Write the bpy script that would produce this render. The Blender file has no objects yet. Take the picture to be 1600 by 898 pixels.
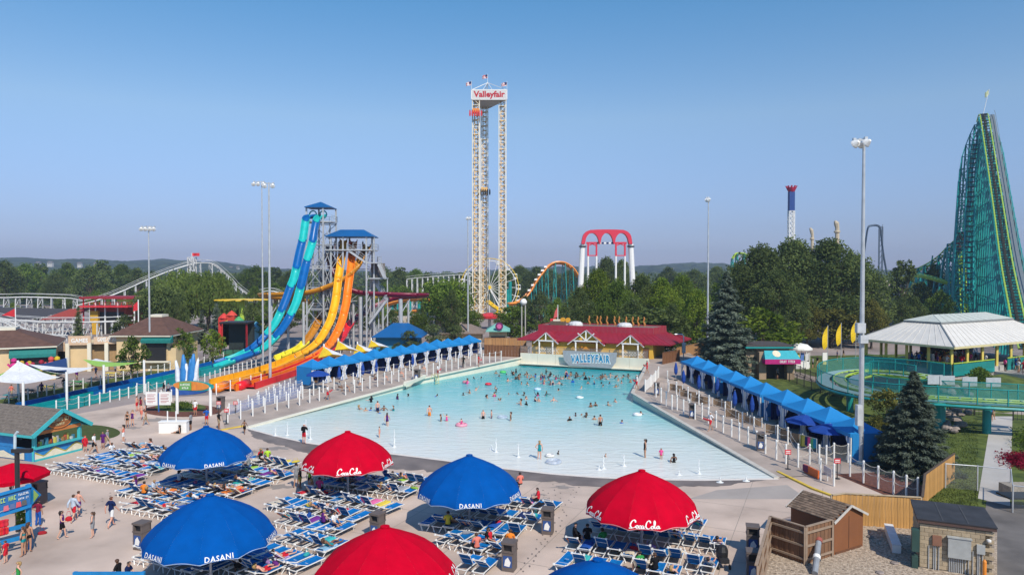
import bpy,bmesh,math,random
from math import sin,cos,pi,radians,sqrt,atan2,hypot
from mathutils import Vector,Matrix,Quaternion
S = bpy.context.scene
C = S.collection
# ---------------------------------------------------------------- camera
F,HZ,CAMZ = 1120.0,425.0,15.0          # focal length and horizon in pixels of the 1600 wide photo, eye height in m
PITCH = math.atan((449 - HZ) / F)
cam_d = bpy.data.cameras.new('camera'); cam = bpy.data.objects.new('camera',cam_d); C.objects.link(cam)
cam_d.sensor_width = 36; cam_d.lens = 36 * F / 1600; cam_d.clip_start = 0.5; cam_d.clip_end = 20000
cam.location = (0,0,CAMZ); cam.rotation_euler = (pi / 2 - PITCH,0,0)
S.camera = cam
# ---------------------------------------------------------------- daylight
SUN_EL,SUN_AZ = radians(44),math.atan2(0.45,-0.89)      # azimuth measured from +Y towards +X
SKYTINT = [(0.0,(0.37,0.44,0.96)),(0.058,(0.41,0.475,0.84)),(0.205,(0.68,0.73,0.84)),(0.349,(0.42,0.71,0.87)),(0.6,(0.34,0.65,0.86))]
W = bpy.data.worlds.new('World'); S.world = W; W.use_nodes = True
wn = W.node_tree; wn.nodes.clear()
sky = wn.nodes.new('ShaderNodeTexSky'); sky.sky_type = 'NISHITA'; sky.sun_disc = False
sky.sun_elevation = SUN_EL; sky.sun_rotation = SUN_AZ
sky.air_density = 1.4; sky.dust_density = 0.2; sky.ozone_density = 4.0; sky.altitude = 200
bg = wn.nodes.new('ShaderNodeBackground'); bg.inputs['Strength'].default_value = 0.15
wo = wn.nodes.new('ShaderNodeOutputWorld')
# the air near the horizon is a hazy lavender blue all the way round: tint the sky by height only
wt = wn.nodes.new('ShaderNodeTexCoord'); wz = wn.nodes.new('ShaderNodeSeparateXYZ'); wr_ = wn.nodes.new('ShaderNodeValToRGB'); wmx = wn.nodes.new('ShaderNodeMix'); wmx.data_type = 'RGBA'; wmx.blend_type = 'MULTIPLY'; wmx.inputs[0].default_value = 1
wn.links.new(wt.outputs['Generated'],wz.inputs[0]); wn.links.new(wz.outputs[2],wr_.inputs[0])
while len(wr_.color_ramp.elements) < 5: wr_.color_ramp.elements.new(0.5)
for e_,(p_,c_) in zip(wr_.color_ramp.elements,SKYTINT): e_.position = p_; e_.color = (*c_,1)
wn.links.new(sky.outputs[0],wmx.inputs[6]); wn.links.new(wr_.outputs[0],wmx.inputs[7]); wn.links.new(wmx.outputs[2],bg.inputs[0]); wn.links.new(bg.outputs[0],wo.inputs[0])
sd = bpy.data.lights.new('sun','SUN'); sun = bpy.data.objects.new('sun',sd); C.objects.link(sun)
sd.energy = 4.7; sd.angle = radians(0.5); sd.color = (1.0,0.92,0.79)
sv = Vector((sin(SUN_AZ) * cos(SUN_EL),cos(SUN_AZ) * cos(SUN_EL),sin(SUN_EL)))
sun.rotation_euler = sv.to_track_quat('Z','Y').to_euler()
S.view_settings.view_transform = 'Standard'; S.view_settings.look = 'None'
S.view_settings.exposure = 0.0; S.view_settings.gamma = 1
S.render.engine = 'CYCLES'
cy = S.cycles
cy.max_bounces = 6; cy.diffuse_bounces = 2; cy.glossy_bounces = 2; cy.transmission_bounces = 3; cy.transparent_max_bounces = 10; cy.volume_bounces = 0
cy.use_denoising = True; cy.caustics_reflective = False; cy.caustics_refractive = False
# ---------------------------------------------------------------- photo pixel -> place in the world
def ray(px,py):
 u,v = (px - 800) / F,(449 - py) / F
 return Vector((u,cos(PITCH) + v * sin(PITCH),-sin(PITCH) + v * cos(PITCH)))
def P(px,py,Y):                                   # point seen at this pixel, Y metres away
 d = ray(px,py); t = Y / d.y
 return Vector((d.x * t,Y,CAMZ + d.z * t))
def G(px,py,z=0.0):                               # point seen at this pixel at height z
 d = ray(px,py); t = (z - CAMZ) / d.z
 return Vector((d.x * t,d.y * t,z))
LD,RD = (0.025,68.0),(0.0265,53.0)               # the two raised pool decks rise gently towards the deep end
def D(px,py,pl):
 a,y0 = pl; d = ray(px,py); t = (-a * y0 - CAMZ) / (d.z - a * d.y)
 return Vector((d.x * t,d.y * t,CAMZ + d.z * t))
def dz(y,pl): return pl[0] * (y - pl[1])
rnd = random.Random(7)
R = rnd.uniform
# ---------------------------------------------------------------- materials
MATS = {}
def mat(name,col,rough=0.6,metal=0.0,var=0.12,scale=3.0,bump=0.0,bscale=None,objcol=False,objvar=0.0,spec=0.4,detail=4.0,alpha=1.0,ramp=None,coord='Object',trans=0.0,stretch=None):
 if name in MATS: return MATS[name]
 m = bpy.data.materials.new(name); m.use_nodes = True; MATS[name] = m
 n,l = m.node_tree.nodes,m.node_tree.links
 b = n['Principled BSDF']
 b.inputs['Roughness'].default_value = rough; b.inputs['Metallic'].default_value = metal
 b.inputs['Specular IOR Level'].default_value = spec; b.inputs['Alpha'].default_value = alpha
 if trans: b.inputs['Transmission Weight'].default_value = trans
 tc = n.new('ShaderNodeTexCoord'); src = tc.outputs[coord]
 if stretch:
  mp = n.new('ShaderNodeMapping'); mp.inputs['Scale'].default_value = stretch
  l.new(src,mp.inputs[0]); src = mp.outputs[0]
 nz = n.new('ShaderNodeTexNoise'); nz.inputs['Scale'].default_value = scale; nz.inputs['Detail'].default_value = detail
 l.new(src,nz.inputs['Vector'])
 hs = n.new('ShaderNodeHueSaturation')
 if objcol:
  oi = n.new('ShaderNodeObjectInfo'); l.new(oi.outputs['Color'],hs.inputs['Color'])
 elif ramp:
  cr = n.new('ShaderNodeValToRGB'); l.new(nz.outputs[0],cr.inputs[0])
  while len(cr.color_ramp.elements) < len(ramp): cr.color_ramp.elements.new(0.5)
  for e,(p,c) in zip(cr.color_ramp.elements,ramp): e.position = p; e.color = (*c,1)
  l.new(cr.outputs[0],hs.inputs['Color'])
 else: hs.inputs['Color'].default_value = (*col,1)
 mr = n.new('ShaderNodeMapRange'); mr.inputs[1].default_value = 0.3; mr.inputs[2].default_value = 0.7
 mr.inputs[3].default_value = 1 - var; mr.inputs[4].default_value = 1 + var
 l.new(nz.outputs[0],mr.inputs[0])
 val = mr.outputs[0]
 if objvar:
  oi2 = n.new('ShaderNodeObjectInfo'); m2 = n.new('ShaderNodeMapRange'); m2.inputs[3].default_value = 1 - objvar; m2.inputs[4].default_value = 1 + objvar
  l.new(oi2.outputs['Random'],m2.inputs[0]); mm = n.new('ShaderNodeMath'); mm.operation = 'MULTIPLY'
  l.new(val,mm.inputs[0]); l.new(m2.outputs[0],mm.inputs[1]); val = mm.outputs[0]
 l.new(val,hs.inputs['Value']); l.new(hs.outputs[0],b.inputs['Base Color'])
 if bump:
  bz = n.new('ShaderNodeTexNoise'); bz.inputs['Scale'].default_value = bscale or scale * 6; bz.inputs['Detail'].default_value = 5
  l.new(src,bz.inputs['Vector'])
  bp = n.new('ShaderNodeBump'); bp.inputs['Strength'].default_value = bump; bp.inputs['Distance'].default_value = 0.05
  l.new(bz.outputs[0],bp.inputs['Height']); l.new(bp.outputs[0],b.inputs['Normal'])
 return m
# ---------------------------------------------------------------- mesh building
class MB:
 def __init__(s): s.v = []; s.f = []; s.m = []; s.cur = 0
 def add(s,vs,fs):
  o = len(s.v); s.v += [tuple(v) for v in vs]; s.f += [tuple(i + o for i in f) for f in fs]; s.m += [s.cur] * len(fs); return s
 def box(s,c,d,rz=0.0,top=1.0):              # centre of the base, size; top = taper of the upper face
  w,e,h = d[0] / 2,d[1] / 2,d[2]; q = []
  for z,k in ((0,1.0),(h,top)):
   for x,y in ((-w,-e),(w,-e),(w,e),(-w,e)):
    x,y = x * k,y * k
    q.append((c[0] + x * cos(rz) - y * sin(rz),c[1] + x * sin(rz) + y * cos(rz),c[2] + z))
  return s.add(q,[(3,2,1,0),(4,5,6,7),(0,1,5,4),(1,2,6,5),(2,3,7,6),(3,0,4,7)])
 def beam(s,a,b,w=0.1,h=None,up=(0,0,1),caps=True):
  a,b = Vector(a),Vector(b); d = b - a
  if d.length < 1e-6: return s
  h = h or w; d.normalize(); u = Vector(up)
  if abs(d.dot(u)) > 0.98: u = Vector((1,0,0)) if abs(d.x) < 0.9 else Vector((0,1,0))
  x = d.cross(u).normalized(); y = x.cross(d).normalized(); x *= w / 2; y *= h / 2
  q = [p + i for p in (a,b) for i in (-x - y,x - y,x + y,-x + y)]
  fs = [(0,1,5,4),(1,2,6,5),(2,3,7,6),(3,0,4,7)]
  if caps: fs += [(3,2,1,0),(4,5,6,7)]
  return s.add(q,fs)
 def tube(s,pts,r,n=8,cap=True,closed=False):
  pts = [Vector(p) for p in pts]; k = len(pts)
  rs = r if isinstance(r,(list,tuple)) else [r] * k
  q = []; px = None
  for i,p in enumerate(pts):
   if closed: d = pts[(i + 1) % k] - pts[i - 1]
   else: d = pts[min(i + 1,k - 1)] - pts[max(i - 1,0)]
   d = d.normalized() if d.length > 1e-9 else Vector((0,0,1))
   if px is None:
    u = Vector((0,0,1)) if abs(d.z) < 0.95 else Vector((1,0,0)); x = d.cross(u).normalized()
   else:
    x = px - d * px.dot(d); x = x.normalized() if x.length > 1e-6 else d.orthogonal().normalized()
   px = x; y = d.cross(x)
   for j in range(n):
    t = 2 * pi * j / n; q.append(p + (x * cos(t) + y * sin(t)) * rs[i])
  fs = []
  for i in range(k if closed else k - 1):
   a,b = i * n,((i + 1) % k) * n
   for j in range(n): fs.append((a + j,a + (j + 1) % n,b + (j + 1) % n,b + j))
  if cap and not closed: fs += [tuple(range(n - 1,-1,-1)),tuple((k - 1) * n + j for j in range(n))]
  return s.add(q,fs)
 def lathe(s,c,prof,n=16,ph=0.0):             # prof: (radius, z) from the bottom up
  q = []; k = len(prof)
  for r,z in prof:
   for j in range(n):
    t = 2 * pi * j / n + ph; q.append((c[0] + r * cos(t),c[1] + r * sin(t),c[2] + z))
  fs = [(i * n + j,i * n + (j + 1) % n,(i + 1) * n + (j + 1) % n,(i + 1) * n + j) for i in range(k - 1) for j in range(n)]
  fs += [tuple(range(n - 1,-1,-1)),tuple((k - 1) * n + j for j in range(n))]
  return s.add(q,fs)
 def poly(s,pts): return s.add(pts,[tuple(range(len(pts)))])
 def prism(s,pts,h):                            # flat outline raised by the vector h
  h = Vector((0,0,h)) if isinstance(h,(int,float)) else Vector(h); k = len(pts); pts = [Vector(p) for p in pts]
  return s.add(pts + [p + h for p in pts],[tuple(range(k - 1,-1,-1)),tuple(range(k,2 * k))] + [(i,(i + 1) % k,(i + 1) % k + k,i + k) for i in range(k)])
 def sheet(s,rows):                              # grid of points
  n = len(rows[0]); q = [p for r in rows for p in r]
  return s.add(q,[(i * n + j,i * n + j + 1,(i + 1) * n + j + 1,(i + 1) * n + j) for i in range(len(rows) - 1) for j in range(n - 1)])
 def mesh(s,name,mats,off=None,smooth=False):
  me = bpy.data.meshes.new(name)
  v = s.v if off is None else [(a - off[0],b - off[1],c - off[2]) for a,b,c in s.v]
  me.from_pydata(v,[],s.f)
  for m in (mats if isinstance(mats,(list,tuple)) else [mats]): me.materials.append(m)
  if any(s.m): me.polygons.foreach_set('material_index',s.m)
  if smooth:
   me.polygons.foreach_set('use_smooth',[True] * len(s.f))
  me.update(); return me
 def obj(s,name,mats,parent=None,smooth=False,world=True,**kw):
  off = None
  if parent is not None and world: off = wloc(parent)
  o = bpy.data.objects.new(name,s.mesh(name,mats,off,smooth)); C.objects.link(o)
  if parent is not None: o.parent = parent
  return tag(o,**kw)
def wloc(o):
 v = Vector(o.location)
 while o.parent is not None: o = o.parent; v += Vector(o.location)
 return v
def tag(o,label=None,cat=None,group=None,kind=None):
 if label: o['label'] = label
 if cat: o['category'] = cat
 if group: o['group'] = group
 if kind: o['kind'] = kind
 return o
def thing(name,label,cat,loc=(0,0,0),rz=0.0,group=None):
 o = bpy.data.objects.new(name,None); C.objects.link(o); o.location = loc; o.rotation_euler = (0,0,rz); o.empty_display_size = 0.1
 return tag(o,label,cat,group)
def inst(me,name,loc,rz=0.0,parent=None,sc=None,color=None,**kw):   # another object on shared mesh data
 o = bpy.data.objects.new(name,me); C.objects.link(o); o.location = loc; o.rotation_euler = rz if isinstance(rz,tuple) else (0,0,rz)
 if sc is not None: o.scale = (sc,sc,sc) if isinstance(sc,(int,float)) else sc
 if parent is not None: o.parent = parent
 if color is not None: o.color = (*color[:3],1)
 return tag(o,**kw)
KIDS = {}
def copy_tree(o,parent=None):
 c = o.copy(); C.objects.link(c)
 if parent is not None: c.parent = parent
 if o.name not in KIDS: KIDS[o.name] = list(o.children)
 for ch in KIDS[o.name]: copy_tree(ch,c)
 return c
def lerp(a,b,t): return a + (b - a) * t
def vl(a,b,t): return Vector(a).lerp(Vector(b),t)
def spline(pts,k=6):                                # Catmull-Rom through the points
 p = [Vector(q) for q in pts]; out = []
 for i in range(len(p) - 1):
  a,b,c,d = p[max(i - 1,0)],p[i],p[i + 1],p[min(i + 2,len(p) - 1)]
  for j in range(k):
   t = j / k
   out.append(0.5 * ((2 * b) + (c - a) * t + (2 * a - 5 * b + 4 * c - d) * t * t + (3 * b - a - 3 * c + d) * t ** 3))
 return out + [p[-1]]
def along(pts,step):                                # points every step metres on a polyline, with direction
 out = []; acc = 0.0; pts = [Vector(p) for p in pts]
 for a,b in zip(pts,pts[1:]):
  L = (b - a).length
  while acc <= L:
   out.append((a.lerp(b,acc / L if L else 0),(b - a).normalized())); acc += step
  acc -= L
 return out
ORD = ['zeroth','first','second','third','fourth','fifth','sixth','seventh','eighth','ninth','tenth','eleventh','twelfth','thirteenth','fourteenth','fifteenth','sixteenth','seventeenth','eighteenth','nineteenth','twentieth']
def nth(i): return ORD[i] if i < len(ORD) else ('twenty-' + ORD[i - 20] if i < 30 else ('thirtieth' if i == 30 else 'thirty-' + ORD[i - 30]))
TXT = {}
def text_mesh(s,bold=0.0,space=1.0,shear=0.0):     # flat outline of lettering: unit cap height, centred on x, baseline z = 0
 key = (s,bold,space,shear)
 if key not in TXT:
  cu = bpy.data.curves.new('lettering','FONT'); cu.body = s; cu.size = 1; cu.offset = bold; cu.space_character = space; cu.shear = shear; cu.resolution_u = 2; cu.align_x = 'CENTER'
  o = bpy.data.objects.new('lettering',cu); C.objects.link(o)
  dg = bpy.context.evaluated_depsgraph_get(); me = bpy.data.meshes.new_from_object(o.evaluated_get(dg))
  vs = [(v.co.x / 0.7,v.co.y / 0.7) for v in me.vertices]; fs = [tuple(p.vertices) for p in me.polygons]
  bpy.data.objects.remove(o); bpy.data.meshes.remove(me); bpy.data.curves.remove(cu)
  TXT[key] = (vs,fs)
 return TXT[key]
def put_text(mb,s,org,xd,zd,h,nrm_off=0.0,fitw=None,arch=0.0,**k):   # lettering on a plane: origin = centre of the baseline
 vs,fs = text_mesh(s,**k); xd,zd,org = Vector(xd).normalized(),Vector(zd).normalized(),Vector(org)
 n = xd.cross(zd); w = max(v[0] for v in vs) - min(v[0] for v in vs); kx = h if fitw is None else fitw / w; W2 = w * kx / 2
 return mb.add([org + xd * (x * kx) + zd * (z * h + arch * (1 - (x * kx / W2) ** 2)) + n * nrm_off for x,z in vs],fs)
def put_marks(mb,org,xd,zd,w,h,words=(6,),seed=1):          # writing too small to read in the photograph: letter-sized strokes
 r = random.Random(seed); xd,zd,org = Vector(xd).normalized(),Vector(zd).normalized(),Vector(org); n = sum(words) + len(words) - 1; k = w / n; i = 0
 for q in words:
  for j in range(q):
   x = -w / 2 + i * k; i += 1; e = org + xd * x
   for a,b,c,d in r.choice([((.08,0,.3,1),(.55,0,.8,1),(.3,.4,.55,.6)),((.1,0,.35,1),(.35,0,.8,.2),(.35,.8,.8,1)),((.1,0,.35,1),(.35,0,.8,.2),(.35,.42,.7,.6)),((.3,0,.58,1),(.08,.8,.3,1),(.58,.8,.82,1))]):
    mb.add([e + xd * a * k + zd * b * h,e + xd * c * k + zd * b * h,e + xd * c * k + zd * d * h,e + xd * a * k + zd * d * h],[(0,1,2,3)])
  i += 1
 return mb
# ---------------------------------------------------------------- common materials
white = mat('white_paint',(0.80,0.80,0.78),0.45,var=0.05)
cream = mat('cream_plaster',(0.72,0.68,0.56),0.7,var=0.07,scale=0.6,bump=0.1)
steel = mat('galvanised_steel',(0.52,0.54,0.56),0.42,0.35,var=0.12,scale=1.5)
dark = mat('black_metal',(0.025,0.025,0.028),0.5)
black = mat('black_plastic',(0.02,0.02,0.022),0.45)
teal = mat('teal_paint',(0.012,0.26,0.25),0.4,var=0.18,scale=0.8)
lime = mat('lime_paint',(0.40,0.57,0.07),0.35,var=0.1)
orange = mat('orange_paint',(0.80,0.27,0.04),0.4,var=0.1)
yellow = mat('yellow_paint',(0.85,0.55,0.02),0.4,var=0.08)
red = mat('red_paint',(0.62,0.03,0.04),0.45,var=0.12)
blue_cloth = mat('blue_canvas',(0.0,0.075,0.32),0.9,spec=.06,var=0.10,scale=1.6,bump=0.35,bscale=3.5)
red_cloth = mat('red_canvas',(0.50,0.0,0.018),0.9,spec=.06,var=0.10,scale=1.6,bump=0.35,bscale=3.5)
paint = mat('coloured_paint',(1,1,1),0.5,objcol=True,var=0.07)
cloth = mat('coloured_cloth',(1,1,1),0.9,spec=.08,objcol=True,var=0.15,scale=9)
wood_tan = mat('cedar_boards',(0.50,0.27,0.085),0.7,var=0.2,scale=2.0,objvar=0.12,stretch=(8,8,0.6))
wood_dark = mat('weathered_boards',(0.19,0.10,0.055),0.8,var=0.25,scale=2.0,objvar=0.15,stretch=(8,8,0.6))
# ================================================================ THE SETTING
conc = mat('deck_concrete',(0.41,0.36,0.325),0.85,ramp=[(0.3,(0.41,0.32,0.265)),(0.45,(0.50,0.395,0.33)),(0.6,(0.55,0.436,0.365)),(0.72,(0.60,0.48,0.40))],var=0.10,scale=0.22,detail=12,bump=0.08,bscale=5)
conc2 = mat('walk_concrete',(0.36,0.315,0.28),0.85,ramp=[(0.3,(0.33,0.27,0.232)),(0.6,(0.41,0.336,0.288)),(0.8,(0.455,0.375,0.325))],var=0.08,scale=0.35,detail=9,bump=0.08,bscale=5)
wetm = mat('wet_concrete',(0.165,0.145,0.135),0.55,ramp=[(0.3,(0.15,0.12,0.105)),(0.7,(0.215,0.175,0.155))],var=0.12,scale=0.5,detail=8)
pavem = mat('midway_paving',(0.30,0.25,0.235),0.9,ramp=[(0.3,(0.24,0.20,0.19)),(0.7,(0.34,0.28,0.265))],scale=0.12,detail=7)
asph = mat('asphalt',(0.10,0.095,0.09),0.9,ramp=[(0.3,(0.115,0.105,0.10)),(0.7,(0.17,0.155,0.145))],scale=0.5,detail=8,bump=0.15,bscale=30)
grass = mat('grass_lawn',(0.07,0.12,0.018),0.95,ramp=[(0.3,(0.045,0.072,0.010)),(0.55,(0.085,0.115,0.018)),(0.85,(0.125,0.145,0.03))],var=0.2,scale=0.9,detail=9,bump=0.35,bscale=25)
gravelm = mat('gravel_bed',(0.36,0.29,0.22),0.95,ramp=[(0.35,(0.22,0.17,0.13)),(0.5,(0.38,0.30,0.225)),(0.7,(0.52,0.43,0.34))],scale=6,detail=10,var=0.15,bump=0.6,bscale=14)
mulch = mat('red_mulch',(0.12,0.04,0.025),0.95,ramp=[(0.3,(0.08,0.025,0.015)),(0.7,(0.19,0.07,0.045))],scale=5,detail=9,bump=0.5,bscale=20)
field = mat('meadow',(0.045,0.07,0.02),0.95,ramp=[(0.3,(0.035,0.055,0.016)),(0.7,(0.07,0.09,0.03))],scale=0.02,detail=8)
# pool outline at the water line
near_px = [(385,668),(430,680),(480,691),(550,701),(620,709),(700,719),(780,730),(860,739),(930,744.5),(1000,747.5),(1100,749),(1215,747)]
NEAR = [G(*p) for p in near_px]
J1,J2 = D(632,601,LD),D(633,596.5,LD)
FL,FR = G(813,570),G(1014,580.5)
C1 = D(989,614,RD)
def flat(v,z=0.0): return Vector((v.x,v.y,z))
POOL = [flat(J1),flat(J2),flat(FL),flat(FR),flat(C1)] + [flat(p) for p in NEAR[::-1]]
def hole_sheet(name,outer,inner,z,m):
 bm = bmesh.new(); es = []
 for loop in (outer,inner):
  vs = [bm.verts.new((p[0],p[1],z)) for p in loop]
  es += [bm.edges.new((vs[i],vs[(i + 1) % len(vs)])) for i in range(len(vs))]
 bmesh.ops.triangle_fill(bm,edges=es,use_beauty=True,use_dissolve=False)
 for f in bm.faces:
  if f.normal.z < 0: f.normal_flip()
 me = bpy.data.meshes.new(name); bm.to_mesh(me); bm.free(); me.materials.append(m)
 o = bpy.data.objects.new(name,me); C.objects.link(o); return tag(o,kind='structure')
PARK = [(-210,8),(120,8),(190,330),(-290,330)]
hole_sheet('ground',[(-9000,-3000),(9000,-3000),(9000,9000),(-9000,9000)],PARK,-0.03,field)
hole_sheet('park_paving',PARK,POOL,-0.03,pavem)
def patch(name,pts,m,z,px=True):
 q = [G(*p,z) if px else Vector((p[0],p[1],z)) for p in pts]
 mb = MB(); mb.poly(q); o = mb.obj(name,m,kind='structure')
 if o.data.polygons[0].normal.z < 0: o.data.flip_normals()
 return o
# the beach deck in front of the pool
deck_pts = [Vector((-70,12,0)),Vector((13.2,12,0))] + [G(*p) for p in [(1190,898),(1204,815),(1300,788),(1440,782),(1441,772),(1310,740),(1215,747)]] + [flat(p) for p in NEAR[::-1][1:]] + [G(*p) for p in [(352,668),(375,655),(470,625),(470,600),(410,598),(340,616),(255,622),(110,648),(40,672),(-60,690),(-300,720)]]
DECK = MB().poly([(p.x,p.y,0.0) for p in deck_pts]).obj('pool_deck',conc,kind='structure')
if DECK.data.polygons[0].normal.z < 0: DECK.data.flip_normals()
def yedge(x):
 q = NEAR
 for a,b in zip(q,q[1:]):
  if a.x <= x <= b.x: return lerp(a.y,b.y,(x - a.x) / (b.x - a.x))
 return q[0].y if x < q[0].x else q[-1].y
# pale painted lip where the beach runs into the water
MB().sheet([[(p.x,p.y - .28,.008) for p in NEAR],[(p.x,p.y + .12,.008) for p in NEAR]]).obj('beach_lip',mat('beach_lip',(0.70,0.64,0.58),0.7,var=.08,scale=2),kind='structure')
# berm in front of the coaster station
MB().sheet([[(46.5,79.5,-.02),(52.5,76.2,-.02),(60,79,-.02),(70,84.5,-.02)],[(47.4,83.4,1.5),(52.8,79.9,1.7),(60,83.2,1.7),(68,88.3,1.7)],[(48.2,86.2,2.2),(52.9,84.6,2.3),(60,88.5,2.3),(67,92.5,2.3)]]).obj('grass_bank',grass,kind='structure')
# saw-cut joints of the deck and the darker strip of newer slab
jm = mat('joint_filler',(0.27,0.235,0.205),0.9)
def joint(a,b,w=0.035):
 a,b = Vector(a),Vector(b); d = (b - a).normalized(); n = Vector((-d.y,d.x,0)) * w / 2
 ok = [t for t in [i / 200 for i in range(201)] if (q_ := a.lerp(b,t)).y < yedge(q_.x) - .6]
 a,b = a.lerp(b,ok[0]),a.lerp(b,ok[-1])
 m = MB().poly([a - n,b - n,b + n,a + n]); o = m.obj('expansion_joint',jm,DECK,world=False)
 if o.data.polygons[0].normal.z < 0: o.data.flip_normals()
rd = Vector((0.914,-0.407,0)); rn = Vector((0.407,0.914,0))
for k in range(11):
 c = rn * (20 + k * 4.6) + rd * -2
 a,b = c - rd * 26,c + rd * (3 + 0.0 * k)
 if k < 7: joint((a.x,a.y,0.004),(b.x,b.y,0.004))
for k in range(8):
 c = rd * (-28 + k * 4.6); a,b = c + rn * 14,c + rn * (54 if k > 2 else 60)
 if k < 7: joint((a.x,a.y,0.0045),(b.x,b.y,0.0045),0.03)
patch('newer_slab',[(1075,779),(1120,765),(1230,757),(1262,779)],mat('newer_concrete',(0.37,0.325,0.295),0.8,var=0.1,scale=0.4,detail=8),0.004)
# wet band the waves leave along the shallow edge
wr = random.Random(3)
def wet_band(pts,lo,hi,name='wet_deck'):
 rows = []
 fine = []
 for a,b in zip(pts,pts[1:]):
  n = max(2,int((b - a).length / 0.35)); fine += [a.lerp(b,i / n) for i in range(n)]
 fine.append(pts[-1]); N = len(fine); h = 0.8; inner = []; outer = []
 for i,p in enumerate(fine):
  t = i / (N - 1); d = (fine[min(i + 1,N - 1)] - fine[max(i - 1,0)]).normalized(); nn = Vector((d.y,-d.x,0))
  if nn.y > 0: nn = -nn
  h = 0.86 * h + 0.14 * wr.uniform(0.1,1.9)
  w = lerp(lo,hi,0.5 - 0.5 * cos(2 * pi * t)) * max(0.25,h) * min(1,t * 14,(1 - t) * 10) + 0.02
  inner.append((p.x,p.y + 0.05,0.006)); outer.append((p.x + nn.x * w,p.y + nn.y * w,0.006))
 o = MB().sheet([inner,outer]).obj(name,wetm,kind='structure')
 if o.data.polygons[0].normal.z < 0: o.data.flip_normals()
wet_band(NEAR,1.6,2.9)
for px,py,w,hgt in [(430,700,34,3.2),(395,705,18,2.2),(700,735,26,3),(660,726,20,2.5),(880,760,22,3),(840,772,14,2.5),(330,688,30,3),(300,700,20,2),(230,740,22,2.6),(440,760,30,4),(470,745,20,3),(650,770,18,4),(250,655,40,3),(205,668,20,2)]:
 pts = []
 for k in range(22):
  t = 2 * pi * k / 22; q = wr.uniform(0.35,1.25); pts.append((px + w * cos(t) * q,py + hgt * sin(t) * q))
 patch('damp_patch',pts,mat('damp_concrete',(0.29,0.25,0.225),0.7,var=0.12,scale=0.8),0.003 + 0.0004 * (px % 7))
fp = MB()                                            # wet footprints walked up from the water
for (a,b,n) in [((903,757),(884,792),9),((868,756),(878,800),10),((884,800),(850,850),12),((850,850),(812,895),12),((175,770),(120,810),9),((440,738),(395,770),10),((255,712),(200,770),8),((850,765),(866,800),8),((860,800),(838,852),10)]:
 for i in range(n):
  p = G(lerp(a[0],b[0],i / n),lerp(a[1],b[1],i / n)); s = 0.14 if i % 2 else -0.14; L = wr.uniform(0.09,0.14)
  p.x += s + wr.uniform(-.08,.08); p.y += wr.uniform(-.1,.1); fp.poly([(p.x + 0.05 * cos(t),p.y + L * sin(t),0.0065) for t in [2 * pi * k / 7 for k in range(7)]])
fp.obj('wet_footprints',wetm,kind='stuff')
# ---- pool basin
plaster = mat('pool_plaster',(0.66,0.74,0.72),0.6,var=0.05,scale=0.7)
MB().sheet([[(x,y,min(-0.03,-0.06 - 0.034 * (y - yedge(x)))) for x in [-30 + 2 * i for i in range(28)]] for y in [50 + 2 * j for j in range(36)]]).obj('pool_floor',plaster,kind='structure')
def ribbon(name,top,zlo,m,thick=0.3,**kw):
 mb = MB(); n = len(top)
 rows = [[(p.x,p.y,zlo) for p in top],[tuple(p) for p in top]]
 mb.sheet(rows); return mb.obj(name,m,**kw)
def up(p,pl): return Vector((p.x,p.y,max(0.02,dz(p.y,pl))))
pw = thing('pool_wall','cream wave pool wall along the umbrella lined left deck','pool wall',flat(J1))
for seg in ([NEAR[0],J1],[J1,J2],[J2,FL]):
 a,b = up(seg[0],LD),up(seg[1],LD); k = max(1,int((b - a).length / 4.5))
 for i in range(k):                               # separate coping lengths with a hairline joint
  p,q = a.lerp(b,i / k),a.lerp(b,(i + 1) / k); d = (q - p).normalized() * 0.012
  ribbon('wall_panel',[p,q],-2.4,cream,parent=pw)
  MB().beam(p + d + Vector((0.06,0,0.0)),q - d + Vector((0.06,0,0.0)),0.45,0.16).obj('coping',cream,pw)
pw2 = thing('pool_wall','pale pool wall along the right hand deck by the lifeguard in white','pool wall',flat(C1))
for a0,b0 in ((C1,NEAR[-1]),(FR,C1)):
 a,b = up(a0,RD),up(b0,RD); k = max(1,int((b - a).length / 4.5))
 for i in range(k):
  p,q = a.lerp(b,i / k),a.lerp(b,(i + 1) / k); d = (q - p).normalized() * 0.012
  ribbon('wall_panel',[p,q],-2.4,cream,parent=pw2)
  MB().beam(p + d - Vector((0.06,0,0.0)),q - d - Vector((0.06,0,0.0)),0.42,0.14).obj('coping',mat('grey_coping',(0.5,0.47,0.42),0.8),pw2)
ZB = 1.95
pw3 = thing('pool_wall','tall cream end wall of the wave pool under the banner','pool wall',flat(FL))
k = 7
for i in range(k):
 a,b = FL.lerp(FR,i / k),FL.lerp(FR,(i + 1) / k); g = (b - a).normalized() * 0.012
 MB().prism([(a.x + g.x,a.y + g.y,-2.4),(b.x - g.x,b.y - g.y,-2.4),(b.x - g.x + 0.1,b.y - g.y + 0.5,-2.4),(a.x + g.x + 0.1,a.y + g.y + 0.5,-2.4)],2.4 + ZB).obj('wall_panel',cream,pw3)
MB().beam(flat(FL,0.32) - Vector((0,0.4,0)),flat(FR,0.32) - Vector((0,0.4,0)),0.8,0.12).obj('ledge',cream,pw3)
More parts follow.
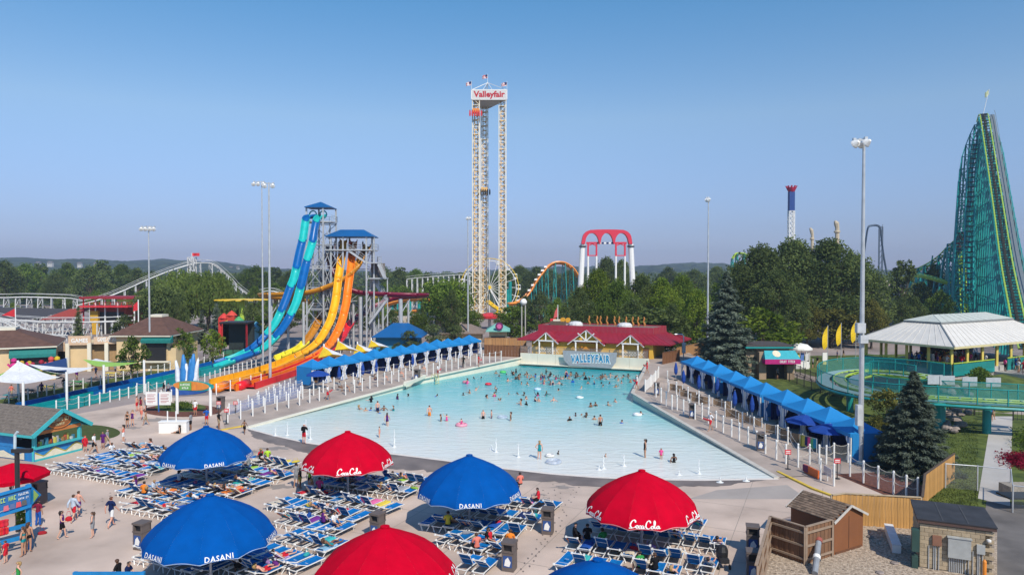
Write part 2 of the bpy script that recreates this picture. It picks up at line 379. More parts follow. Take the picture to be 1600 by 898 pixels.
# ---- water: pale over the beach, turquoise at the deep end, slightly see-through
wm = bpy.data.materials.new('pool_water'); wm.use_nodes = True; n,l = wm.node_tree.nodes,wm.node_tree.links
b = n['Principled BSDF']; b.inputs['Roughness'].default_value = 0.12; b.inputs['Specular IOR Level'].default_value = 0.22; b.inputs['IOR'].default_value = 1.33
geo = n.new('ShaderNodeNewGeometry'); sx = n.new('ShaderNodeSeparateXYZ'); l.new(geo.outputs['Position'],sx.inputs[0])
wx = n.new('ShaderNodeTexNoise'); wx.inputs['Scale'].default_value = 0.12; wx.inputs['Detail'].default_value = 3; l.new(geo.outputs['Position'],wx.inputs['Vector'])
md = n.new('ShaderNodeMath'); md.operation = 'MULTIPLY_ADD'; l.new(wx.outputs[0],md.inputs[0]); md.inputs[1].default_value = 12; l.new(sx.outputs[1],md.inputs[2])
mx = n.new('ShaderNodeMath'); mx.operation = 'MULTIPLY_ADD'; l.new(sx.outputs[0],mx.inputs[0]); mx.inputs[1].default_value = 0.32; l.new(md.outputs[0],mx.inputs[2])
mr = n.new('ShaderNodeMapRange'); mr.inputs[1].default_value = 58; mr.inputs[2].default_value = 122; l.new(mx.outputs[0],mr.inputs[0])
cr = n.new('ShaderNodeValToRGB'); l.new(mr.outputs[0],cr.inputs[0])
while len(cr.color_ramp.elements) < 5: cr.color_ramp.elements.new(0.5)
for e,(p,c) in zip(cr.color_ramp.elements,[(0.03,(0.80,0.785,0.735)),(0.22,(0.63,0.735,0.705)),(0.48,(0.28,0.635,0.655)),(0.7,(0.07,0.49,0.54)),(1.0,(0.0,0.34,0.40))]): e.position = p; e.color = (*c,1)
# foam: thin broken streaks that lie across the pool
mp = n.new('ShaderNodeMapping'); mp.inputs['Scale'].default_value = (0.38,1.0,1); mp.inputs['Rotation'].default_value = (0,0,0.25); l.new(geo.outputs['Position'],mp.inputs[0])
fz = n.new('ShaderNodeTexNoise'); fz.inputs['Scale'].default_value = 1.1; fz.inputs['Detail'].default_value = 9; fz.inputs['Roughness'].default_value = 0.72; l.new(mp.outputs[0],fz.inputs['Vector'])
fr = n.new('ShaderNodeValToRGB'); fr.color_ramp.elements[0].position = 0.53; fr.color_ramp.elements[1].position = 0.72; fr.color_ramp.elements[0].color = (0,0,0,1); fr.color_ramp.elements[1].color = (0.55,0.55,0.55,1); l.new(fz.outputs[0],fr.inputs[0])
mxc = n.new('ShaderNodeMix'); mxc.data_type = 'RGBA'; l.new(fr.outputs[0],mxc.inputs[0]); l.new(cr.outputs[0],mxc.inputs[6]); mxc.inputs[7].default_value = (0.74,0.80,0.79,1)
l.new(mxc.outputs[2],b.inputs['Base Color'])
b.inputs['Alpha'].default_value = 0.9
bz = n.new('ShaderNodeTexNoise'); bz.inputs['Scale'].default_value = 1.3; bz.inputs['Detail'].default_value = 7; bz.inputs['Distortion'].default_value = 1.2; l.new(mp.outputs[0],bz.inputs['Vector'])
bp = n.new('ShaderNodeBump'); bp.inputs['Strength'].default_value = 0.65; bp.inputs['Distance'].default_value = 0.14; l.new(bz.outputs[0],bp.inputs['Height']); l.new(bp.outputs[0],b.inputs['Normal'])
o = MB().poly([(p.x,p.y,0.0015) for p in POOL]).obj('pool_water',wm,kind='structure')
if o.data.polygons[0].normal.z < 0: o.data.flip_normals()
# ---- raised side decks
def raised(name,front,back,pl,m):
 n = len(front); a = [up(p,pl) for p in front]; c = [up(p,pl) for p in back]
 mb = MB(); mb.sheet([[tuple(p) for p in a],[tuple(p) for p in c]]); mb.sheet([[tuple(p) for p in c],[(p.x,p.y,-0.03) for p in c]])
 o = mb.obj(name,m,kind='structure'); return o
raised('left_pool_deck',[D(352,671,LD),NEAR[0],J1,J2,FL,FL + Vector((2,14,0))],[D(346,645,LD),D(400,632,LD),D(520,592,LD),D(600,575,LD),D(735,545,LD),D(800,545,LD)],LD,conc2)
raised('right_pool_deck',[NEAR[-1] + Vector((0,0.2,0)),C1,FR,FR + Vector((0.4,6,0))],[D(1405,735,RD),D(1215,612,RD),D(1100,565,RD),D(1075,550,RD)],RD,conc2)
kb = MB(); kb.beam(D(1215,737,RD) + Vector((0,0,.03)),G(1270,763,0.05),0.22,0.12); kb.beam(G(1270,763,0.05),G(1322,782,0.05),0.22,0.12); kb.obj('yellow_kerb',mat('faded_yellow',(0.68,0.47,0.05),0.6,var=0.15,scale=2),kind='structure')
kb = MB(); kb.beam(D(345,672,LD) + Vector((0,0,.03)),D(383,665,LD) + Vector((0,0,.03)),0.3,0.1); kb.obj('yellow_kerb',MATS['faded_yellow'],kind='structure')
# ---- lawns, paths, beds
patch('lawn',[(-80,655),(-80,640),(0,624),(160,593),(270,573),(392,545),(402,552),(345,578),(255,594),(150,616),(60,637)],grass,-0.012)
patch('lawn',[(1105,560),(1245,556),(1420,553),(1760,600),(1760,770),(1540,795),(1445,845),(1443,780),(1400,735),(1330,690),(1230,622)],grass,-0.016)
patch('concrete_path',[(1160,572),(1215,583),(1290,601),(1345,616),(1500,640),(1760,660),(1760,652),(1500,632),(1350,608),(1292,593),(1225,575),(1180,566)],conc2,-0.010)
patch('concrete_path',[(1549,650),(1582,650),(1578,790),(1528,778)],mat('pale_walk',(0.47,0.44,0.41),0.8,var=0.08,scale=0.5),-0.006)
patch('service_road',[(1542,778),(1600,790),(1900,850),(1900,1400),(1540,1400),(1535,830)],asph,-0.008)
patch('gravel_yard',[(1212,830),(1308,790),(1440,812),(1450,830),(1558,830),(1558,1350),(1190,1350),(1195,898)],gravelm,0.004)
patch('mulch_bed',[(1330,728),(1395,726),(1445,762),(1437,778),(1390,776),(1300,738)],mulch,0.012)
patch('turf_oval',[(133 + 55 * cos(t),675.5 + 12.5 * sin(t)) for t in [2 * pi * k / 30 for k in range(30)]],mat('dark_turf',(0.055,0.075,0.012),0.95,var=0.2,scale=2),0.006)
patch('mulch_bed',[(285 + 62 * cos(t),641 + 10 * sin(t)) for t in [2 * pi * k / 24 for k in range(24)]],mulch,0.006)
patch('turf_oval',[(282 + 40 * cos(t),636 + 7 * sin(t)) for t in [2 * pi * k / 24 for k in range(24)]],grass,0.011)
patch('mulch_bed',[(1030,590),(1062,575),(1110,575),(1055,600)],mulch,-0.004)
# ---- gravel stones lying loose on the yard
gb = MB()
for i in range(2600):
 p = G(R(1205,1445),R(812,897)); s = R(0.02,0.055)
 gb.add([(p.x - s,p.y,.004),(p.x + s * .3,p.y - s,.004),(p.x + s,p.y + s * .4,.004),(p.x + R(-.3,.3) * s,p.y + R(-.3,.3) * s,.004 + s * 1.1)],[(0,1,3),(1,2,3),(2,0,3)])
gb.obj('gravel',mat('gravel_stones',(0.4,0.33,0.26),0.9,var=0.5,scale=12),kind='stuff')
# ---- grass blades where the lawn is near
gr = MB()
for i in range(9000):
 p = G(R(1443,1528),R(655,815),-0.015)
 if p.x > 0 and not (p.y < 47 and p.x < 27.5):
  a,h,w = R(0,pi),R(0.05,0.11),0.03; gr.add([(p.x - w * cos(a),p.y - w * sin(a),-.016),(p.x + w * cos(a),p.y + w * sin(a),-.016),(p.x + R(-.04,.04),p.y + R(-.04,.04),h)],[(0,1,2)])
gr.obj('grass_tufts',grass,kind='stuff')
# ---- hills on the horizon
hl = random.Random(11)
def hprof(x):
 return 13 + 27 * math.exp(-((x + 1400) / 700) ** 2) - 6 * math.exp(-((x + 300) / 350) ** 2) + 7 * math.exp(-((x - 500) / 200) ** 2) + 6 * sin(x / 170) + 3 * sin(x / 61 + 1)
rows = []
for j in range(26):
 y = 1000 + j * 55; rows.append([(x,y,hprof(x * 1650 / y) * min(1,(j / 12) ** 1.2) * (y / 1650) + (hl.uniform(0,9) + 5 * sin(x * .021 + j) * sin(x * .0077) if j > 1 else 0)) for x in [-2900 + 17 * i for i in range(342)]])
MB().sheet(rows).obj('hills',mat('wooded_hill',(0.045,0.065,0.03),0.95,ramp=[(0.38,(0.010,0.020,0.010)),(0.62,(0.045,0.062,0.028))],scale=0.03,detail=9),kind='structure')
# ---- haze
hz = MB(); hz.box((0,1450,-4),(7000,3500,110)); ho = hz.obj('haze',[],kind='stuff')
hm = bpy.data.materials.new('haze_air'); hm.use_nodes = True; hn = hm.node_tree; hn.nodes.clear()
pv = hn.nodes.new('ShaderNodeVolumePrincipled'); pv.inputs['Color'].default_value = (0.68,0.82,1.0,1); pv.inputs['Density'].default_value = 0.00026; pv.inputs['Anisotropy'].default_value = 0.2
hn.links.new(pv.outputs[0],hn.nodes.new('ShaderNodeOutputMaterial').inputs['Volume']); ho.data.materials.append(hm)
# ---- houses on the far hill
hw,hr = mat('house_siding',(0.6,0.57,0.52),0.8,objvar=0.2),mat('house_roof',(0.16,0.13,0.12),0.9)
for i,(px,py,w) in enumerate([(60,408,12),(79,407.5,15),(106,409,11),(125,409,12),(150,409,9),(361,415.5,9),(372,415,7),(1052,418,6)]):
 Y = 1500; p = P(px,py + 5,Y); wd = w * Y / F * .5
 t = thing('hill_house',['white two storey house at the end of the hill houses','wide white house with a long gable on the wooded hill','pale house above the wooden coaster yard','white house beside the bare hilltop trees','small house half sunk in trees on the ridge','white house on the hill behind the tall floodlight poles','smaller white house beside its neighbour behind the floodlight poles','tiny pale house on the ridge past the red arch ride'][i],'house',p,group='houses on the far hill')
 MB().box((0,0,-6),(wd,6,9.5)).obj('wall',hw,t,world=False)
 MB().add([(-wd / 2 - .6,-4,3.4),(wd / 2 + .6,-4,3.4),(wd / 2 + .6,4,3.4),(-wd / 2 - .6,4,3.4),(-wd / 2,0,6),(wd / 2,0,6)],[(0,1,5,4),(2,3,4,5),(0,4,3),(1,2,5),(3,2,1,0)]).obj('roof',hr,t,world=False)
 for q in (-0.28,0,0.28): MB().box((wd * q,-3.06,0.3),(1.2,0.12,1.6)).obj('window',dark,t,world=False)
# ================================================================ TREES
def leafmat(name,c1,c2,c3=None,scale=0.5):
 m = bpy.data.materials.new(name); m.use_nodes = True; n,l = m.node_tree.nodes,m.node_tree.links; n.clear()
 k = 2.2; c1 = tuple(v * k for v in c1); c2 = tuple(v * k for v in c2); c3 = c3 and tuple(v * k for v in c3)
 tc = n.new('ShaderNodeTexCoord'); nz = n.new('ShaderNodeTexNoise'); nz.inputs['Scale'].default_value = scale; nz.inputs['Detail'].default_value = 6; l.new(tc.outputs['Object'],nz.inputs['Vector'])
 cr = n.new('ShaderNodeValToRGB'); l.new(nz.outputs[0],cr.inputs[0]); e = cr.color_ramp.elements
 e[0].position = 0.36; e[0].color = (*c1,1); e[1].position = 0.66; e[1].color = (*c2,1)
 if c3: q = e.new(0.78); q.color = (*c3,1)
 oi = n.new('ShaderNodeObjectInfo'); mr = n.new('ShaderNodeMapRange'); mr.inputs[3].default_value = 0.75; mr.inputs[4].default_value = 1.3; l.new(oi.outputs['Random'],mr.inputs[0])
 hs = n.new('ShaderNodeHueSaturation'); l.new(cr.outputs[0],hs.inputs['Color']); l.new(mr.outputs[0],hs.inputs['Value'])
 df = n.new('ShaderNodeBsdfDiffuse'); tr = n.new('ShaderNodeBsdfTranslucent'); l.new(hs.outputs[0],df.inputs[0]); l.new(hs.outputs[0],tr.inputs[0])
 mx = n.new('ShaderNodeMixShader'); mx.inputs[0].default_value = 0.35; l.new(df.outputs[0],mx.inputs[1]); l.new(tr.outputs[0],mx.inputs[2])
 l.new(mx.outputs[0],n.new('ShaderNodeOutputMaterial').inputs[0]); return m
LM = {
 'dark': leafmat('dark_leaves',(0.027,0.042,0.015),(0.082,0.103,0.032)),
 'mid': leafmat('green_leaves',(0.032,0.056,0.011),(0.085,0.118,0.020),(0.12,0.135,0.024)),
 'lite': leafmat('light_leaves',(0.045,0.075,0.010),(0.115,0.145,0.020),(0.17,0.165,0.028)),
 'olive': leafmat('olive_leaves',(0.045,0.050,0.014),(0.115,0.105,0.026),(0.15,0.115,0.03)),
 'willow': leafmat('willow_leaves',(0.040,0.062,0.014),(0.095,0.125,0.030),None,0.9),
 'spruce': leafmat('spruce_needles',(0.034,0.048,0.034),(0.105,0.125,0.098),None,1.3),
 'pine': leafmat('pine_needles',(0.028,0.042,0.018),(0.075,0.092,0.035),None,1.0),
}
bark = mat('bark',(0.10,0.075,0.055),0.95,var=0.3,scale=4,bump=0.5,stretch=(4,4,0.7))
def leafquad(mb,p,s,r,droop=0.0):
 a = Vector((r.gauss(0,1),r.gauss(0,1),r.gauss(0,0.8) - droop)).normalized(); b = a.orthogonal(); b.rotate(Quaternion(a,r.uniform(0,6.28)))
 a *= s * r.uniform(0.7,1.3); b = b.normalized() * s * r.uniform(0.45,0.8)
 mb.add([p - a,p - b * .9,p + a,p + b],[(0,1,2,3)])
def deciduous(seed,h,w,n_cl,per,leaf,trunk_h=0.28,shape='round',droop=0.0):
 r = random.Random(seed); cr = MB(); tr = MB(); th = h * trunk_h; k = h / 12
 tr.tube([(0,0,-.3),(r.uniform(-.1,.1),0,th * .5),(r.uniform(-.3,.3),r.uniform(-.3,.3),th),(r.uniform(-.6,.6),r.uniform(-.6,.6),h * .62)],[.34 * k,.26 * k,.21 * k,.06 * k],7)
 for i in range(n_cl):
  t = r.random(); a = r.uniform(0,2 * pi)
  if shape == 'round': z = t; rad = (1 - abs(2 * z - 0.85) ** 2.3 * 0.8)
  elif shape == 'spread': z = t ** 0.7; rad = (0.55 + 0.6 * z) * (1 - max(0,z - .75) * 2.4)
  elif shape == 'tall': z = t; rad = (sin(pi * min(1,(z * .86 + .1)))) ** .7
  else: z = t; rad = 1 - z * .8
  rr = max(0.05,rad) * w / 2 * (r.random() ** 0.4) * r.uniform(0.8,.98)
  c = Vector((rr * cos(a),rr * sin(a),th * .8 + (h - th * .8) * z * .93)); cs = w * r.uniform(0.085,0.16)
  if i % 3 == 0:
   m = Vector((c.x * .35,c.y * .35,lerp(th,c.z,.55))); tr.tube([(0,0,th * .8 + (c.z - th) * .25),m,c],[.10 * k,.06 * k,.02 * k],5,cap=False)
  for j in range(per):
   d = Vector((r.gauss(0,1),r.gauss(0,1),r.gauss(.25,.75))).normalized() * cs * r.uniform(0.55,1.0)
   leafquad(cr,c + d,leaf,r,droop)
 return tr,cr
def willow(seed,h,w):
 r = random.Random(seed); cr = MB(); tr = MB(); tr.tube([(0,0,-.3),(0,0,h * .3),(.5,0,h * .75)],[.5,.4,.12],8)
 for i in range(120):
  a = r.uniform(0,2 * pi); rr = w / 2 * sqrt(r.random()); z = h * (1 - .42 * (rr / (w / 2)) ** 2) * r.uniform(.85,1.0); L = r.uniform(.25,.75) * z; c = Vector((rr * cos(a),rr * sin(a),z))
  if i % 5 == 0: tr.tube([(0,0,h * .4),c * .6 + Vector((0,0,h * .25)),c],[.14,.09,.03],5,cap=False)
  for q in range(7):
   o = Vector((r.gauss(0,.5),r.gauss(0,.5),r.gauss(0,.3))); n = int(L * 1.7) + 2
   for j in range(n):
    p = c + o + Vector((r.gauss(0,.1),r.gauss(0,.1),-L * j / n)); a2 = r.uniform(0,pi); u = Vector((cos(a2),sin(a2),0)) * .2; v = Vector((r.uniform(-.1,.1),r.uniform(-.1,.1),-.55))
    cr.add([p - u * .6,p + v * .5 - u,p + v,p + v * .5 + u],[(0,1,2,3)])
 return tr,cr
def spruce(seed,h,w,levels,per,leaf,skirt=0.25,spray=7):
 r = random.Random(seed); cr = MB(); tr = MB(); tr.tube([(0,0,-.2),(0,0,h * .5),(0,0,h * .97)],[h * .02,h * .014,.02],7)
 for i in range(levels):
  t = i / levels; z = skirt + (h - skirt) * t ** 0.92; L = w / 2 * (1 - t) ** 0.88 + 0.10; nb = max(4,int(per * (1 - t * .6)))
  for b in range(nb):
   a = r.uniform(0,2 * pi); Lb = L * r.uniform(.68,1.08); d = Vector((cos(a),sin(a),0)); side = Vector((-sin(a),cos(a),0)); zz = z + r.uniform(-.5,.5) * h / levels
   n = max(3,int(Lb / leaf * 1.5))
   tip = None
   for j in range(n):
    s = (j + .6) / n; p = d * (Lb * s) + Vector((0,0,zz - Lb * .26 * s + Lb * .13 * s ** 3))
    for q in range(spray):
     wd = Lb * .30 * (1.15 - s) + leaf * .5
     o = side * r.uniform(-wd,wd) + Vector((0,0,r.uniform(-.9,.25) * leaf)) + d * r.uniform(-.5,.5) * leaf
     u = (d * r.uniform(.5,1) + side * r.uniform(-.8,.8) + Vector((0,0,r.uniform(-.55,.15)))).normalized() * leaf * r.uniform(.6,1.15)
     v = u.cross(Vector((r.uniform(-.6,.6),r.uniform(-.6,.6),1))).normalized() * leaf * .26
     c = p + o; cr.add([c - u,c - v,c + u,c + v],[(0,1,2,3)])
 return tr,cr
LIB = {}
def lib(key,fn,leafm):
 tr,cr = fn; LIB[key] = (tr.mesh('trunk',bark),{k: None for k in LM},cr,leafm)
def tree(key,name,label,p,sc=1.0,rz=0.0,leafm=None,group=None,cat='tree'):
 tm,cms,cr,lm = LIB[key]; lm = leafm or lm
 if cms[lm] is None: cms[lm] = cr.mesh('crown',LM[lm])
 t = thing(name,label,cat,(p[0],p[1],p[2] if len(p) > 2 else 0),rz,group)
 s3 = sc if isinstance(sc,tuple) else (sc,sc,sc)
 inst(tm,'trunk',(0,0,0),0,t,s3); inst(cms[lm],'crown',(0,0,0),0,t,s3); return t
lib('round_a',deciduous(1,14,11,95,75,.24),'mid'); lib('round_b',deciduous(2,14,12.5,100,75,.25,.22),'dark'); lib('round_c',deciduous(3,14,10,85,75,.24,.25),'lite')
lib('tall_a',deciduous(4,16,8,85,42,.34,.18,'tall'),'dark'); lib('spread_a',deciduous(5,11,14,110,42,.32,.3,'spread'),'mid')
lib('big_a',deciduous(6,16,15,210,105,.20,.14),'dark'); lib('big_b',deciduous(7,15,13,180,100,.20,.16),'mid')
lib('small_a',deciduous(8,5.5,4.2,42,46,.15,.3),'mid'); lib('small_b',deciduous(9,6.5,5.0,50,46,.16,.25,'tall'),'olive')
lib('willow_a',willow(10,13,13),'willow')
lib('spruce_a',spruce(11,14.6,10.6,36,20,.32,.3,10),'spruce'); lib('spruce_b',spruce(12,8.6,7.4,36,22,.19,.15,10),'spruce'); lib('spruce_c',spruce(13,8,4.2,20,12,.26,.2,6),'spruce')
def tall(key): return max(v[2] for v in LIB[key][2].v)
def T(key,name,label,px,py_top,Y,wid=None,leafm=None,group=None,base=0.0,cat='tree'):   # tree whose top shows at (px, py_top), Y metres away
 p = P(px,py_top,Y); h = max(1.5,p.z - base); s = h / tall(key); k = s if wid is None else wid / 100 * s
 return tree(key,name,label,(p.x,Y,base),(k,k,s),R(0,6.28),leafm,group,cat)
# the two named spruces and the pines on the deck
T('spruce_a','spruce_tree','large blue green spruce behind the far cabanas of the right deck',1135,424,103)
T('spruce_b','spruce_tree','blue green spruce with layered boughs beside the cedar fence corner',1428,578,53.5)
T('small_b','young_tree','olive leafed young tree between the tall floodlight pole and the spruce',1385,606,62,120,'olive')
T('small_a','shrub','low olive shrub at the foot of the station track behind the nearest cabana',1372,648,60,120,'olive',cat='shrub')
for i,(px,top,Y,key,lf,w,lb) in enumerate([
 (640,515,132,'small_b','pine',130,'loose young pine left of the blue shop roof behind the cabanas'),(622,534,128,'small_a','pine',130,'low bushy pine in front of the blue shop'),(676,505,140,'small_b','pine',130,'green pine between the blue shop and the grey roofed hut'),(712,507,138,'small_b','pine',130,'pine in front of the grey roofed hut'),(690,527,128,'small_a','pine',130,'short pine above the far end of the left cabana row'),(597,540,128,'small_a','pine',120,'small dark pine beside the white and yellow sails')]):
 T(key,'young_pine',lb,px,top,Y,w,lf)
# left side trees: among the stalls and the wooden coaster
for px,top,Y,key,lf,lb in [
 (206,523,100,'small_a','mid','young green street tree behind the floodlight pole at the game stalls'),(281,511,112,'small_a','mid','young green tree right of the brown roofed stall'),(332,513,118,'small_a','lite','young green tree by the dark kiddie ride stage'),
 ]: T(key,'young_tree',lb,px,top,Y,None,lf,'young trees along the game stalls')
for px,top,Y,lb,w in [(122,478,135,'dark green spruce standing in front of the white coaster fence',75),(315,483,150,'blue grey spruce left of its taller twin behind the stalls',90),(338,472,155,'taller blue grey spruce behind the young street trees',90),(268,505,140,'small blue spruce at the edge of the brown roof',90)]:
 T('spruce_c','spruce_tree',lb,px,top,Y,w,'spruce' if px > 200 else 'pine')
T('willow_a','willow_tree','big weeping willow left of the coaster hill flag',283,418,190); T('willow_a','willow_tree','big weeping willow just right of the coaster hill flag',325,420,186)
for px,top,Y,key,lf,w,lb in [(250,443,165,'spread_a','dark',90,'dark spreading tree beneath the willows'),(275,462,150,'round_b','dark',70,'dark low tree behind the brown roofed stall'),(392,470,160,'round_a','dark',80,'dark tree left of the blue speed slides'),(405,492,150,'small_a','mid',160,'bushy tree under the blue speed slides'),(375,478,170,'round_c','dark',70,'dark bush by the yellow flower ride'),(195,490,150,'small_a','dark',140,'dark low tree beside the red flag')]:
 T(key,'leafy_tree',lb,px,top,Y,w,lf)
# tree belt behind the wooden coaster
belt = [(6,404),(40,408),(62,410),(88,424),(104,408),(140,412),(160,405),(190,410),(215,416),(235,420),(150,425),(40,432),(385,418),(400,412),(430,416),(455,420),(472,425),(600,414),(626,416),(650,418),(668,424)]
for i,(px,top) in enumerate(belt):
 T(['round_a','round_b','tall_a','big_a'][i % 4],'leafy_tree','dark green tree of the thick belt behind the rides, %s from the left' % nth(1 + sorted(belt).index((px,top))),px,top,300 + (i * 37) % 90,120,['dark','mid','dark'][i % 3],'trees of the dark belt behind the rides')
# right of the drop tower
for px,top,Y,key,lf,w,lb in [
 (697,432,170,'spread_a','mid',95,'spreading tree left of the drop tower'),(706,452,150,'round_c','dark',70,'dark tree at the base of the drop tower'),(820,460,165,'big_b','pine',75,'dark tree at the right foot of the drop tower'),(845,452,160,'round_b','pine',80,'dark tree in front of the orange coaster drop'),(870,462,150,'round_a','mid',85,'green tree behind the pool building flag'),(800,476,150,'small_b','mid',170,'low tree beside the white globe lamp post'),
 (935,418,150,'big_b','lite',92,'light green tree in front of the red arch ride'),(965,432,140,'big_a','mid',85,'broad green tree behind the middle of the pool building'),(1003,424,145,'big_a','dark',88,'dark broad tree right of the red arch ride'),(1035,432,142,'big_b','lite',85,'yellow green tree behind the right end of the pool building'),(1066,424,146,'big_a','mid',88,'green tree behind the second floodlight pole'),(1090,448,128,'round_b','lite',85,'yellowish tree close behind the large spruce'),(905,447,140,'big_b','dark',80,'dark tree under the white legs of the arch ride'),(990,462,130,'round_b','dark',90,'dark low tree behind the red roof'),(1050,470,126,'round_b','dark',85,'dark low tree at the end of the red roof'),(1020,480,124,'small_a','dark',220,'dark bushy tree behind the chipped corner of the red roof'),(948,398,260,'big_a','dark',90,'tall dark tree seen through the red arch'),(972,404,265,'big_b','dark',85,'second tall dark tree seen through the red arch'),
 (1190,376,150,'big_a','dark',108,'huge dark green tree left of the star flyer pole'),(1240,366,152,'big_a','dark',112,'tallest dark green tree under the star flyer pole'),(1295,370,150,'big_b','dark',112,'huge dark tree left of the nearest floodlight pole'),(1335,390,154,'big_a','dark',95,'dark tree behind the nearest floodlight pole'),(1155,410,155,'big_b','mid',90,'green tree behind the top of the large spruce'),(1215,420,135,'big_b','dark',95,'dark tree behind the snack hut'),
 (1190,478,112,'small_a','lite',170,'bright green bush tree behind the snack hut'),(1262,466,140,'round_c','olive',95,'olive brown round tree behind the yellow flags'),(1300,480,142,'small_b','olive',200,'low olive tree behind the yellow flags'),(1362,464,140,'round_a','olive',95,'olive brown tree left of the station roof'),(1345,478,148,'round_c','olive',85,'dull olive tree at the foot of the floodlight pole'),
 (1413,404,185,'tall_a','dark',95,'narrow dark poplar before the green coaster drop'),(1412,462,165,'round_b','dark',80,'dark tree below the narrow poplar'),(1440,440,190,'round_a','dark',80,'dark tree under the green coaster dip'),(1462,410,210,'tall_a','dark',90,'tall dark tree beside the green coaster supports'),(1470,450,165,'round_b','mid',85,'green tree right behind the station roof'),(1430,462,150,'round_c','dark',75,'dark tree over the station ridge'),(1374,466,175,'round_b','dark',80,'dark tree beside the pale flat building')]:
 T(key,'leafy_tree',lb,px,top,Y,w,lf)
for i,(px,top) in enumerate([(790,416),(812,412),(838,414),(862,418),(890,420),(1045,415),(1085,418),(1120,414),(1490,445),(1510,450),(1545,440),(1590,445),(720,424),(745,425)]):
 T(['round_b','big_a','round_a'][i % 3],'leafy_tree','dark tree of the far belt behind the coaster hills, %s in order' % nth(i + 1),px,top,330 + (i * 41) % 80,130,'dark','trees of the far belt behind the coasters')
# far-off woods that read as one mass
wd = MB(); wr2 = random.Random(5)
for i in range(900):
 Y = 420 + 620 * wr2.random() ** 1.2; x = wr2.uniform(-0.78,0.78) * Y; h = wr2.uniform(9,15) + (Y - 420) * 0.004; w = wr2.uniform(8,15)
 for j in range(70):
  a = wr2.uniform(0,2 * pi); z = wr2.uniform(0.15,1); rr = w / 2 * sqrt(max(0.02,1 - (z * 2 - 1.0) ** 2 * .85)) * wr2.uniform(.6,1.05)
  leafquad(wd,Vector((x + rr * cos(a),Y + rr * sin(a),h * z)),1.15,wr2)
wd.obj('far_woods',LM['dark'],kind='stuff')
# rides and midway are bedded in greenery: trees between them
fill = [(420,468,190),(447,474,175),(470,470,205),(492,480,180),(520,478,185),(543,486,175),(574,478,165),(590,466,190),(612,482,165),(630,476,180),(655,488,165),(664,474,185),(686,470,200),(725,470,190),(740,485,175),(786,488,160),(60,470,210),(20,472,215),(100,462,225),(150,452,240),(215,455,215),(236,462,190),(352,458,205),(370,452,215),(398,446,240),(430,440,260),(458,446,250),(500,450,240),(560,448,235),(600,440,260),(625,444,250),(690,446,250),(712,440,265)]
for i,(px,top,Y) in enumerate(fill): T(['round_c','round_a','spread_a','round_b'][i % 4],'leafy_tree','leafy green tree among the midway rides, %s from the left' % nth(1 + [f[0] for f in sorted(fill)].index(px)),px,top,Y,[115,130,85,110][i % 4],['mid','dark','lite','dark','mid'][i % 5],'green trees among the midway rides')
# low planting: hedges and flower beds
def bush_patch(name,label,cat,pts,h,n,leaf,lm,group=None):
 r = random.Random(len(label)); mb = MB(); c = sum((Vector(p) for p in pts),Vector()) / len(pts)
 for i in range(n):
  ws = [r.random() ** 1.0 for _ in pts]; s = sum(ws); p = sum((Vector(q) * w for q,w in zip(pts,ws)),Vector()) / s
  p = c + (p - c) * 1.45; e = max(0.25,1 - (p - c).length / max((Vector(q) - c).length for q in pts) * .6)
  leafquad(mb,p + Vector((0,0,r.uniform(0.02,h) * e)),leaf,r)
 t = thing(name,label,cat,c,group=group); mb.obj('foliage',lm,t); return t
bush_patch('flower_bed','lime green clump of leaves in the bed by the concrete walk','flower bed',[G(1582,712),G(1640,700),G(1640,680),G(1590,672)],1.1,1500,.10,LM['lite'])
bush_patch('flower_bed','deep red flowering border along the concrete walk','flower bed',[G(1566,728),G(1630,735),G(1640,715),G(1568,705)],0.4,2600,.10,leafmat('red_flowers',(0.07,0.003,0.010),(0.15,0.008,0.024)))
bush_patch('hedge','rounded clipped hedge below the station wall','hedge',[Vector((53.4,82.6,1.6)),Vector((57.4,84.8,1.6)),Vector((57.0,86.2,1.6)),Vector((53.2,84.2,1.6))],2.3,2200,.15,LM['mid'])
bush_patch('shrub','low green planting around the entry sign','shrub',[G(262,642),G(305,640),G(300,628),G(262,630)],0.5,700,.09,LM['mid'])
# ================================================================ RIDES
def chute(mb,pts,r,th=0.12,A=1.75,n=8):
 pts = [Vector(p) for p in pts]; k = len(pts); q = []
 angs = [-A + 2 * A * j / n for j in range(n + 1)]; prof = [(r * sin(a),-r * cos(a)) for a in angs] + [((r + th) * sin(a),-(r + th) * cos(a)) for a in angs[::-1]]
 m = len(prof)
 for i,p in enumerate(pts):
  d = (pts[min(i + 1,k - 1)] - pts[max(i - 1,0)]).normalized(); x = Vector((d.y,-d.x,0)).normalized(); y = x.cross(d)
  if y.z < 0: y = -y
  q += [p + x * a + y * (b + r) for a,b in prof]
 fs = [(i * m + j,i * m + (j + 1) % m,(i + 1) * m + (j + 1) % m,(i + 1) * m + j) for i in range(k - 1) for j in range(m)]
 fs += [tuple(range(m)),tuple((k - 1) * m + j for j in range(m))[::-1]]
 return mb.add(q,fs)
gel = lambda n,c: mat(n,c,0.33,var=0.13,scale=0.9,spec=0.4,detail=8)
teal_gel,blue_gel = gel('teal_fibreglass',(0.015,0.45,0.44)),gel('blue_fibreglass',(0.004,0.115,0.37))
yel_gel,ora_gel,red_gel,mar_gel,gold_gel,lem_gel = gel('yellow_fibreglass',(0.88,0.43,0.015)),gel('orange_fibreglass',(0.87,0.22,0.015)),gel('red_fibreglass',(0.70,0.012,0.02)),gel('maroon_fibreglass',(0.17,0.008,0.035)),gel('gold_fibreglass',(0.55,0.235,0.018)),gel('lemon_fibreglass',(0.85,0.72,0.03))
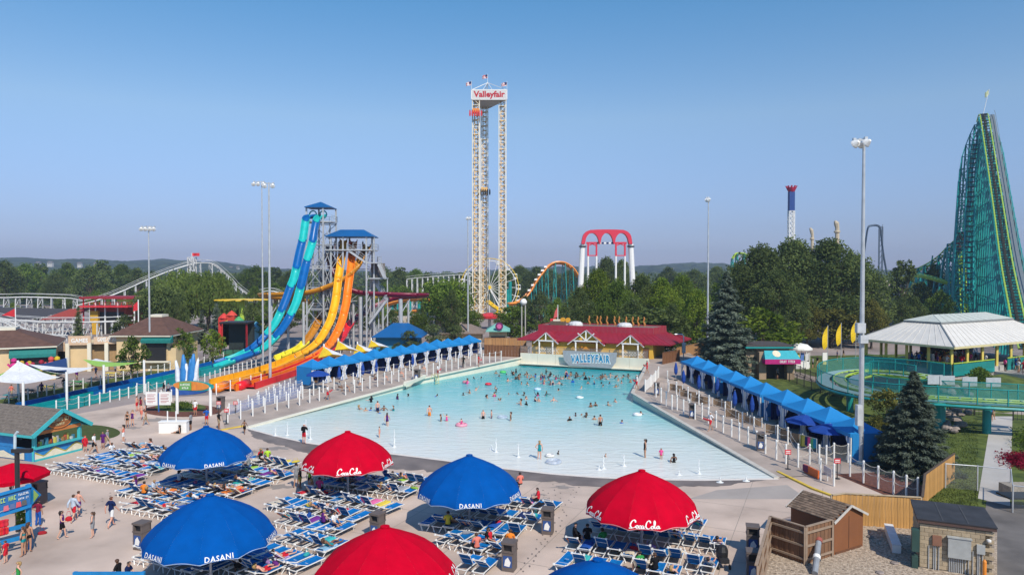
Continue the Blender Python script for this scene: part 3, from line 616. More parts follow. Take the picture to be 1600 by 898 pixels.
def slide(name,label,pts,r,mats,seg=8,A=1.75,k=6):
 p = spline(pts,k); t = thing(name,label,'water slide',(p[-1].x,p[-1].y,0),group='water slides of the tower')
 i = j = 0
 while i < len(p) - 1:
  q = p[i:i + seg + 1]; m = mats(j,i / len(p)) if callable(mats) else mats[j % len(mats)]
  if len(q) > 1:
   mb = MB(); chute(mb,q,r,A=A); mb.obj('segment',m,t,smooth=True)
   fl = MB(); chute(fl,[q[0],q[0] + (q[1] - q[0]).normalized() * .10],r + .015,.13,A=A); fl.obj('flange',m,t)
  i += seg; j += 1
 return t,p
def PP(lst): return [P(*a) for a in lst]
sl,p = slide('speed_slide','outer teal and blue speed slide with a straight drop into the far lane',PP([(489,341,136.5),(481,342.5,135),(478,352,134),(474,378,132),(468,404,130),(461.5,435,127.5),(456.5,449,126),(448,473,124),(435,503,121.5),(420,524,119),(397.6,546,116.5),(377.6,557,114),(355,565,112.5),(338,570.5,111.5)]),0.62,[blue_gel,teal_gel],9)
sl2,p2 = slide('speed_slide','inner blue and teal speed slide beside the tower dropping into the near lane',PP([(505,341,137),(498,343,135.5),(494.5,354,134.5),(490,379,133),(485,397,131),(478.7,420,129),(471,452,126),(463,480,123.5),(450,506,121),(433,529,117.5),(412.7,548,114.5),(390,558.5,112),(365,567.5,110),(338,577,107.7)]),0.62,[teal_gel,blue_gel],9)
for s_,q,m in ((sl,p,teal_gel),(sl2,p2,teal_gel)):
 mb = MB(); c = q[0]; d = (q[0] - q[1]).normalized()
 mb.tube([c + Vector((.66 * cos(a),.15 * sin(a),.7 + .72 * sin(a))) for a in [2 * pi * j / 14 for j in range(14)]],.13,6,closed=True); mb.obj('entry_hood',m,s_)
def lane(parent,a,b,w,hgt,m,w0=None,name='runout_lane'):
 a,b = Vector(a),Vector(b); L = (b - a).length; nseg = max(3,int(L / 5)); dirn = Vector((b.x - a.x,b.y - a.y,0)).normalized(); x = Vector((dirn.y,-dirn.x,0)); w0 = w0 or w
 def at(t): return Vector((lerp(a.x,b.x,t),lerp(a.y,b.y,t),lerp(a.z,b.z,min(1,t * 2.2) ** .7) if a.z > b.z else a.z)),lerp(w0,w,min(1,t * 2.0)) / 2
 for i in range(nseg):
  (p,u),(q,v) = at(i / nseg + .0015),at((i + 1) / nseg - .0015); mb = MB()
  for sgn in (-1,1):
   for c_,d_,h_ in ((p,q,hgt),):
    i0,i1,o0,o1 = c_ + x * sgn * u,d_ + x * sgn * v,c_ + x * sgn * (u + .16),d_ + x * sgn * (v + .16); zt = Vector((0,0,hgt))
    mb.add([i0,i1,i1 + zt,i0 + zt,o0,o1,o1 + zt,o0 + zt,flat(o0),flat(o1)],[(0,1,2,3),(3,2,6,7),(4,5,6,7),(4,5,9,8)])
  f0 = Vector((0,0,.14)); mb.add([p - x * u + f0,p + x * u + f0,q + x * v + f0,q - x * v + f0],[(0,1,2,3)])
  mb.obj(name,m,parent)
lane(sl,p[-1] - Vector((0,0,.1)),G(40,640.5,.15),2.3,.75,blue_gel,1.4)
lane(sl2,p2[-1] - Vector((0,0,.1)),G(52,646.5,.15),2.3,.75,gel('deep_teal_fibreglass',(0.004,0.30,0.31)),1.4)
# the three colours that share the wide run-out
ys,p = slide('body_slide','yellow slide that drops straight from the middle of the tower',PP([(537,376,140),(536,392,138.5),(532.5,419,136),(529.5,440,134.5),(527,460,133),(523.7,481,131),(518,503,129),(509,521,126.5),(497.6,538,123),(481.7,551,119),(467,558.5,115.5)]),0.62,[yel_gel],8)
lane(ys,p[-1] - Vector((0,0,.1)),G(344,602,.15),2.9,.8,yel_gel,1.5)
os_,p = slide('body_slide','orange slide that drops beside the yellow one',PP([(553,378,140),(551.5,394,138.5),(549.7,411,137),(547.5,433,135),(544,460,133),(541,481,131),(535,506,128.5),(526.6,525,125.5),(516,542,121),(500,556,116),(482,565,112.5)]),0.62,[ora_gel],8)
lane(os_,p[-1] - Vector((0,0,.1)),G(352,609,.15),2.5,.75,ora_gel,1.5)
def turn(c,R0,a0,a1,z0,z1,n=7): return [Vector((c[0] + R0 * cos(lerp(a0,a1,i / (n - 1))),c[1] + R0 * sin(lerp(a0,a1,i / (n - 1))),lerp(z0,z1,i / (n - 1)))) for i in range(n)]
ms,p = slide('body_slide','maroon slide that loops far out on grey posts and returns red',PP([(514,385,140),(514.5,400,139.5),(517,418,138.5),(522,433,138),(528,442,138),(538,450,138),(551,457,138.2),(567,460.5,138.5),(605,462.6,139),(641,463.8,139.6),(660,464,141.5),(664,464.5,144.5),(652,465.5,148),(619,468.5,149),(597.5,476,148.5),(578.7,486,147),(564,496,144.5),(551,506,141),(541,519,136),(533,533,130),(518,549,121.5),(500,560,115.5)]),0.66,lambda j,f: mar_gel if f < .80 else red_gel,8)
lane(ms,p[-1] - Vector((0,0,.1)),G(384,606,.15),2.2,.7,red_gel,1.4)
gs,p = slide('body_slide','golden brown slide that loops left behind the blue slides and ends yellow',PP([(576,385,139.5),(573,393,138.5),(566,406,137),(560,419,136),(551,429,135.5),(538,439,135.2),(519,448,135),(497,456,135),(470,461,135),(430,463,135.5),(414,463.5,137),(409,464.5,140),(418,466,143.5),(450,469,145),(480,474,144.5),(496,481,143),(502,492,140),(497,507,136),(487.5,525,130),(471,545,121.5),(450,556,116),(434,562.5,113)]),0.62,lambda j,f: gold_gel if f < .84 else lem_gel,8)
# blunt orange and red ends of the lanes
for par,px,py,m in ((os_,347,610,ora_gel),(ms,381,607,red_gel)):
 e = G(px,py); MB().tube([e + Vector((-.2,-1.4,.45)),e + Vector((0,1.2,.5))],[.6,.62],10).obj('end_bumper',m,par,smooth=True)
# ---- slide tower
tw = thing('slide_tower','grey steel slide tower with stairs and two blue hip roofs','slide tower',(-36,138,0))
K = 138 / F
def X(px): return (px - 800) * K
def Z(py): return CAMZ - (py - HZ) * K
roofm = mat('blue_roof_metal',(0.006,0.10,0.30),0.45,var=0.08,scale=0.6)
def hip(name,x0,x1,y0,y1,ze,zr,ins,parent,m,th=.15,world=True):
 mb = MB(); cy_ = (y0 + y1) / 2; a = [(x0,y0,ze),(x1,y0,ze),(x1,y1,ze),(x0,y1,ze)]; r = [(x0 + ins,cy_,zr),(x1 - ins,cy_,zr)]
 mb.add(a + r + [(p[0],p[1],ze - th) for p in a],[(0,1,5,4),(1,2,5),(2,3,4,5),(3,0,4),(0,6,7,1),(1,7,8,2),(2,8,9,3),(3,9,6,0),(6,9,8,7)])
 return mb.obj(name,m,parent,world=world)
hip('roof',X(482.5),X(522.5),135.2,140.2,Z(325),Z(316),2.4,tw,roofm); hip('roof',X(513),X(585.5),135.5,142,Z(369.5),Z(358.5),2.2,tw,roofm)
def post(x,y,z0,z1,w=.28,parent=tw,m=steel): MB().beam((x,y,z0),(x,y,z1),w).obj('post',m,parent)
for px,y,top in [(484,136,326),(494.5,140,326),(510.5,135.6,326),(521.5,140,326),(521.5,136,370),(540,136,370),(540,141.5,370),(576,136,370),(576,141.5,370),(584.5,138,370),(486,139.5,346),(516,138,346)]: post(X(px),y,0,Z(top))
def railing(mb,a,b,h=1.1,step=1.5):
 a,b = Vector(a),Vector(b); n = max(1,int((b - a).length / step))
 for i in range(n + 1): mb.beam(vl(a,b,i / n),vl(a,b,i / n) + Vector((0,0,h)),.06)
 for z in (h,h * .55): mb.beam(a + Vector((0,0,z)),b + Vector((0,0,z)),.05)
for (x0,x1,y0,y1,py) in [(486,523,135.6,140.2,346.5),(513,585,135.6,142,390),(492,516,136,141,418),(490,514,136,141,450),(490,512,136,141,482),(490,512,136,141,513)]:
 z = Z(py); MB().box((X((x0 + x1) / 2),(y0 + y1) / 2,z - .25),(X(x1) - X(x0),y1 - y0,.25)).obj('platform',steel,tw)
 rb = MB(); a,b,c,d = (X(x0),y0,z),(X(x1),y0,z),(X(x1),y1,z),(X(x0),y1,z)
 for u,v in ((b,c),(c,d)) + (((a,b),) if py > 400 else ()): railing(rb,u,v)
 rb.obj('railing',steel,tw)
rb = MB(); railing(rb,(X(514),135.6,Z(390)),(X(532),135.6,Z(390))); railing(rb,(X(556),135.6,Z(390)),(X(570),135.6,Z(390))); rb.obj('railing',steel,tw)
br = MB()
pairs = [(484,510.5,135.9),(510.5,521.5,136),(486,521,140),(540,576,141.6),(521.5,540,136.1)]
for xa,xb,y in pairs:
 zt = Z(350 if xb < 525 else 395); n = 6
 for i in range(n):
  z0,z1 = zt * i / n,zt * (i + 1) / n; br.beam((X(xa),y,z0),(X(xb),y,z1),.10); br.beam((X(xb),y,z0),(X(xa),y,z1),.10); br.beam((X(xa),y,z1),(X(xb),y,z1),.14)
for px in (484,510.5,521.5,576):
 for i in range(6):
  zt = Z(390); br.beam((X(px),136,zt * i / 6),(X(px),141,zt * (i + 1) / 6),.10)
br.obj('bracing',steel,tw)
def stair(a,b,w,parent,y):
 a,b = Vector(a),Vector(b); mb = MB()
 for s in (-w / 2,w / 2): mb.beam(a + Vector((0,s,0)),b + Vector((0,s,0)),.08,.4); railing(mb,a + Vector((0,s,.1)),b + Vector((0,s,.1)))
 n = max(3,int(abs(b.z - a.z) / .25))
 for i in range(n): p = vl(a,b,(i + .5) / n); mb.box((p.x,p.y,p.z),(abs(b.x - a.x) / n * .9,w,.05))
 mb.obj('stair',steel,parent)
stair((X(546),136.5,Z(390)),(X(575),136.5,Z(410)),1.4,tw,0)
MB().box((X(584),138,Z(410) - .2),(X(594) - X(574),4,.2)).obj('platform',steel,tw)
rb = MB(); railing(rb,(X(575),136,Z(410)),(X(593),136,Z(410))); railing(rb,(X(593),136,Z(410)),(X(593),140,Z(410))); rb.obj('railing',steel,tw)
stair((X(592),137,Z(410)),(X(603),137,Z(434)),1.4,tw,0)
MB().box((X(589),139.2,Z(433)),(X(600) - X(578),.12,Z(411) - Z(433))).obj('stair_screen',mat('grey_mesh',(0.17,0.155,0.15),0.8),tw)
MB().box((X(591),138.5,Z(434) - .2),(X(604) - X(577),3,.2)).obj('platform',steel,tw)
stair((X(578),139.5,Z(434)),(X(604),139.5,Z(470)),1.4,tw,0); stair((X(604),137.5,Z(470)),(X(578),137.5,Z(505)),1.4,tw,0); stair((X(578),139.5,Z(505)),(X(604),139.5,Z(545)),1.4,tw,0)
for px in (577,590,604): post(X(px),139,0,Z(434),.2)
for i,(py0,py1) in enumerate([(513,482),(482,450),(450,418),(418,390)]):
 a,b = (493,511) if i % 2 else (511,493); stair((X(a),139.5,Z(py0)),(X(b),139.5,Z(py1)),1.2,tw,0)
for k_ in range(4): MB().box((X(501.5),141.1,Z(513) + (Z(418) - Z(513)) * k_ / 4),(X(511) - X(492),.1,2.2)).obj('stair_screen',MATS['grey_mesh'],tw)
# posts that carry the loops of the slides
for px,py,Y,top in [(563.5,0,138.5,462),(626,0,139.6,465),(638,0,148.5,468),(598,0,148.5,478),(450,0,126,470),(424,0,137,466),(474,0,124,470),(552,0,140,470)]:
 q = P(px,top,Y); t = thing('slide_post',{563.5: 'thick grey slide post left under the maroon slide',626: 'thick grey slide post with a strut under the maroon loop',638: 'grey post behind the maroon loop end',598: 'thin grey post under the returning maroon slide',450: 'grey post beneath the outer blue slide',424: 'grey post below the golden brown loop',474: 'grey post beneath the inner blue slide',552: 'grey post behind the orange slide'}[px],'post',(q.x,q.y,0),group='grey posts under the slides')
 MB().tube([(q.x,q.y,0),(q.x,q.y,q.z - .2)],.42 if px in (563.5,626) else .24,10).obj('column',steel,t)
 MB().beam((q.x,q.y,q.z - 3.2),(q.x + 1.8,q.y,q.z - .3),.18).obj('strut',steel,t)
# ================================================================ DROP TOWER
dt = thing('drop_tower','tall white and orange three column drop tower with red lettering on top','drop tower',(-8,226,0))
tan = mat('tower_tan',(0.78,0.48,0.17),0.5,var=0.1)
def lattice(mb,c,w,z0,z1,bay,th=.16,dg=.11,x_=False):
 cs = [(c[0] + sx * w / 2,c[1] + sy * w / 2) for sx,sy in ((-1,-1),(1,-1),(1,1),(-1,1))]
 n = max(1,round((z1 - z0) / bay))
 for x,y in cs: mb.beam((x,y,z0),(x,y,z1),th,caps=False)
 for i in range(n):
  a,b = lerp(z0,z1,i / n),lerp(z0,z1,(i + 1) / n)
  for j in range(4):
   p,q = cs[j],cs[(j + 1) % 4]; mb.beam((*p,b),(*q,b),dg,caps=False)
   if i % 2 or x_: mb.beam((*p,a),(*q,b),dg,caps=False)
   if not i % 2 or x_: mb.beam((*q,a),(*p,b),dg,caps=False)
KT = 0.2
tops = 147
cols = [(744.2,222),(757.2,231),(785.3,223)]
for px,Y in cols:
 x = (px - 800) * Y / F; zt = CAMZ + (HZ - tops) * .2; wt_ = mat('tower_white',(0.80,0.735,0.59),0.5,var=.06); mb = MB(); lattice(mb,(x,Y),2.15,0,zt,2.2,.24,.13); mb.obj('lattice_column',wt_,dt)
 mb = MB()
 for ox in (-.5,.5): mb.beam((x + ox,Y + .4,0),(x + ox,Y + .4,zt - 2),.42,.3,caps=False)
 for i in range(46): mb.box((x,Y + .4,.8 + i * 1.45),(1.5,.5,.3))
 mb.obj('guide_track',tan,dt)
 MB().box((x,Y,0),(3.6,3.6,.8)).obj('footing',cream,dt)
cx = [((px - 800) * Y / F,Y) for px,Y in cols]; zs0,zs1 = 67.8,70.7
fx0,fx1 = -12.4,-1.55; fy = 220.7
tri = [(fx0,fy),(fx1,fy),((cx[1][0]) + 1.0,233),((cx[1][0]) - 1.0,233)]
mb = MB()
for i in range(4):
 a,b = tri[i],tri[(i + 1) % 4]
 for z in (zs0,zs1): mb.beam((*a,z),(*b,z),.25)
 mb.beam((*a,zs0),(*a,zs1),.25)
mb.obj('crown_frame',white,dt)
MB().box(((fx0 + fx1) / 2,fy - .02,zs0 + .15),(fx1 - fx0,.18,zs1 - zs0 - .3)).obj('sign_panel',mat('panel_white',(0.62,0.61,0.6),0.6),dt)
mb = MB(); a,b = Vector((*tri[0],zs0)),Vector((*tri[3],zs0)); mb.add([a,b,b + Vector((0,0,2.6)),a + Vector((0,0,2.6))],[(0,1,2,3)]); mb.obj('sign_panel',white,dt)
mb = MB(); mb.add([(*t_,zs0 - .03) for t_ in tri],[(3,2,1,0)]); mb.obj('soffit',mat('soffit_grey',(0.5,0.5,0.5),0.7),dt)
mb = MB(); put_text(mb,'Valleyfair',((fx0 + fx1) / 2,fy - .14,zs0 + .75),(1,0,0),(0,0,1),1.75,0,fitw=9.6,bold=.035); mb.obj('lettering',mat('red_sign',(0.5,0.015,0.03),0.5),dt)
ap = Vector((-7.6,225,74.0)); mb = MB()
for p_ in tri: mb.beam((*p_,zs1),ap,.17)
for t_ in (.3,.6):
 mb.beam(Vector((lerp(fx0,fx1,t_ * .9 + .05),fy,zs1)),ap,.1)
mb.beam(ap,ap + Vector((0,0,2.6)),.1); mb.obj('roof_frame',white,dt)
flagm = mat('flag_stripes',(0.6,0.1,0.1),0.8,ramp=[(0.4,(0.55,0.03,0.05)),(0.55,(0.75,0.72,0.72))],scale=3)
def flag(mb,p,w,h,dx=-1,drop=.25):
 mb.sheet([[(p[0] + dx * w * t,p[1] + .12 * w * sin(t * 7),p[2] - drop * w * t + z * h) for t in (0,.25,.5,.75,1)] for z in (0,-.5,-1)])
mb = MB(); cb = MB()
for q in (ap + Vector((0,0,2.6)),Vector((fx0,fy,zs1 + 2.6)),Vector((fx1,fy,zs1 + 2.4))):
 flag(mb,q,1.7,1.1); flag(cb,q + Vector((0,-.03,0)),.75,.6)
mb.obj('flag',flagm,dt); cb.obj('flag_canton',mat('navy',(0.02,0.03,0.12),0.8),dt)
mb = MB()
for q in ((fx0,fy),(fx1,fy)): mb.beam((*q,zs1),(*q,zs1 + 2.7),.08)
mb.obj('flagpole',white,dt)
for (px,py,Y,full) in ((744.2,177,222,1),(757.2,298,231,0)):
 x = (px - 800) * Y / F; z = CAMZ - (py - HZ) * Y / F
 cg = MB().box((x,Y - 1.7,z - .7),(2.0,.6,1.5)).obj('carriage',orange if full else tan,dt)
 for i in range(6): MB().box((x - 1.7 + i * .68,Y - 2.2,z - 1.1),(.5,.6,1.1),top=.8).obj('seat',red if full else dark,cg,world=False) if False else None
 st = MB();
 for i in range(6): st.box((x - 1.75 + i * .7,Y - 2.3,z - 1.2),(.5,.55,1.2),0,.8); st.box((x - 1.75 + i * .7,Y - 2.65,z - 1.7),(.4,.3,.8))
 st.obj('seat_row',red if full else dark,dt)
 st = MB()
 for i in range(6): st.lathe((x - 1.75 + i * .7,Y - 2.5,z + .0),[(.05,0),(.13,.1),(.12,.22),(.03,.3)],6)
 st.obj('rider_heads',mat('rider_skin',(0.4,0.24,0.17),0.7),dt)
# ================================================================ FERRIS WHEEL
c = P(765,449,262); rw = 10.6
fw = thing('ferris_wheel','white ferris wheel seen between the legs of the drop tower','ferris wheel',(c.x,c.y,0))
for dy in (-.8,.8):
 for rr,m in ((rw,yellow),(rw * .92,white)): MB().tube([c + Vector((rr * cos(a),dy,rr * sin(a))) for a in [2 * pi * i / 40 for i in range(40)]],.13,5,closed=True).obj('rim',m,fw)
 mb = MB()
 for i in range(20): a = 2 * pi * i / 20; mb.beam(c + Vector((0,dy * .4,0)),c + Vector((rw * cos(a),dy,rw * sin(a))),.13)
 mb.obj('spoke',white,fw)
 mb = MB(); mb.beam(c + Vector((0,dy * 1.5,0)),(c.x - 5,c.y + dy * 2,0),.35); mb.beam(c + Vector((0,dy * 1.5,0)),(c.x + 5,c.y + dy * 2,0),.35); mb.obj('support_leg',white,fw)
MB().tube([c + Vector((0,-1.4,0)),c + Vector((0,1.4,0))],.7,12).obj('hub',yellow,fw)
for i in range(16):
 a = 2 * pi * i / 16 + .1; q = c + Vector((rw * cos(a),0,rw * sin(a)))
 g_ = MB(); g_.lathe(q + Vector((0,0,-2.1)),[(.5,0),(.85,.25),(.9,.8),(.8,.82)],8); g_.lathe(q + Vector((0,0,-.3)),[(.95,0),(.5,.3),(.05,.42)],8)
 for s_ in (-.75,.75): g_.beam(q + Vector((s_,0,-1.4)),q + Vector((s_,0,-.25)),.08)
 g_.obj('gondola',white,fw)
# ================================================================ COASTER TRACK
def track(t,pts,gauge,rail_r,m_rail,m_tie,step=1.2,spine=None,m_spine=None,ups=None):
 P_ = [Vector(p) for p in pts]; L,Rr = [],[]
 for i,p in enumerate(P_):
  d = (P_[min(i + 1,len(P_) - 1)] - P_[max(i - 1,0)]).normalized(); x = Vector((d.y,-d.x,0)).normalized(); L.append(p - x * gauge / 2); Rr.append(p + x * gauge / 2)
 MB().tube(L,rail_r,5).obj('rail',m_rail,t); MB().tube(Rr,rail_r,5).obj('rail',m_rail,t)
 mb = MB()
 for p,d in along(P_,step):
  x = Vector((d.y,-d.x,0)).normalized(); mb.beam(p - x * gauge / 2,p + x * gauge / 2,rail_r * 1.3)
 mb.obj('crosstie',m_tie,t,kind='stuff')
 if spine: MB().tube([p - Vector((0,0,spine * 2)) for p in P_],spine,6).obj('spine',m_spine or m_rail,t)
def bents(t,pts,every,m,spread=.12,w0=1.4,th=.18,girt=4.0,name='trestle',lon=True,zmin=0.0):
 prev = None; mb = MB(); cnt = 0
 for p,d in along(pts,every):
  x = Vector((d.y,-d.x,0)).normalized(); zt = p.z - .3
  if zt < 1 + zmin: prev = None; continue
  f = lambda s,z: Vector((p.x,p.y,0)) + x * s * (w0 / 2 + spread * (zt - z)) + Vector((0,0,z))
  n = max(1,round((zt - zmin) / girt))
  for s in (-1,1): mb.beam(f(s,zmin),f(s,zt),th,caps=False)
  for i in range(n):
   a,b = lerp(zmin,zt,i / n),lerp(zmin,zt,(i + 1) / n); mb.beam(f(-1,b),f(1,b),th * .7,caps=False); mb.beam(f(-1,a),f(1,b),th * .6,caps=False)
   if n < 9: mb.beam(f(1,a),f(-1,b),th * .6,caps=False)
  if lon and prev:
   g,zq = prev
   for s in (-1,1):
    k = max(1,round(min(zt,zq) / girt))
    for i in range(k): mb.beam(g(s,min(zq,girt * (i + 1))),f(s,min(zt,girt * (i + 1))),th * .6,caps=False); mb.beam(g(s,girt * i),f(s,min(zt,girt * (i + 1))),th * .5,caps=False)
  prev = (f,zt); cnt += 1
  mb.obj(name,m,t); mb = MB()
 if mb.v: mb.obj(name,m,t)
oc = thing('roller_coaster','orange coaster hill on teal supports with cars climbing it','roller coaster',P(840,498,232) * 1.0)
oc.location.z = 0
pts = spline(PP([(795,474,226),(811,471,228),(827,456,230),(841,434,231),(854,418,232),(864.6,410.5,232.5),(875,409,233),(886,412.5,234),(897,422,235),(908,442,236),(916,460,236)]),8)
track(oc,pts,1.5,.28,orange,orange,1.6,.3,orange); bents(oc,pts[6:],3.2,teal,.10,2.0,.22,4)
for i in range(6):
 q = pts[16 + i * 3] + Vector((0,0,.3)); mb = MB(); mb.box(q,(1.1,1.3,.55),0,.85); mb.obj('coaster_car',white,oc)
# other bits of that ride lower down: teal columns and orange curves beyond the slides
oc2 = thing('roller_coaster','low orange and teal coaster curves behind the blue shop roof','roller coaster',(-25,215,0))
pts = spline(PP([(590,480,205),(615,471,206),(645,466,207),(672,468,208),(690,476,212),(672,482,216),(640,486,218),(605,490,216)]),6); track(oc2,pts,1.4,.28,orange,orange,1.6,.3,orange)
for px,top in ((612,473),(640,470),(655,470),(668,472),(676,478)):
 q = P(px,top,207); MB().tube([(q.x,q.y,0),(q.x,q.y,q.z)],.55,8).obj('column',teal,oc2)
pts = spline(PP([(762,470,240),(772,478,238),(781,484,236),(776,490,234),(764,495,233)]),6); track(oc2,pts,1.4,.28,yellow,yellow,1.6,.3,yellow)
for px,top in ((766,490),(771,492),(776,489),(793,452),(797,440)):
 q = P(px,top,246); MB().tube([(q.x,q.y,0),(q.x,q.y,q.z)],.6,8).obj('column',teal,oc2)
pts = spline(PP([(578,470,240),(590,462,240),(602,460,240),(614,463,240),(622,470,240)]),5)
yc = thing('roller_coaster','small yellow coaster arch seen under the maroon slide','roller coaster',(-44,240,0)); track(yc,pts,1.2,.25,yellow,yellow,1.3,.25,yellow)
for px,top in ((579,470),(602,461),(621,469)): q = P(px,top,240); MB().tube([(q.x,q.y,0),(q.x,q.y,q.z)],.3,8).obj('column',teal,yc)
# ================================================================ RED ARCH RIDE
KA = 200 / F
ar = thing('arch_ride','red three arched swing ride on white slanted legs','ride',(26,200,0))
AX = lambda z: (880 + z / 7.486 - 800) * KA
AZ = lambda z: CAMZ - (340 + z / 7.486 - HZ) * KA
pink = mat('coral_red',(0.66,0.04,0.075),0.4,var=0.05)
def arch_plate(mb,outer,y,th):
 mb.prism([(x,y,z) for x,z in outer],(0,th,0))
def arcp(cx_,cz,rx,rz_,a0,a1,n=10): return [(cx_ + rx * cos(lerp(a0,a1,i / n)),cz + rz_ * sin(lerp(a0,a1,i / n))) for i in range(n + 1)]
mb = MB(); y0,dy = 199,2.0
top = [(210,310),(213,250),(232,200),(265,165),(310,147),(400,142),(505,141),(610,142),(700,147),(745,165),(780,200),(798,250),(802,310)]
inner = []
for cx_,rx in ((700 - 22,78),(505,72),(333,78)): inner.append([(cx_ + rx * cos(a),300 - 122 * sin(a) if True else 0) for a in [pi * i / 10 for i in range(11)]])
# strip between the outer line and the three openings
def span(x0,x1,n=46):
 for i in range(n):
  xa,xb = lerp(x0,x1,i / n),lerp(x0,x1,(i + 1) / n); q = []
  for x in (xa,xb):
   for (u,v),(u2,v2) in zip(top,top[1:]):
    if u <= x <= u2: zt = lerp(v,v2,(x - u) / (u2 - u) if u2 > u else 0)
   zb = 310
   for cx_,rx in ((678,80),(505,73),(333,80)):
    if abs(x - cx_) < rx: zb = 300 - 118 * sqrt(1 - ((x - cx_) / rx) ** 2.0); zb = max(zb,zt + 16)
   q.append((AX(x),AZ(zt),AZ(max(zb,zt + 16))))
  mb.prism([(q[0][0],y0,q[0][2]),(q[1][0],y0,q[1][2]),(q[1][0],y0,q[1][1]),(q[0][0],y0,q[0][1])],(0,dy,0))
span(211,801)
mb.obj('arch',pink,ar)
for xa,xb,za,zb,r0,r1 in ((226,182,310,850,4.2,4.6),(788,838,310,860,4.2,4.6)):
 MB().tube([(AX(xb),200.0,0),(AX(xa),200,AZ(za))],[r1 * KA,r0 * KA],10).obj('main_leg',white,ar)
 MB().lathe((AX(xa),200,AZ(345)),[(5 * KA,0),(6 * KA,.1),(6 * KA,.3),(4 * KA,.4)],10).obj('collar',dark,ar)
for x0,x1 in ((290,388),(615,720)):
 for x in (x0,x1): MB().tube([(AX(x),200,0),(AX(x),200,AZ(450))],1.6 * KA,8).obj('pillar',white,ar)
 fr_ = MB()
 for x in (x0,x1): fr_.beam((AX(x),200,AZ(450)),(AX(x),200,AZ(300)),2.6 * KA)
 fr_.beam((AX(x0),200,AZ(443)),(AX(x1),200,AZ(443)),1.5 * KA); fr_.beam((AX(x0 - 20),200,AZ(297)),(AX(x1 + 20),200,AZ(297)),3 * KA); fr_.beam((AX(x0),200,AZ(330)),(AX((x0 + x1) / 2),200,AZ(308)),1.5 * KA); fr_.beam((AX(x1),200,AZ(330)),(AX((x0 + x1) / 2),200,AZ(308)),1.5 * KA)
 fr_.obj('portal_frame',pink,ar)
for i in range(6): MB().box((AX(430 + 28 * i),200,AZ(308)),(3.6 * KA,1,2.6 * KA)).obj('light_box',white if i % 2 == 0 else mat('navy',(0.02,0.03,0.12)),ar)
# ================================================================ STAR FLYER AND FAR TOWERS
q = P(1235.5,425,330); x = q.x; KS = 330 / F; zf = lambda py: CAMZ - (py - HZ) * KS
sf = thing('star_flyer','slim swing tower with white lattice, blue shaft and red crown','swing tower',(x,330,0))
mb = MB(); lattice(mb,(x,330),2.3,0,zf(330),2.3,.3,.2,True); mb.obj('lattice_shaft',white,sf)
MB().box((x,330,zf(330)),(2.4,2.4,zf(300) - zf(330))).obj('blue_shaft',mat('royal_blue',(0.012,0.05,0.22),0.5),sf)
mb = MB(); mb.lathe((x,330,zf(301)),[(1.0,0),(1.8,1.0),(2.3,2.0),(2.1,2.2)],10)
for i in range(10): a = 2 * pi * i / 10; mb.beam((x + 1.2 * cos(a),330 + 1.2 * sin(a),zf(300)),(x + 2.5 * cos(a),330 + 2.5 * sin(a),zf(291)),.7,.3)
mb.obj('crown_star',mat('crimson',(0.5,0.01,0.06),0.5),sf)
for px,top,w,lb in ((1269,356,1.0,'shorter cream ride pylon over the huge trees'),(1308,345,1.4,'taller cream ride pylon with a bent head over the huge trees')):
 q = P(px,top,300); t = thing('ride_pylon',lb,'pylon',(q.x,300,0)); w *= .8; cream2 = mat('pylon_tan',(0.5,0.42,0.3),0.7); MB().tube([(q.x,300,0),(q.x + .1,300,q.z - 3),(q.x - .3,300,q.z - 1),(q.x - .9,300,q.z)],[w * .9,w * .8,w,w * .4],8).obj('mast',cream2,t); MB().lathe((q.x,300,q.z - 5),[(w,0),(w * 1.15,.2),(w * 1.15,.7),(w * .9,.9)],10).obj('collar',cream2,t)
gc = thing('roller_coaster','distant blue grey steel coaster tower right of the floodlight pole','roller coaster',(245,500,0)); gcm = mat('coaster_grey',(0.10,0.13,0.18),0.5)
pts = spline(PP([(1346,425,500),(1351,390,500),(1356,357,500),(1362,351.5,500),(1372,352,500),(1376,360,500),(1380,395,500),(1386,428,500)]),5); track(gc,pts,1.8,.25,gcm,gcm,4,.4,gcm)
mb = MB()
for px in (1374,1379): q = P(px,354,500); mb.tube([(q.x,500,0),(q.x,500,q.z)],.55,6)
for i in range(12): za = i * 4; mb.beam((P(1374,400,500).x,500,za),(P(1379,400,500).x,500,za + 4),.3)
mb.obj('column',gcm,gc)
# ================================================================ GREEN COASTER
gr_ = thing('roller_coaster','towering teal trestle lift hill with lime green rails and a flag','roller coaster',(108,160,0))
path = spline(PP([(1604,545,108),(1594,514,117),(1586,475,126),(1573,410,143),(1562.5,340,163),(1552,270,180),(1543,212,194),(1538.5,184,201),(1537,178.5,205),(1535,180,209),(1532,190,213)]),5)
track(gr_,path,1.9,.15,lime,dark,1.5,.3,mat('dark_olive_track',(0.05,0.05,0.03),0.6))
mb = MB(); sd_ = Vector((0.86,-0.5,0))
for a,b in zip(path[:-12],path[1:-11]): mb.beam(a + sd_ * 1.9 - Vector((0,0,.3)),b + sd_ * 1.9 - Vector((0,0,.3)),1.1,.1,caps=False); mb.beam(a + sd_ * 2.5 + Vector((0,0,.8)),b + sd_ * 2.5 + Vector((0,0,.8)),.1,caps=False)
mb.obj('lift_walkway',mat('walkway_grey',(0.16,0.19,0.21),0.6),gr_)
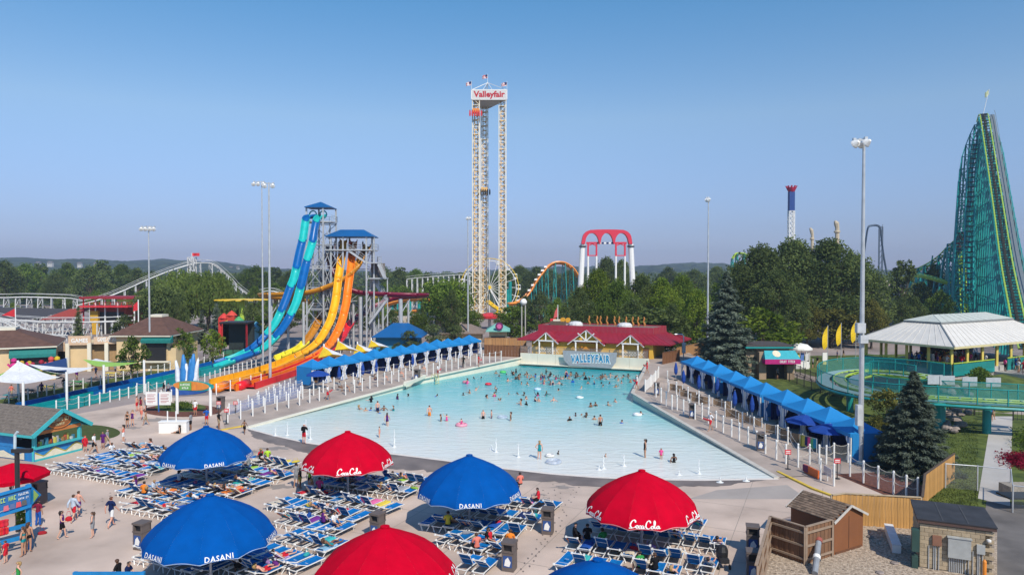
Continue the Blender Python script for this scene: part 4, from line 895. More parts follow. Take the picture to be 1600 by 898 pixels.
def big_bents(t,pts,every,left,right,th,girt):
 prev = None; k = 0
 for p,d in along(pts,every):
  x = Vector((d.y,-d.x,0)).normalized(); zt = p.z - .8
  if zt < 3: continue
  f = lambda u,z,p=p,x=x,zt=zt: Vector((p.x,p.y,0)) + x * lerp(-1.2 - left * (zt - z),lerp(1.5,2.9,min(1,(60 - zt) / 12)) + right * (zt - z),u) + Vector((0,0,z))
  mb = MB(); n = max(1,round(zt / girt)); us = (0,.5,1) if zt > 14 else (0,1)
  for u in us: mb.beam(f(u,0),f(u,zt),th * 1.5,caps=False)
  for i in range(n):
   a,b = zt * i / n,zt * (i + 1) / n; mb.beam(f(0,b),f(1,b),th,caps=False)
   for u0,u1 in zip(us,us[1:]): mb.beam(f(u0,a),f(u1,b),th * .75,caps=False) if i % 2 else mb.beam(f(u1,a),f(u0,b),th * .75,caps=False)
  if prev:
   g,zq = prev; m_ = int(min(zt,zq) / girt)
   for u in (0,1):
    for i in range(m_): mb.beam(g(u,girt * (i + 1)),f(u,girt * (i + 1)),th * .75,caps=False); mb.beam(g(u,girt * i),f(u,girt * (i + 1)),th * .7,caps=False)
    mb.beam(g(u,zq),f(u,zt),th,caps=False)
  prev = (f,zt); mb.obj('trestle_bent',teal,t)
big_bents(gr_,path[4:-8],5.6,.045,.03,.2,4.6)
# the drop side just behind, seen as the dense left half
back = spline([path[-6] + Vector((-.8,-1,-2))] + PP([(1527,215,203),(1519,262,196),(1516,320,187),(1514,390,176),(1513,455,166)]),4)
big_bents(gr_,back,5.2,.005,.05,.2,4.4); track(gr_,back,1.9,.2,teal,dark,2,.3,teal)
t0 = path[-9]; MB().tube([t0,t0 + Vector((1.6,0,7.0))],.08,5).obj('flagpole',white,gr_)
mb = MB(); flag(mb,t0 + Vector((1.6,0,7.0)),1.6,1.5,-.7,.6); mb.obj('flag',mat('pale_flag',(0.55,0.6,0.35),0.8),gr_)
mb = MB(); q = path[-9]; mb.box((q.x + .4,q.y,q.z - 2),(2.2,2.4,.3)); railing(mb,(q.x - .6,q.y - 1.2,q.z - 1.7),(q.x + 1.4,q.y - 1.2,q.z - 1.7)); mb.obj('top_platform',teal,gr_)
g2 = thing('roller_coaster','lower teal and lime return track with a train beside the lift hill','roller coaster',(125,190,0))
dn = spline(PP([(1500,372,195),(1500.5,385,192),(1502,400,189),(1504,430,183),(1506,470,176),(1508,500,172)]),5); track(g2,dn,1.4,.18,lime,lime,1.5,.25,lime); big_bents(g2,dn[2:],3.6,.01,.02,.22,3.8)
dip = spline(PP([(1494,377,200),(1484,386,204),(1471,399,209),(1457,409,214),(1444,416,219),(1434,420,224),(1424,421,228)]),5); track(g2,dip,1.4,.2,lime,teal,1.6,.3,lime); bents(g2,dip,4.5,teal,.14,2,.45,5)
low = spline(PP([(1496,445,186),(1470,437,190),(1445,430,195),(1428,428,200)]),4); track(g2,low,1.4,.2,lime,teal,1.6,.3,lime)
for i in range(5):
 q = dn[1 + i * 2] + Vector((-.6,-.9,.4)); MB().box(q,(1.9,1.0,1.5),0,.8).obj('coaster_car',mat('train_maroon',(0.16,0.03,0.03),0.5) if i % 2 else dark,g2)
g3 = thing('roller_coaster','small teal and lime coaster crest showing above the trees','roller coaster',(98,300,0))
pts = spline(PP([(1144,404,300),(1150,396,300),(1160,395.5,300),(1172,401,300),(1186,411,300)]),5); track(g3,pts,1.6,.25,lime,teal,2,.3,lime); bents(g3,pts,3,teal,.12,2.4,.4,4)
# ================================================================ WHITE WOODEN COASTERS
wcm = mat('white_timber',(0.58,0.58,0.57),0.7,var=0.12,scale=0.7)
def woodie(label,pts,every=3.0,spread=.10,th=.20,girt=2.6,k=6):
 p = spline(PP(pts),k); t = thing('wooden_coaster',label,'wooden coaster',(p[0].x,p[0].y,0)); track(t,p,1.6,.15,wcm,wcm,1.0); bents(t,p,every,wcm,spread,2.4,th,girt)
 m = MB()
 for s in (-1.3,1.3): m.tube([q + Vector((0,s,1.0)) for q in p],.06,4)
 m.obj('handrail',wcm,t); return t,p
wc,p = woodie('white wooden coaster hill with a red flag behind the willows',[(120,477,215),(155,468,218),(190,455,222),(230,437,226),(268,422,230),(300,412.5,234),(318,410.5,236),(332,412.5,238),(346,422,240),(361,436,242),(374,450,244),(390,462,246)],3.4)
q = p[30]; MB().tube([q,q + Vector((0,0,3.6))],.1,5).obj('flagpole',white,wc); mb = MB(); flag(mb,q + Vector((0,0,3.6)),2.4,1.0,1,.0); mb.obj('flag',red,wc); mb = MB(); lattice(mb,(q.x,q.y),2.0,0,q.z + 2.2,2.4,.2,.14,True); mb.obj('flag_tower',wcm,wc)
woodie('long low white wooden coaster run at the far left',[(-40,464,205),(0,465,205),(40,464,206),(80,465,207),(110,466,210),(130,470,213)],3.0)
woodie('near white wooden coaster curve in front of the dark roof',[(-30,492,170),(10,499,168),(40,501,166),(70,503,164),(105,503,163),(140,503,162),(175,502,163),(205,500,166)],2.6,.06,.22)
woodie('white wooden coaster dip under the dark roof at the far left',[(-40,505,158),(-10,500,158),(14,504,156),(35,515,154),(60,522,152),(100,524,150)],2.6,.06,.22)
woodie('white lattice coaster block seen past the maroon loop',[(636,436,300),(650,434,300),(665,433,300),(685,431,300),(705,430,300),(722,429,300),(740,432,300)],2.2,.04,.3,2.0)
woodie('thin white coaster arch behind the blue slides',[(392,473,250),(402,460,250),(414,455,250),(428,455,250),(440,460,250),(450,470,250)],3,.03,.2)
# ================================================================ BUILDINGS
def panel_roof(t,A,B,C_,D_,n,m,name='roof_panel',th=.035,gap=.018):     # A-B along the eave, D-C along the ridge: separate panels with raised seams
 A,B,C_,D_ = map(Vector,(A,B,C_,D_)); up_ = (B - A).cross(D_ - A).normalized()
 if up_.z < 0: up_ = -up_
 for i in range(n):
  a,b,c,d = A.lerp(B,i / n),A.lerp(B,(i + 1) / n),D_.lerp(C_,(i + 1) / n),D_.lerp(C_,i / n); g = (B - A).normalized() * gap / 2
  mb = MB(); mb.add([a + g,b - g,c - g,d + g],[(0,1,2,3)]); mb.beam(a + up_ * th / 2,d + up_ * th / 2,gap * 1.6,th,caps=False); mb.obj(name,m,t)
def wallbox(t,name,m,x0,y0,x1,y1,z0,z1): return MB().box(((x0 + x1) / 2,(y0 + y1) / 2,z0),(x1 - x0,y1 - y0,z1 - z0)).obj(name,m,t)
# ---- coaster station
st = thing('coaster_station','open sided coaster station with white standing seam hip roof','station',(52.6,85,0))
Cc = Vector((52.6,85,0)); U,V = Vector((.876,.482,0)),Vector((-.482,.876,0)); LU,LV = 25.0,12.9
def SP(u,v,z): return Cc + U * u + V * v + Vector((0,0,z))
roofw = mat('white_roof_metal',(0.66,0.63,0.575),0.4,var=0.06,scale=0.8); roofg = mat('pale_green_roof',(0.50,0.53,0.48),0.5,var=0.08)
E,a_ = 6.1,4.0
q = [SP(0,0,E),SP(LU,0,E),SP(LU,LV,E),SP(0,LV,E)]; r_ = [SP(a_,a_,8.4),SP(LU - a_,a_,8.4),SP(LU - a_,LV - a_,8.4),SP(a_,LV - a_,8.4)]
for i,n in ((0,22),(1,12),(2,22),(3,12)): panel_roof(st,q[i],q[(i + 1) % 4],r_[(i + 1) % 4],r_[i],n,roofw)
q2 = [p + Vector((0,0,.25)) for p in r_]; r2 = [SP(6.45,6.45,9.45),SP(LU - 6.45,6.45,9.45)]
panel_roof(st,q2[0],q2[1],r2[1],r2[0],10,roofg); panel_roof(st,q2[2],q2[3],r2[0],r2[1],10,roofg); panel_roof(st,q2[3],q2[0],r2[0],r2[0],3,roofg); panel_roof(st,q2[1],q2[2],r2[1],r2[1],3,roofg)
fa = mat('fascia_cream',(0.62,0.55,0.30),0.6)
for i in range(4):
 MB().beam(q[i] - Vector((0,0,.14)),q[(i + 1) % 4] - Vector((0,0,.14)),.12,.26).obj('fascia',fa,st); MB().beam(q2[i] - Vector((0,0,.13)),q2[(i + 1) % 4] - Vector((0,0,.13)),.1,.22).obj('ridge_trim',mat('trim_grey',(0.2,0.21,0.21),0.6),st)
 MB().beam(q[i] + Vector((0,0,.03)),r_[i] + Vector((0,0,.03)),.14,.08).obj('hip_cap',MATS['trim_grey'],st)
MB().prism([SP(.4,.4,E - .28),SP(LU - .4,.4,E - .28),SP(LU - .4,LV - .4,E - .28),SP(.4,LV - .4,E - .28)],-.05).obj('ceiling',mat('ceiling_brown',(0.20,0.17,0.13),0.8),st)
FZ = 3.1
MB().prism([SP(.6,.6,0),SP(LU,.6,0),SP(LU,LV,0),SP(.6,LV,0)],FZ).obj('platform',mat('station_base',(0.42,0.40,0.37),0.8),st)
for (u,v) in [(.8 + 3.3 * i,.8) for i in range(8)] + [(.8,.8 + 2.8 * i) for i in range(1,5)] + [(.8 + 3.3 * i,LV - .8) for i in range(8)]:
 MB().beam(SP(u,v,FZ),SP(u,v,E - .3),.26).obj('post',mat('post_yellow',(0.66,0.52,0.12),0.5),st)
def band(u0,v0,u1,v1):
 MB().beam(SP(u0,v0,FZ + .35),SP(u1,v1,FZ + .35),.08,.9).obj('railing_panel',mat('teal_mesh',(0.012,0.20,0.185),0.6),st); MB().beam(SP(u0,v0,FZ + .95),SP(u1,v1,FZ + .95),.12,.1).obj('top_rail',lime,st)
 MB().beam(SP(u0,v0,FZ - .35),SP(u1,v1,FZ - .35),.1,.5).obj('base_band',teal,st)
band(.62,.45,9.5,.45); band(.45,.62,.45,3.4); band(.45,6.2,.45,LV - .5); band(12.5,.45,LU,.45)
MB().box(SP(11,9,FZ),(6,.2,2.2),.5).obj('back_wall',mat('station_dark',(0.05,0.045,0.04),0.8),st); MB().box(SP(18,11,FZ),(12,.2,2.6),.5).obj('back_wall',MATS['station_dark'],st)
MB().box(SP(3.0,4.5,FZ),(.5,.4,1.6),.5).obj('control_cabinet',steel,st)
# ---- station approach track with its catwalk
cwt = mat('tie_grey',(0.25,0.36,0.33),0.6)
trk = thing('coaster_track','lime green coaster loop with blue grey catwalk before the station','coaster track',(45,75,0))
pth = spline(PP([(1452,588,82),(1420,583,84.5),(1385,580,87),(1350,579,88.5),(1322,583,87),(1311,590,83),(1318,599,78.5),(1345,608,74.5),(1385,615,71),(1440,619,69),(1520,624,67),(1580,627,66),(1640,631,65)]),6)
track(trk,pth,1.2,.10,lime,cwt,1.0,.2,lime)
wl = MB(); wl2 = MB(); fnc = MB(); fm = MB()
cw = mat('catwalk_blue',(0.25,0.38,0.40),0.6,var=.1); tmesh = mat('teal_wire',(0.02,0.24,0.225),0.6,alpha=.42)
rows = [[],[],[],[]]
for i,p in enumerate(pth):
 d = (pth[min(i + 1,len(pth) - 1)] - pth[max(i - 1,0)]).normalized(); x = Vector((d.y,-d.x,0)).normalized()
 for k_,o_ in enumerate((-2.3,-1.0,1.0,2.1)): rows[k_].append(p + x * o_ * (-1) + Vector((0,0,-.1)))
for i in range(0,len(pth) - 4,4):
 for a,b in ((0,1),(2,3)): MB().sheet([rows[a][i:i + 5],rows[b][i:i + 5]]).obj('catwalk',cw,trk)
 p = rows[3][i]; MB().beam(p,p + Vector((0,0,1.5)),.08).obj('fence_post',teal,trk)
 MB().sheet([rows[3][i:i + 5],[v + Vector((0,0,1.4)) for v in rows[3][i:i + 5]]]).obj('fence_mesh',tmesh,trk)
 p = rows[0][i]; MB().beam(p,p + Vector((0,0,1.5)),.08).obj('fence_post',teal,trk)
 MB().sheet([rows[0][i:i + 5],[v + Vector((0,0,1.4)) for v in rows[0][i:i + 5]]]).obj('fence_mesh',tmesh,trk)
for o_ in (0,3):
 MB().tube([v + Vector((0,0,1.45)) for v in rows[o_]],.05,4).obj('handrail',teal,trk); MB().tube([v + Vector((0,0,-.25)) for v in rows[o_]],.16,5).obj('edge_beam',lime if o_ == 3 else teal,trk)
for px,Y in ((1471,68.0),(1330,77),(1400,70.5),(1545,66.5)):
 z = 3.0; x = (px - 800) * Y / F; MB().tube([(x,Y,-.1),(x,Y,z - .4)],.5 if px == 1471 else .36,14).obj('column',teal,trk)
for px,py in ((1461,600),(1480,601),(1515,603),(1552,604)):
 q_ = P(px,py,70); MB().box(q_,(1.5,.06,.9),.05).obj('info_panel',mat('sign_grey',(0.40,0.43,0.45),0.6),trk)
# boulders below the track
rk = mat('boulder',(0.24,0.20,0.18),0.9,var=.25,scale=2,bump=.4,objvar=.3); rr = random.Random(4)
for i in range(46):
 px,py = rr.uniform(1470,1514),rr.uniform(648,680); g = G(px,py); s = rr.uniform(.28,.5); mb = MB(); n = 7
 prof = [(s * f * rr.uniform(.85,1.15),z * s) for f,z in ((.7,0),(1,.3),(.95,.7),(.6,1.05))]
 mb.lathe((0,0,0),prof,n); mb.v = [(x * rr.uniform(.85,1.15),y * rr.uniform(.85,1.15),z) for x,y,z in mb.v]
 if i == 0: wall_t = thing('boulder_wall','stacked boulder retaining wall beside the teal column','rock wall',G(1495,672))
 me = mb.mesh('boulder',rk); w = wloc(wall_t); lift = .3 * max(0,(g.y - 66)); inst(me,'boulder',(g.x - w.x,g.y - w.y,lift),rr.uniform(0,6),wall_t)
# ---- red roofed pool building
pb = thing('pool_building','long mustard pool building with red metal roof and three white gables','building',(12,116,0))
ru = (FR - FL).normalized(); rv = Vector((-ru.y,ru.x,0)); B0 = flat(FL) + rv * 4.2 + ru * 0.6
def BP(u,v,z): return B0 + ru * u + rv * v + Vector((0,0,z))
mustard = mat('mustard_siding',(0.72,0.43,0.06),0.7,var=.08,scale=.7); redroof = mat('crimson_roof',(0.27,0.018,0.035),0.45,var=.1,scale=.8)
LB = 23.2; EZ = 3.9
wall_ = MB(); wall_.prism([BP(.2,-1.0,.3),BP(LB - 3,-1.0,.3),BP(LB - 3,9,.3),BP(.2,9,.3)],EZ - .4); wall_.obj('wall',mustard,pb)
q = [BP(-2.2,-1.5,EZ),BP(LB - .2,-1.5,EZ),BP(LB + 1.2,10.5,EZ),BP(-2.2,10.5,EZ)]; m1 = [BP(.4,1.6,5.15),BP(LB - 3.4,1.6,5.15),BP(LB - 2.4,7.4,5.15),BP(.4,7.4,5.15)]; m2 = [p + Vector((0,.35,1.0)) for p in m1]
for i,n in ((0,26),(1,9),(2,20),(3,9)):
 panel_roof(pb,q[i],q[(i + 1) % 4],m1[(i + 1) % 4],m1[i],n,redroof); panel_roof(pb,m1[i],m1[(i + 1) % 4],m2[(i + 1) % 4],m2[i],n,redroof,'parapet_panel')
 MB().beam(q[i] - Vector((0,0,.09)),q[(i + 1) % 4] - Vector((0,0,.09)),.1,.16).obj('fascia',redroof,pb)
MB().prism([p - Vector((0,0,.2)) for p in m2],.05).obj('flat_roof',mat('roof_felt',(0.2,0.15,0.13),0.9),pb)
for (u0,u1,px) in ((1.2,4.9,'left'),(7.0,12.6,'mid'),(15.0,18.8,'right')):
 um = (u0 + u1) / 2; hw_ = (u1 - u0) / 2; az = EZ + .15 + hw_ * .62; g0 = EZ - .35; vf = -2.2
 gb_ = MB()
 for s in (-1,1): gb_.beam(BP(um + s * (hw_ + .25),vf,g0 - .12),BP(um,vf,az),.12,.24,up=tuple(rv))
 gb_.beam(BP(um - hw_ * .72,vf - .02,g0 + hw_ * .18),BP(um + hw_ * .72,vf - .02,g0 + hw_ * .18),.12,.2); gb_.beam(BP(um,vf - .04,g0 + hw_ * .2),BP(um,vf - .04,az - .1),.12,.18)
 if px == 'mid':
  for s in (-1,1): gb_.beam(BP(um,vf - .03,g0 + hw_ * .2),BP(um + s * hw_ * .48,vf - .03,g0 + hw_ * .62),.1,.16)
 gb_.obj('gable_truss',white,pb)
 for s in (-1,1):
  panel_roof(pb,BP(um + s * (hw_ + .2),vf - .15,g0),BP(um + s * (hw_ + .2),.9,g0),BP(um,2.2,az + .05),BP(um,vf - .15,az + .05),3,redroof)
  MB().beam(BP(um + s * hw_ * .62,vf + .1,ZB - .6),BP(um + s * hw_ * .62,vf + .1,g0 + hw_ * .2),.22).obj('gable_post',white,pb)
 lt = MB()
 if px != 'mid':
  for i in range(-1,7):
   a = um - hw_ * .58 + i * .42
   lt.beam(BP(a,vf + .1,1.9),BP(a + .75,vf + .1,2.65),.05); lt.beam(BP(a + .75,vf + .13,1.9),BP(a,vf + .13,2.65),.05)
  lt.obj('lattice_screen',white,pb)
 MB().prism([BP(um - hw_ * .9,-1.75,g0 + hw_ * .2),BP(um + hw_ * .9,-1.75,g0 + hw_ * .2),BP(um,-1.75,az - .2)],tuple(rv * .1)).obj('gable_wall',mustard,pb)
MB().beam(BP(8.5,-1.06,2.3),BP(11.8,-1.06,2.3),.1,1.6).obj('orange_door',mat('door_orange',(0.7,0.30,0.03),0.6),pb)
MB().beam(BP(LB - 4.5,-1.06,2.2),BP(LB - 3.6,-1.06,2.2),.1,2.0).obj('door',mat('door_brown',(0.16,0.07,0.03),0.6),pb)
for u in (6.2,14.6): MB().lathe(BP(u,4,5.9),[(1.25,0),(1.2,.45),(.9,.75),(.2,.85)],12).obj('roof_dome',mat('dome_white',(0.62,0.62,0.62),0.5),pb)
MB().box(BP(3.2,4,5.9),(2.6,2.2,.75),-.2).obj('roof_unit',mat('unit_brown',(0.12,0.085,0.06),0.8),pb)
for u in (4.0,4.9): MB().tube([BP(u,3.6,6.9),BP(u,3.9,6.9)],.42,12).obj('round_sign',mat('round_orange',(0.75,0.36,0.03),0.6),pb)
MB().box(BP(4.4,3.9,5.9),(1.7,.5,.7),-.2).obj('sign_base',mat('lilac',(0.4,0.32,0.36),0.7),pb)
fp_ = thing('flagpole','pole with a drooping red flag rising from the red roof','flagpole',BP(2.7,5,5.9)); MB().tube([BP(2.7,5,5.9),BP(2.7,5,9.4)],.06,6).obj('pole',white,fp_)
mb = MB(); w0 = BP(2.7,5,9.2); mb.add([w0,w0 + Vector((-.5,0,-1.0)),w0 + Vector((-.75,0,-2.1)),w0 + Vector((-.05,0,-1.9)),w0 + Vector((0,.05,-.2))],[(0,1,2,3,4)]); mb.obj('flag',mat('pale_red_flag',(0.55,0.09,0.09),0.8),fp_); MB().box(BP(2.0,4.6,5.95),(1.0,.1,1.1)).obj('pennant',red,fp_); MB().box(BP(2.9,4.6,5.95),(1.7,.1,1.0)).obj('sign',cream,fp_)
for i,u in enumerate([7.9,9.3,9.9,11.0,12.3,13.1,14.3,15.4,16.3,17.3]):       # carved tiki figures along the roof
 tk = thing('roof_ornament','carved orange flame shaped ornament, %s from the flag end of the red roof' % nth(i + 1),'ornament',BP(u,6.2,5.9),group='ornaments along the red roof')
 MB().tube([(0,0,0),(.12,0,.45),(-.08,0,.9),(.08,0,1.4),(0,0,1.7)],[.15,.2,.12,.15,.06],7).obj('carving',mat('carved_orange',(0.45,0.18,0.04),0.7,var=.3),tk,world=False); MB().lathe((0,0,-.05),[(.22,0),(.2,.15),(.1,.2)],7).obj('foot',mat('carved_blue',(0.08,0.12,0.3),0.7),tk,world=False)
# ---- banner
bn = thing('banner','grey park banner with big blue white edged lettering on the end wall','banner',P(921,570,111)); nf = -rv
def WP(u,z,o=.0): return flat(FL) + ru * u - rv * (0.85 + o) + Vector((0,0,z))
def u_at(px):
 d = ray(px,560); o = Vector((0,0,0)); a = flat(FL) - rv * .85
 # intersection in plan of the sight line and the wall line
 den = d.x * ru.y - d.y * ru.x; return (a.y * d.x - a.x * d.y) / -den
u0,u1 = u_at(879),u_at(964)
MB().prism([WP(u0,2.75),WP(u0 + .2,1.3),WP(u0 + 1.0,.45),WP(u1 - .9,.32),WP(u1 - .15,1.3),WP(u1,2.75)],tuple(rv * .06)).obj('panel',mat('banner_grey',(0.36,0.36,0.38),0.6,var=.1),bn)
um = (u0 + u1) / 2
for off,col,bo,nm in ((.02,white,.13,'letter_edge'),(.06,mat('sign_blue',(0.01,0.24,0.46),0.5),.03,'lettering')):
 mb = MB(); vs,fs = text_mesh('VALLEYFAIR',bold=bo,space=1.28); wd_ = max(v[0] for v in text_mesh('VALLEYFAIR',bold=0,space=1.28)[0]) * 2; k_ = (u1 - u0) * .70 / wd_
 mb.add([WP(um + .15 + x * k_,1.18 + z * 1.1 + .10 * (x * k_ / 2.5) - .12 * (x * k_ / 3) ** 2,off) for x,z in vs],fs); mb.obj(nm,col,bn)
mb = MB(); mb.poly([WP(um + .9 + .85 * cos(a),2.42 + .16 * sin(a),.015) for a in [2 * pi * i / 20 for i in range(20)]]); mb.obj('green_oval',mat('sign_green',(0.10,0.30,0.12),0.6),bn)
mb = MB(); put_marks(mb,WP(um + .9,2.34,.03),ru,(0,0,1),1.1,.18,(5,)); mb.obj('small_lettering',white,bn)
mb = MB(); mb.poly([WP(um - 1.0 + 1.1 * cos(a),1.02 + .2 * sin(a),.015) for a in [2 * pi * i / 20 for i in range(20)]]); mb.obj('red_swash',mat('sign_red',(0.42,0.06,0.08),0.6),bn)
mb = MB(); put_marks(mb,WP(um - 1.0,.94,.03),ru,(0,0,1),1.3,.18,(6,),2); mb.obj('small_lettering',white,bn)
# ---- railing along the end wall
er = thing('railing','dark post railing with clear panels along the top of the end wall','railing',WP(0,ZB,-.9))
for i in range(15):
 b_ = WP(i * (FR - FL).length / 14.2,ZB,-1.1); MB().beam(b_ - Vector((0,0,.3)),b_ + Vector((0,0,1.15)),.09).obj('post',mat('post_grey',(0.14,0.13,0.13),0.6),er)
 if i: MB().beam(pv_ + Vector((0,0,1.12)),b_ + Vector((0,0,1.12)),.05).obj('rail',MATS['post_grey'],er); MB().beam(pv_ + Vector((0,0,.6)),b_ + Vector((0,0,.6)),.02,.9).obj('panel',mat('clear_panel',(0.6,0.55,0.5),0.2,alpha=.12),er)
 pv_ = b_
# ---- timber fences
def board_fence(label,pts,h,bw,m,capm=None,rails=0,cap=True,name='board_fence',z0=0.0):
 t = thing(name,label,'fence',flat(Vector(pts[0]))); me = None
 for a,b in zip(pts,pts[1:]):
  a,b = flat(Vector(a),z0),flat(Vector(b),z0); L = (b - a).length; n = max(1,round(L / bw)); d = (b - a).normalized(); nn = Vector((-d.y,d.x,0)); w = L / n; az = atan2(d.y,d.x)
  me = MB().box((0,0,0),(w * .92,.035,h)).mesh('board',m); wl_ = wloc(t)
  for i in range(n): p = a + d * (w * (i + .5)); inst(me,'board',p + nn * (.006 if i % 2 else -.006) - wl_,az,t,(1,1,rnd.uniform(.985,1.01)))
  for i in range(rails): z = h * (.14 + .36 * i); MB().beam(a + nn * rails_side * .07 + Vector((0,0,z)),b + nn * rails_side * .07 + Vector((0,0,z)),.07,.1).obj('rail',capm or m,t)
  if cap: MB().beam(a + Vector((0,0,h + .04)),b + Vector((0,0,h + .04)),.14,.05).obj('cap',capm or m,t)
  np_ = max(1,round(L / 2.4))
  for i in range(np_ + 1): p = a.lerp(b,i / np_); MB().beam(p + nn * .06 * (rails_side if rails else 1),p + nn * .06 * (rails_side if rails else 1) + Vector((0,0,h + .02)),.1).obj('post',capm or m,t)
 return t
rails_side = 1
fcap = mat('fence_cap',(0.46,0.36,0.24),0.8)
board_fence('cedar board fence between the brown shed and the block building',[G(1300,822),G(1320,819),G(1439,826.5)],1.84,.16,wood_tan,fcap)
board_fence('cedar board fence running back beside the spruce to the lawn',[G(1441,825.5),G(1445,785),G(1491,748)],1.84,.16,wood_tan,mat('fence_cap_dark',(0.10,0.07,0.05),0.8))
rails_side = -1
board_fence('dark brown board fence with three rails around the gravel yard',[G(1181,950),G(1203,862),G(1258,881),G(1299,868)],1.9,.15,wood_dark,mat('weathered_cap',(0.30,0.22,0.16),0.8),rails=3)
rails_side = 1
board_fence('brown board fence left of the pool building',[G(757,556,1.2),G(824,558,1.2)],2.0,.5,mat('brown_panel',(0.17,0.075,0.035),0.8),z0=1.0); board_fence('tan board screen above the brown fence left of the pool building',[G(757,545,1.6),G(822,545,1.6)],2.6,.5,mat('tan_panel',(0.38,0.20,0.08),0.8),z0=.9)
board_fence('tan board fence rising right of the pool building',[G(1058,567,.5),G(1099,556,.5)],2.4,.45,mat('tan_panel',(0.42,0.22,0.08),0.8),z0=.5); board_fence('brown board fence at the right end of the pool building',[G(1036,571,1.2),G(1062,566,1.2)],2.3,.45,MATS['brown_panel'],z0=.8)
# ---- brown garden shed
gx,gv = Vector((.87,.5,0)).normalized(),Vector((-.5,.87,0)).normalized(); s0 = G(1303,866.5); WS,LS = 2.45,2.75
sh = thing('garden_shed','small brown shed with weathered shingle gable roof in the gravel yard','shed',s0)
brown = mat('shed_brown',(0.22,0.085,0.035),0.75,var=.08,scale=1); shing = mat('shed_shingle',(0.17,0.12,0.085),0.9,var=.25,objvar=.3,scale=4)
def SH(u,v,z): return s0 + gx * u + gv * v + Vector((0,0,z))
pt = [(0,0),(WS,0),(WS,1.85),(WS / 2,2.42),(0,1.85)]
MB().prism([SH(u,0,z) for u,z in pt],tuple(gv * LS)).obj('wall',brown,sh)
for s in (0,1):
 A0,B0_ = (SH(-.16,-.15,1.80),SH(-.16,LS + .15,1.80)) if s == 0 else (SH(WS + .16,LS + .15,1.80),SH(WS + .16,-.15,1.80)); R0,R1 = (SH(WS / 2,-.15,2.5),SH(WS / 2,LS + .15,2.5)) if s == 0 else (SH(WS / 2,LS + .15,2.5),SH(WS / 2,-.15,2.5))
 for k_ in range(9):
  t0,t1 = k_ / 9,(k_ + 1.12) / 9; nb = 10
  for j in range(nb):
   f0,f1 = (j + (.5 if k_ % 2 else 0)) / nb,min(1,(j + .96 + (.5 if k_ % 2 else 0)) / nb); f0 = min(f0,.999)
   a,b = A0.lerp(R0,t0),B0_.lerp(R1,t0); c,d = B0_.lerp(R1,min(1,t1)),A0.lerp(R0,min(1,t1)); z = Vector((0,0,.045)); z1 = Vector((0,0,.015))
   if f1 - f0 > .02: MB().add([a.lerp(b,f0) + z,a.lerp(b,f1) + z,d.lerp(c,f1) + z1,d.lerp(c,f0) + z1,a.lerp(b,f0),a.lerp(b,f1)],[(0,1,2,3),(4,5,1,0)]).obj('shingle',shing,sh)
tr_ = MB()
for v in (-.17,LS + .17): tr_.beam(SH(-.2,v,1.77),SH(WS / 2,v,2.47),.05,.12); tr_.beam(SH(WS + .2,v,1.77),SH(WS / 2,v,2.47),.05,.12)
tr_.obj('barge_board',mat('barge_grey',(0.5,0.47,0.43),0.7),sh)
MB().beam(SH(.1,-.015,.06),SH(WS - .1,-.015,.06),.03,.12).obj('skirting',mat('shed_skirt',(0.14,0.06,0.03),0.8),sh); MB().beam(SH(WS / 2,-.01,.15),SH(WS / 2,-.01,1.9),.015,.015).obj('door_joint',dark,sh)
# ---- block utility building
k0 = G(1440,890.5); bx_ = Vector((.914,-.407,0)); by_ = Vector((.407,.914,0)); k0 = Vector((20.75,36.2,0)); WBk,LBk,HB = 3.15,3.1,2.32
ub = thing('utility_building','tan concrete block hut with flat dark roof and electrical boxes','utility building',k0)
def UB(u,v,z): return k0 + bx_ * u + by_ * v + Vector((0,0,z))
MB().prism([UB(.03,.03,0),UB(WBk - .03,.03,0),UB(WBk - .03,LBk,0),UB(.03,LBk,0)],HB).obj('core_wall',mat('mortar',(0.30,0.25,0.19),0.9),ub)
blk = mat('split_block',(0.42,0.33,0.22),0.9,var=.12,scale=6,objvar=.18,bump=.4); mb_l = MB().box((0,0,0),(.385,.06,.185)).mesh('block',blk); mb_s = MB().box((0,0,0),(.06,.385,.185)).mesh('block',blk)
azb = atan2(bx_.y,bx_.x)
for row in range(11):
 z = .05 + row * .2
 for i in range(8):
  u = i * .4 + (.2 if row % 2 else 0) + .0
  if u + .2 <= WBk + .02: inst(mb_l,'block',UB(u + .2,.0,z) - k0,azb,ub)
 if row % 2:
  for hu in (.1,2.9): inst(mb_l,'block',UB(hu,.0,z) - k0,azb,ub,(.48,1,1))
 for i in range(7):
  v = i * .4 + (.2 if row % 2 else 0) + .06; inst(mb_s,'block',UB(0,v + .2,z) - k0,azb,ub)
MB().prism([UB(-.12,-.15,HB),UB(WBk + .12,-.15,HB),UB(WBk + .12,LBk + .1,HB),UB(-.12,LBk + .1,HB)],.16).obj('fascia',mat('fascia_brown',(0.10,0.06,0.05),0.8),ub)
MB().prism([UB(-.15,-.18,HB + .165),UB(WBk + .15,-.18,HB + .165),UB(WBk + .15,LBk + .13,HB + .165),UB(-.15,LBk + .13,HB + .165)],.05).obj('roof',mat('roof_membrane',(0.035,0.036,0.042),0.75,var=.3,scale=1.2),ub)
for u in (1.0,2.1): MB().beam(UB(u,-.1,HB + .225),UB(u,LBk,HB + .225),.05,.012).obj('roof_seam',mat('seam_grey',(0.07,0.07,0.075),0.8),ub)
ebx = mat('cabinet_grey',(0.38,0.39,0.38),0.5)
MB().beam(UB(1.22,-.13,1.28),UB(1.22,-.13,1.28) + bx_ * .98,.2,1.0).obj('cabinet',ebx,ub); MB().beam(UB(1.18,-.14,1.8),UB(1.18,-.14,1.8) + bx_ * 1.06,.26,.05).obj('cabinet_hood',ebx,ub)
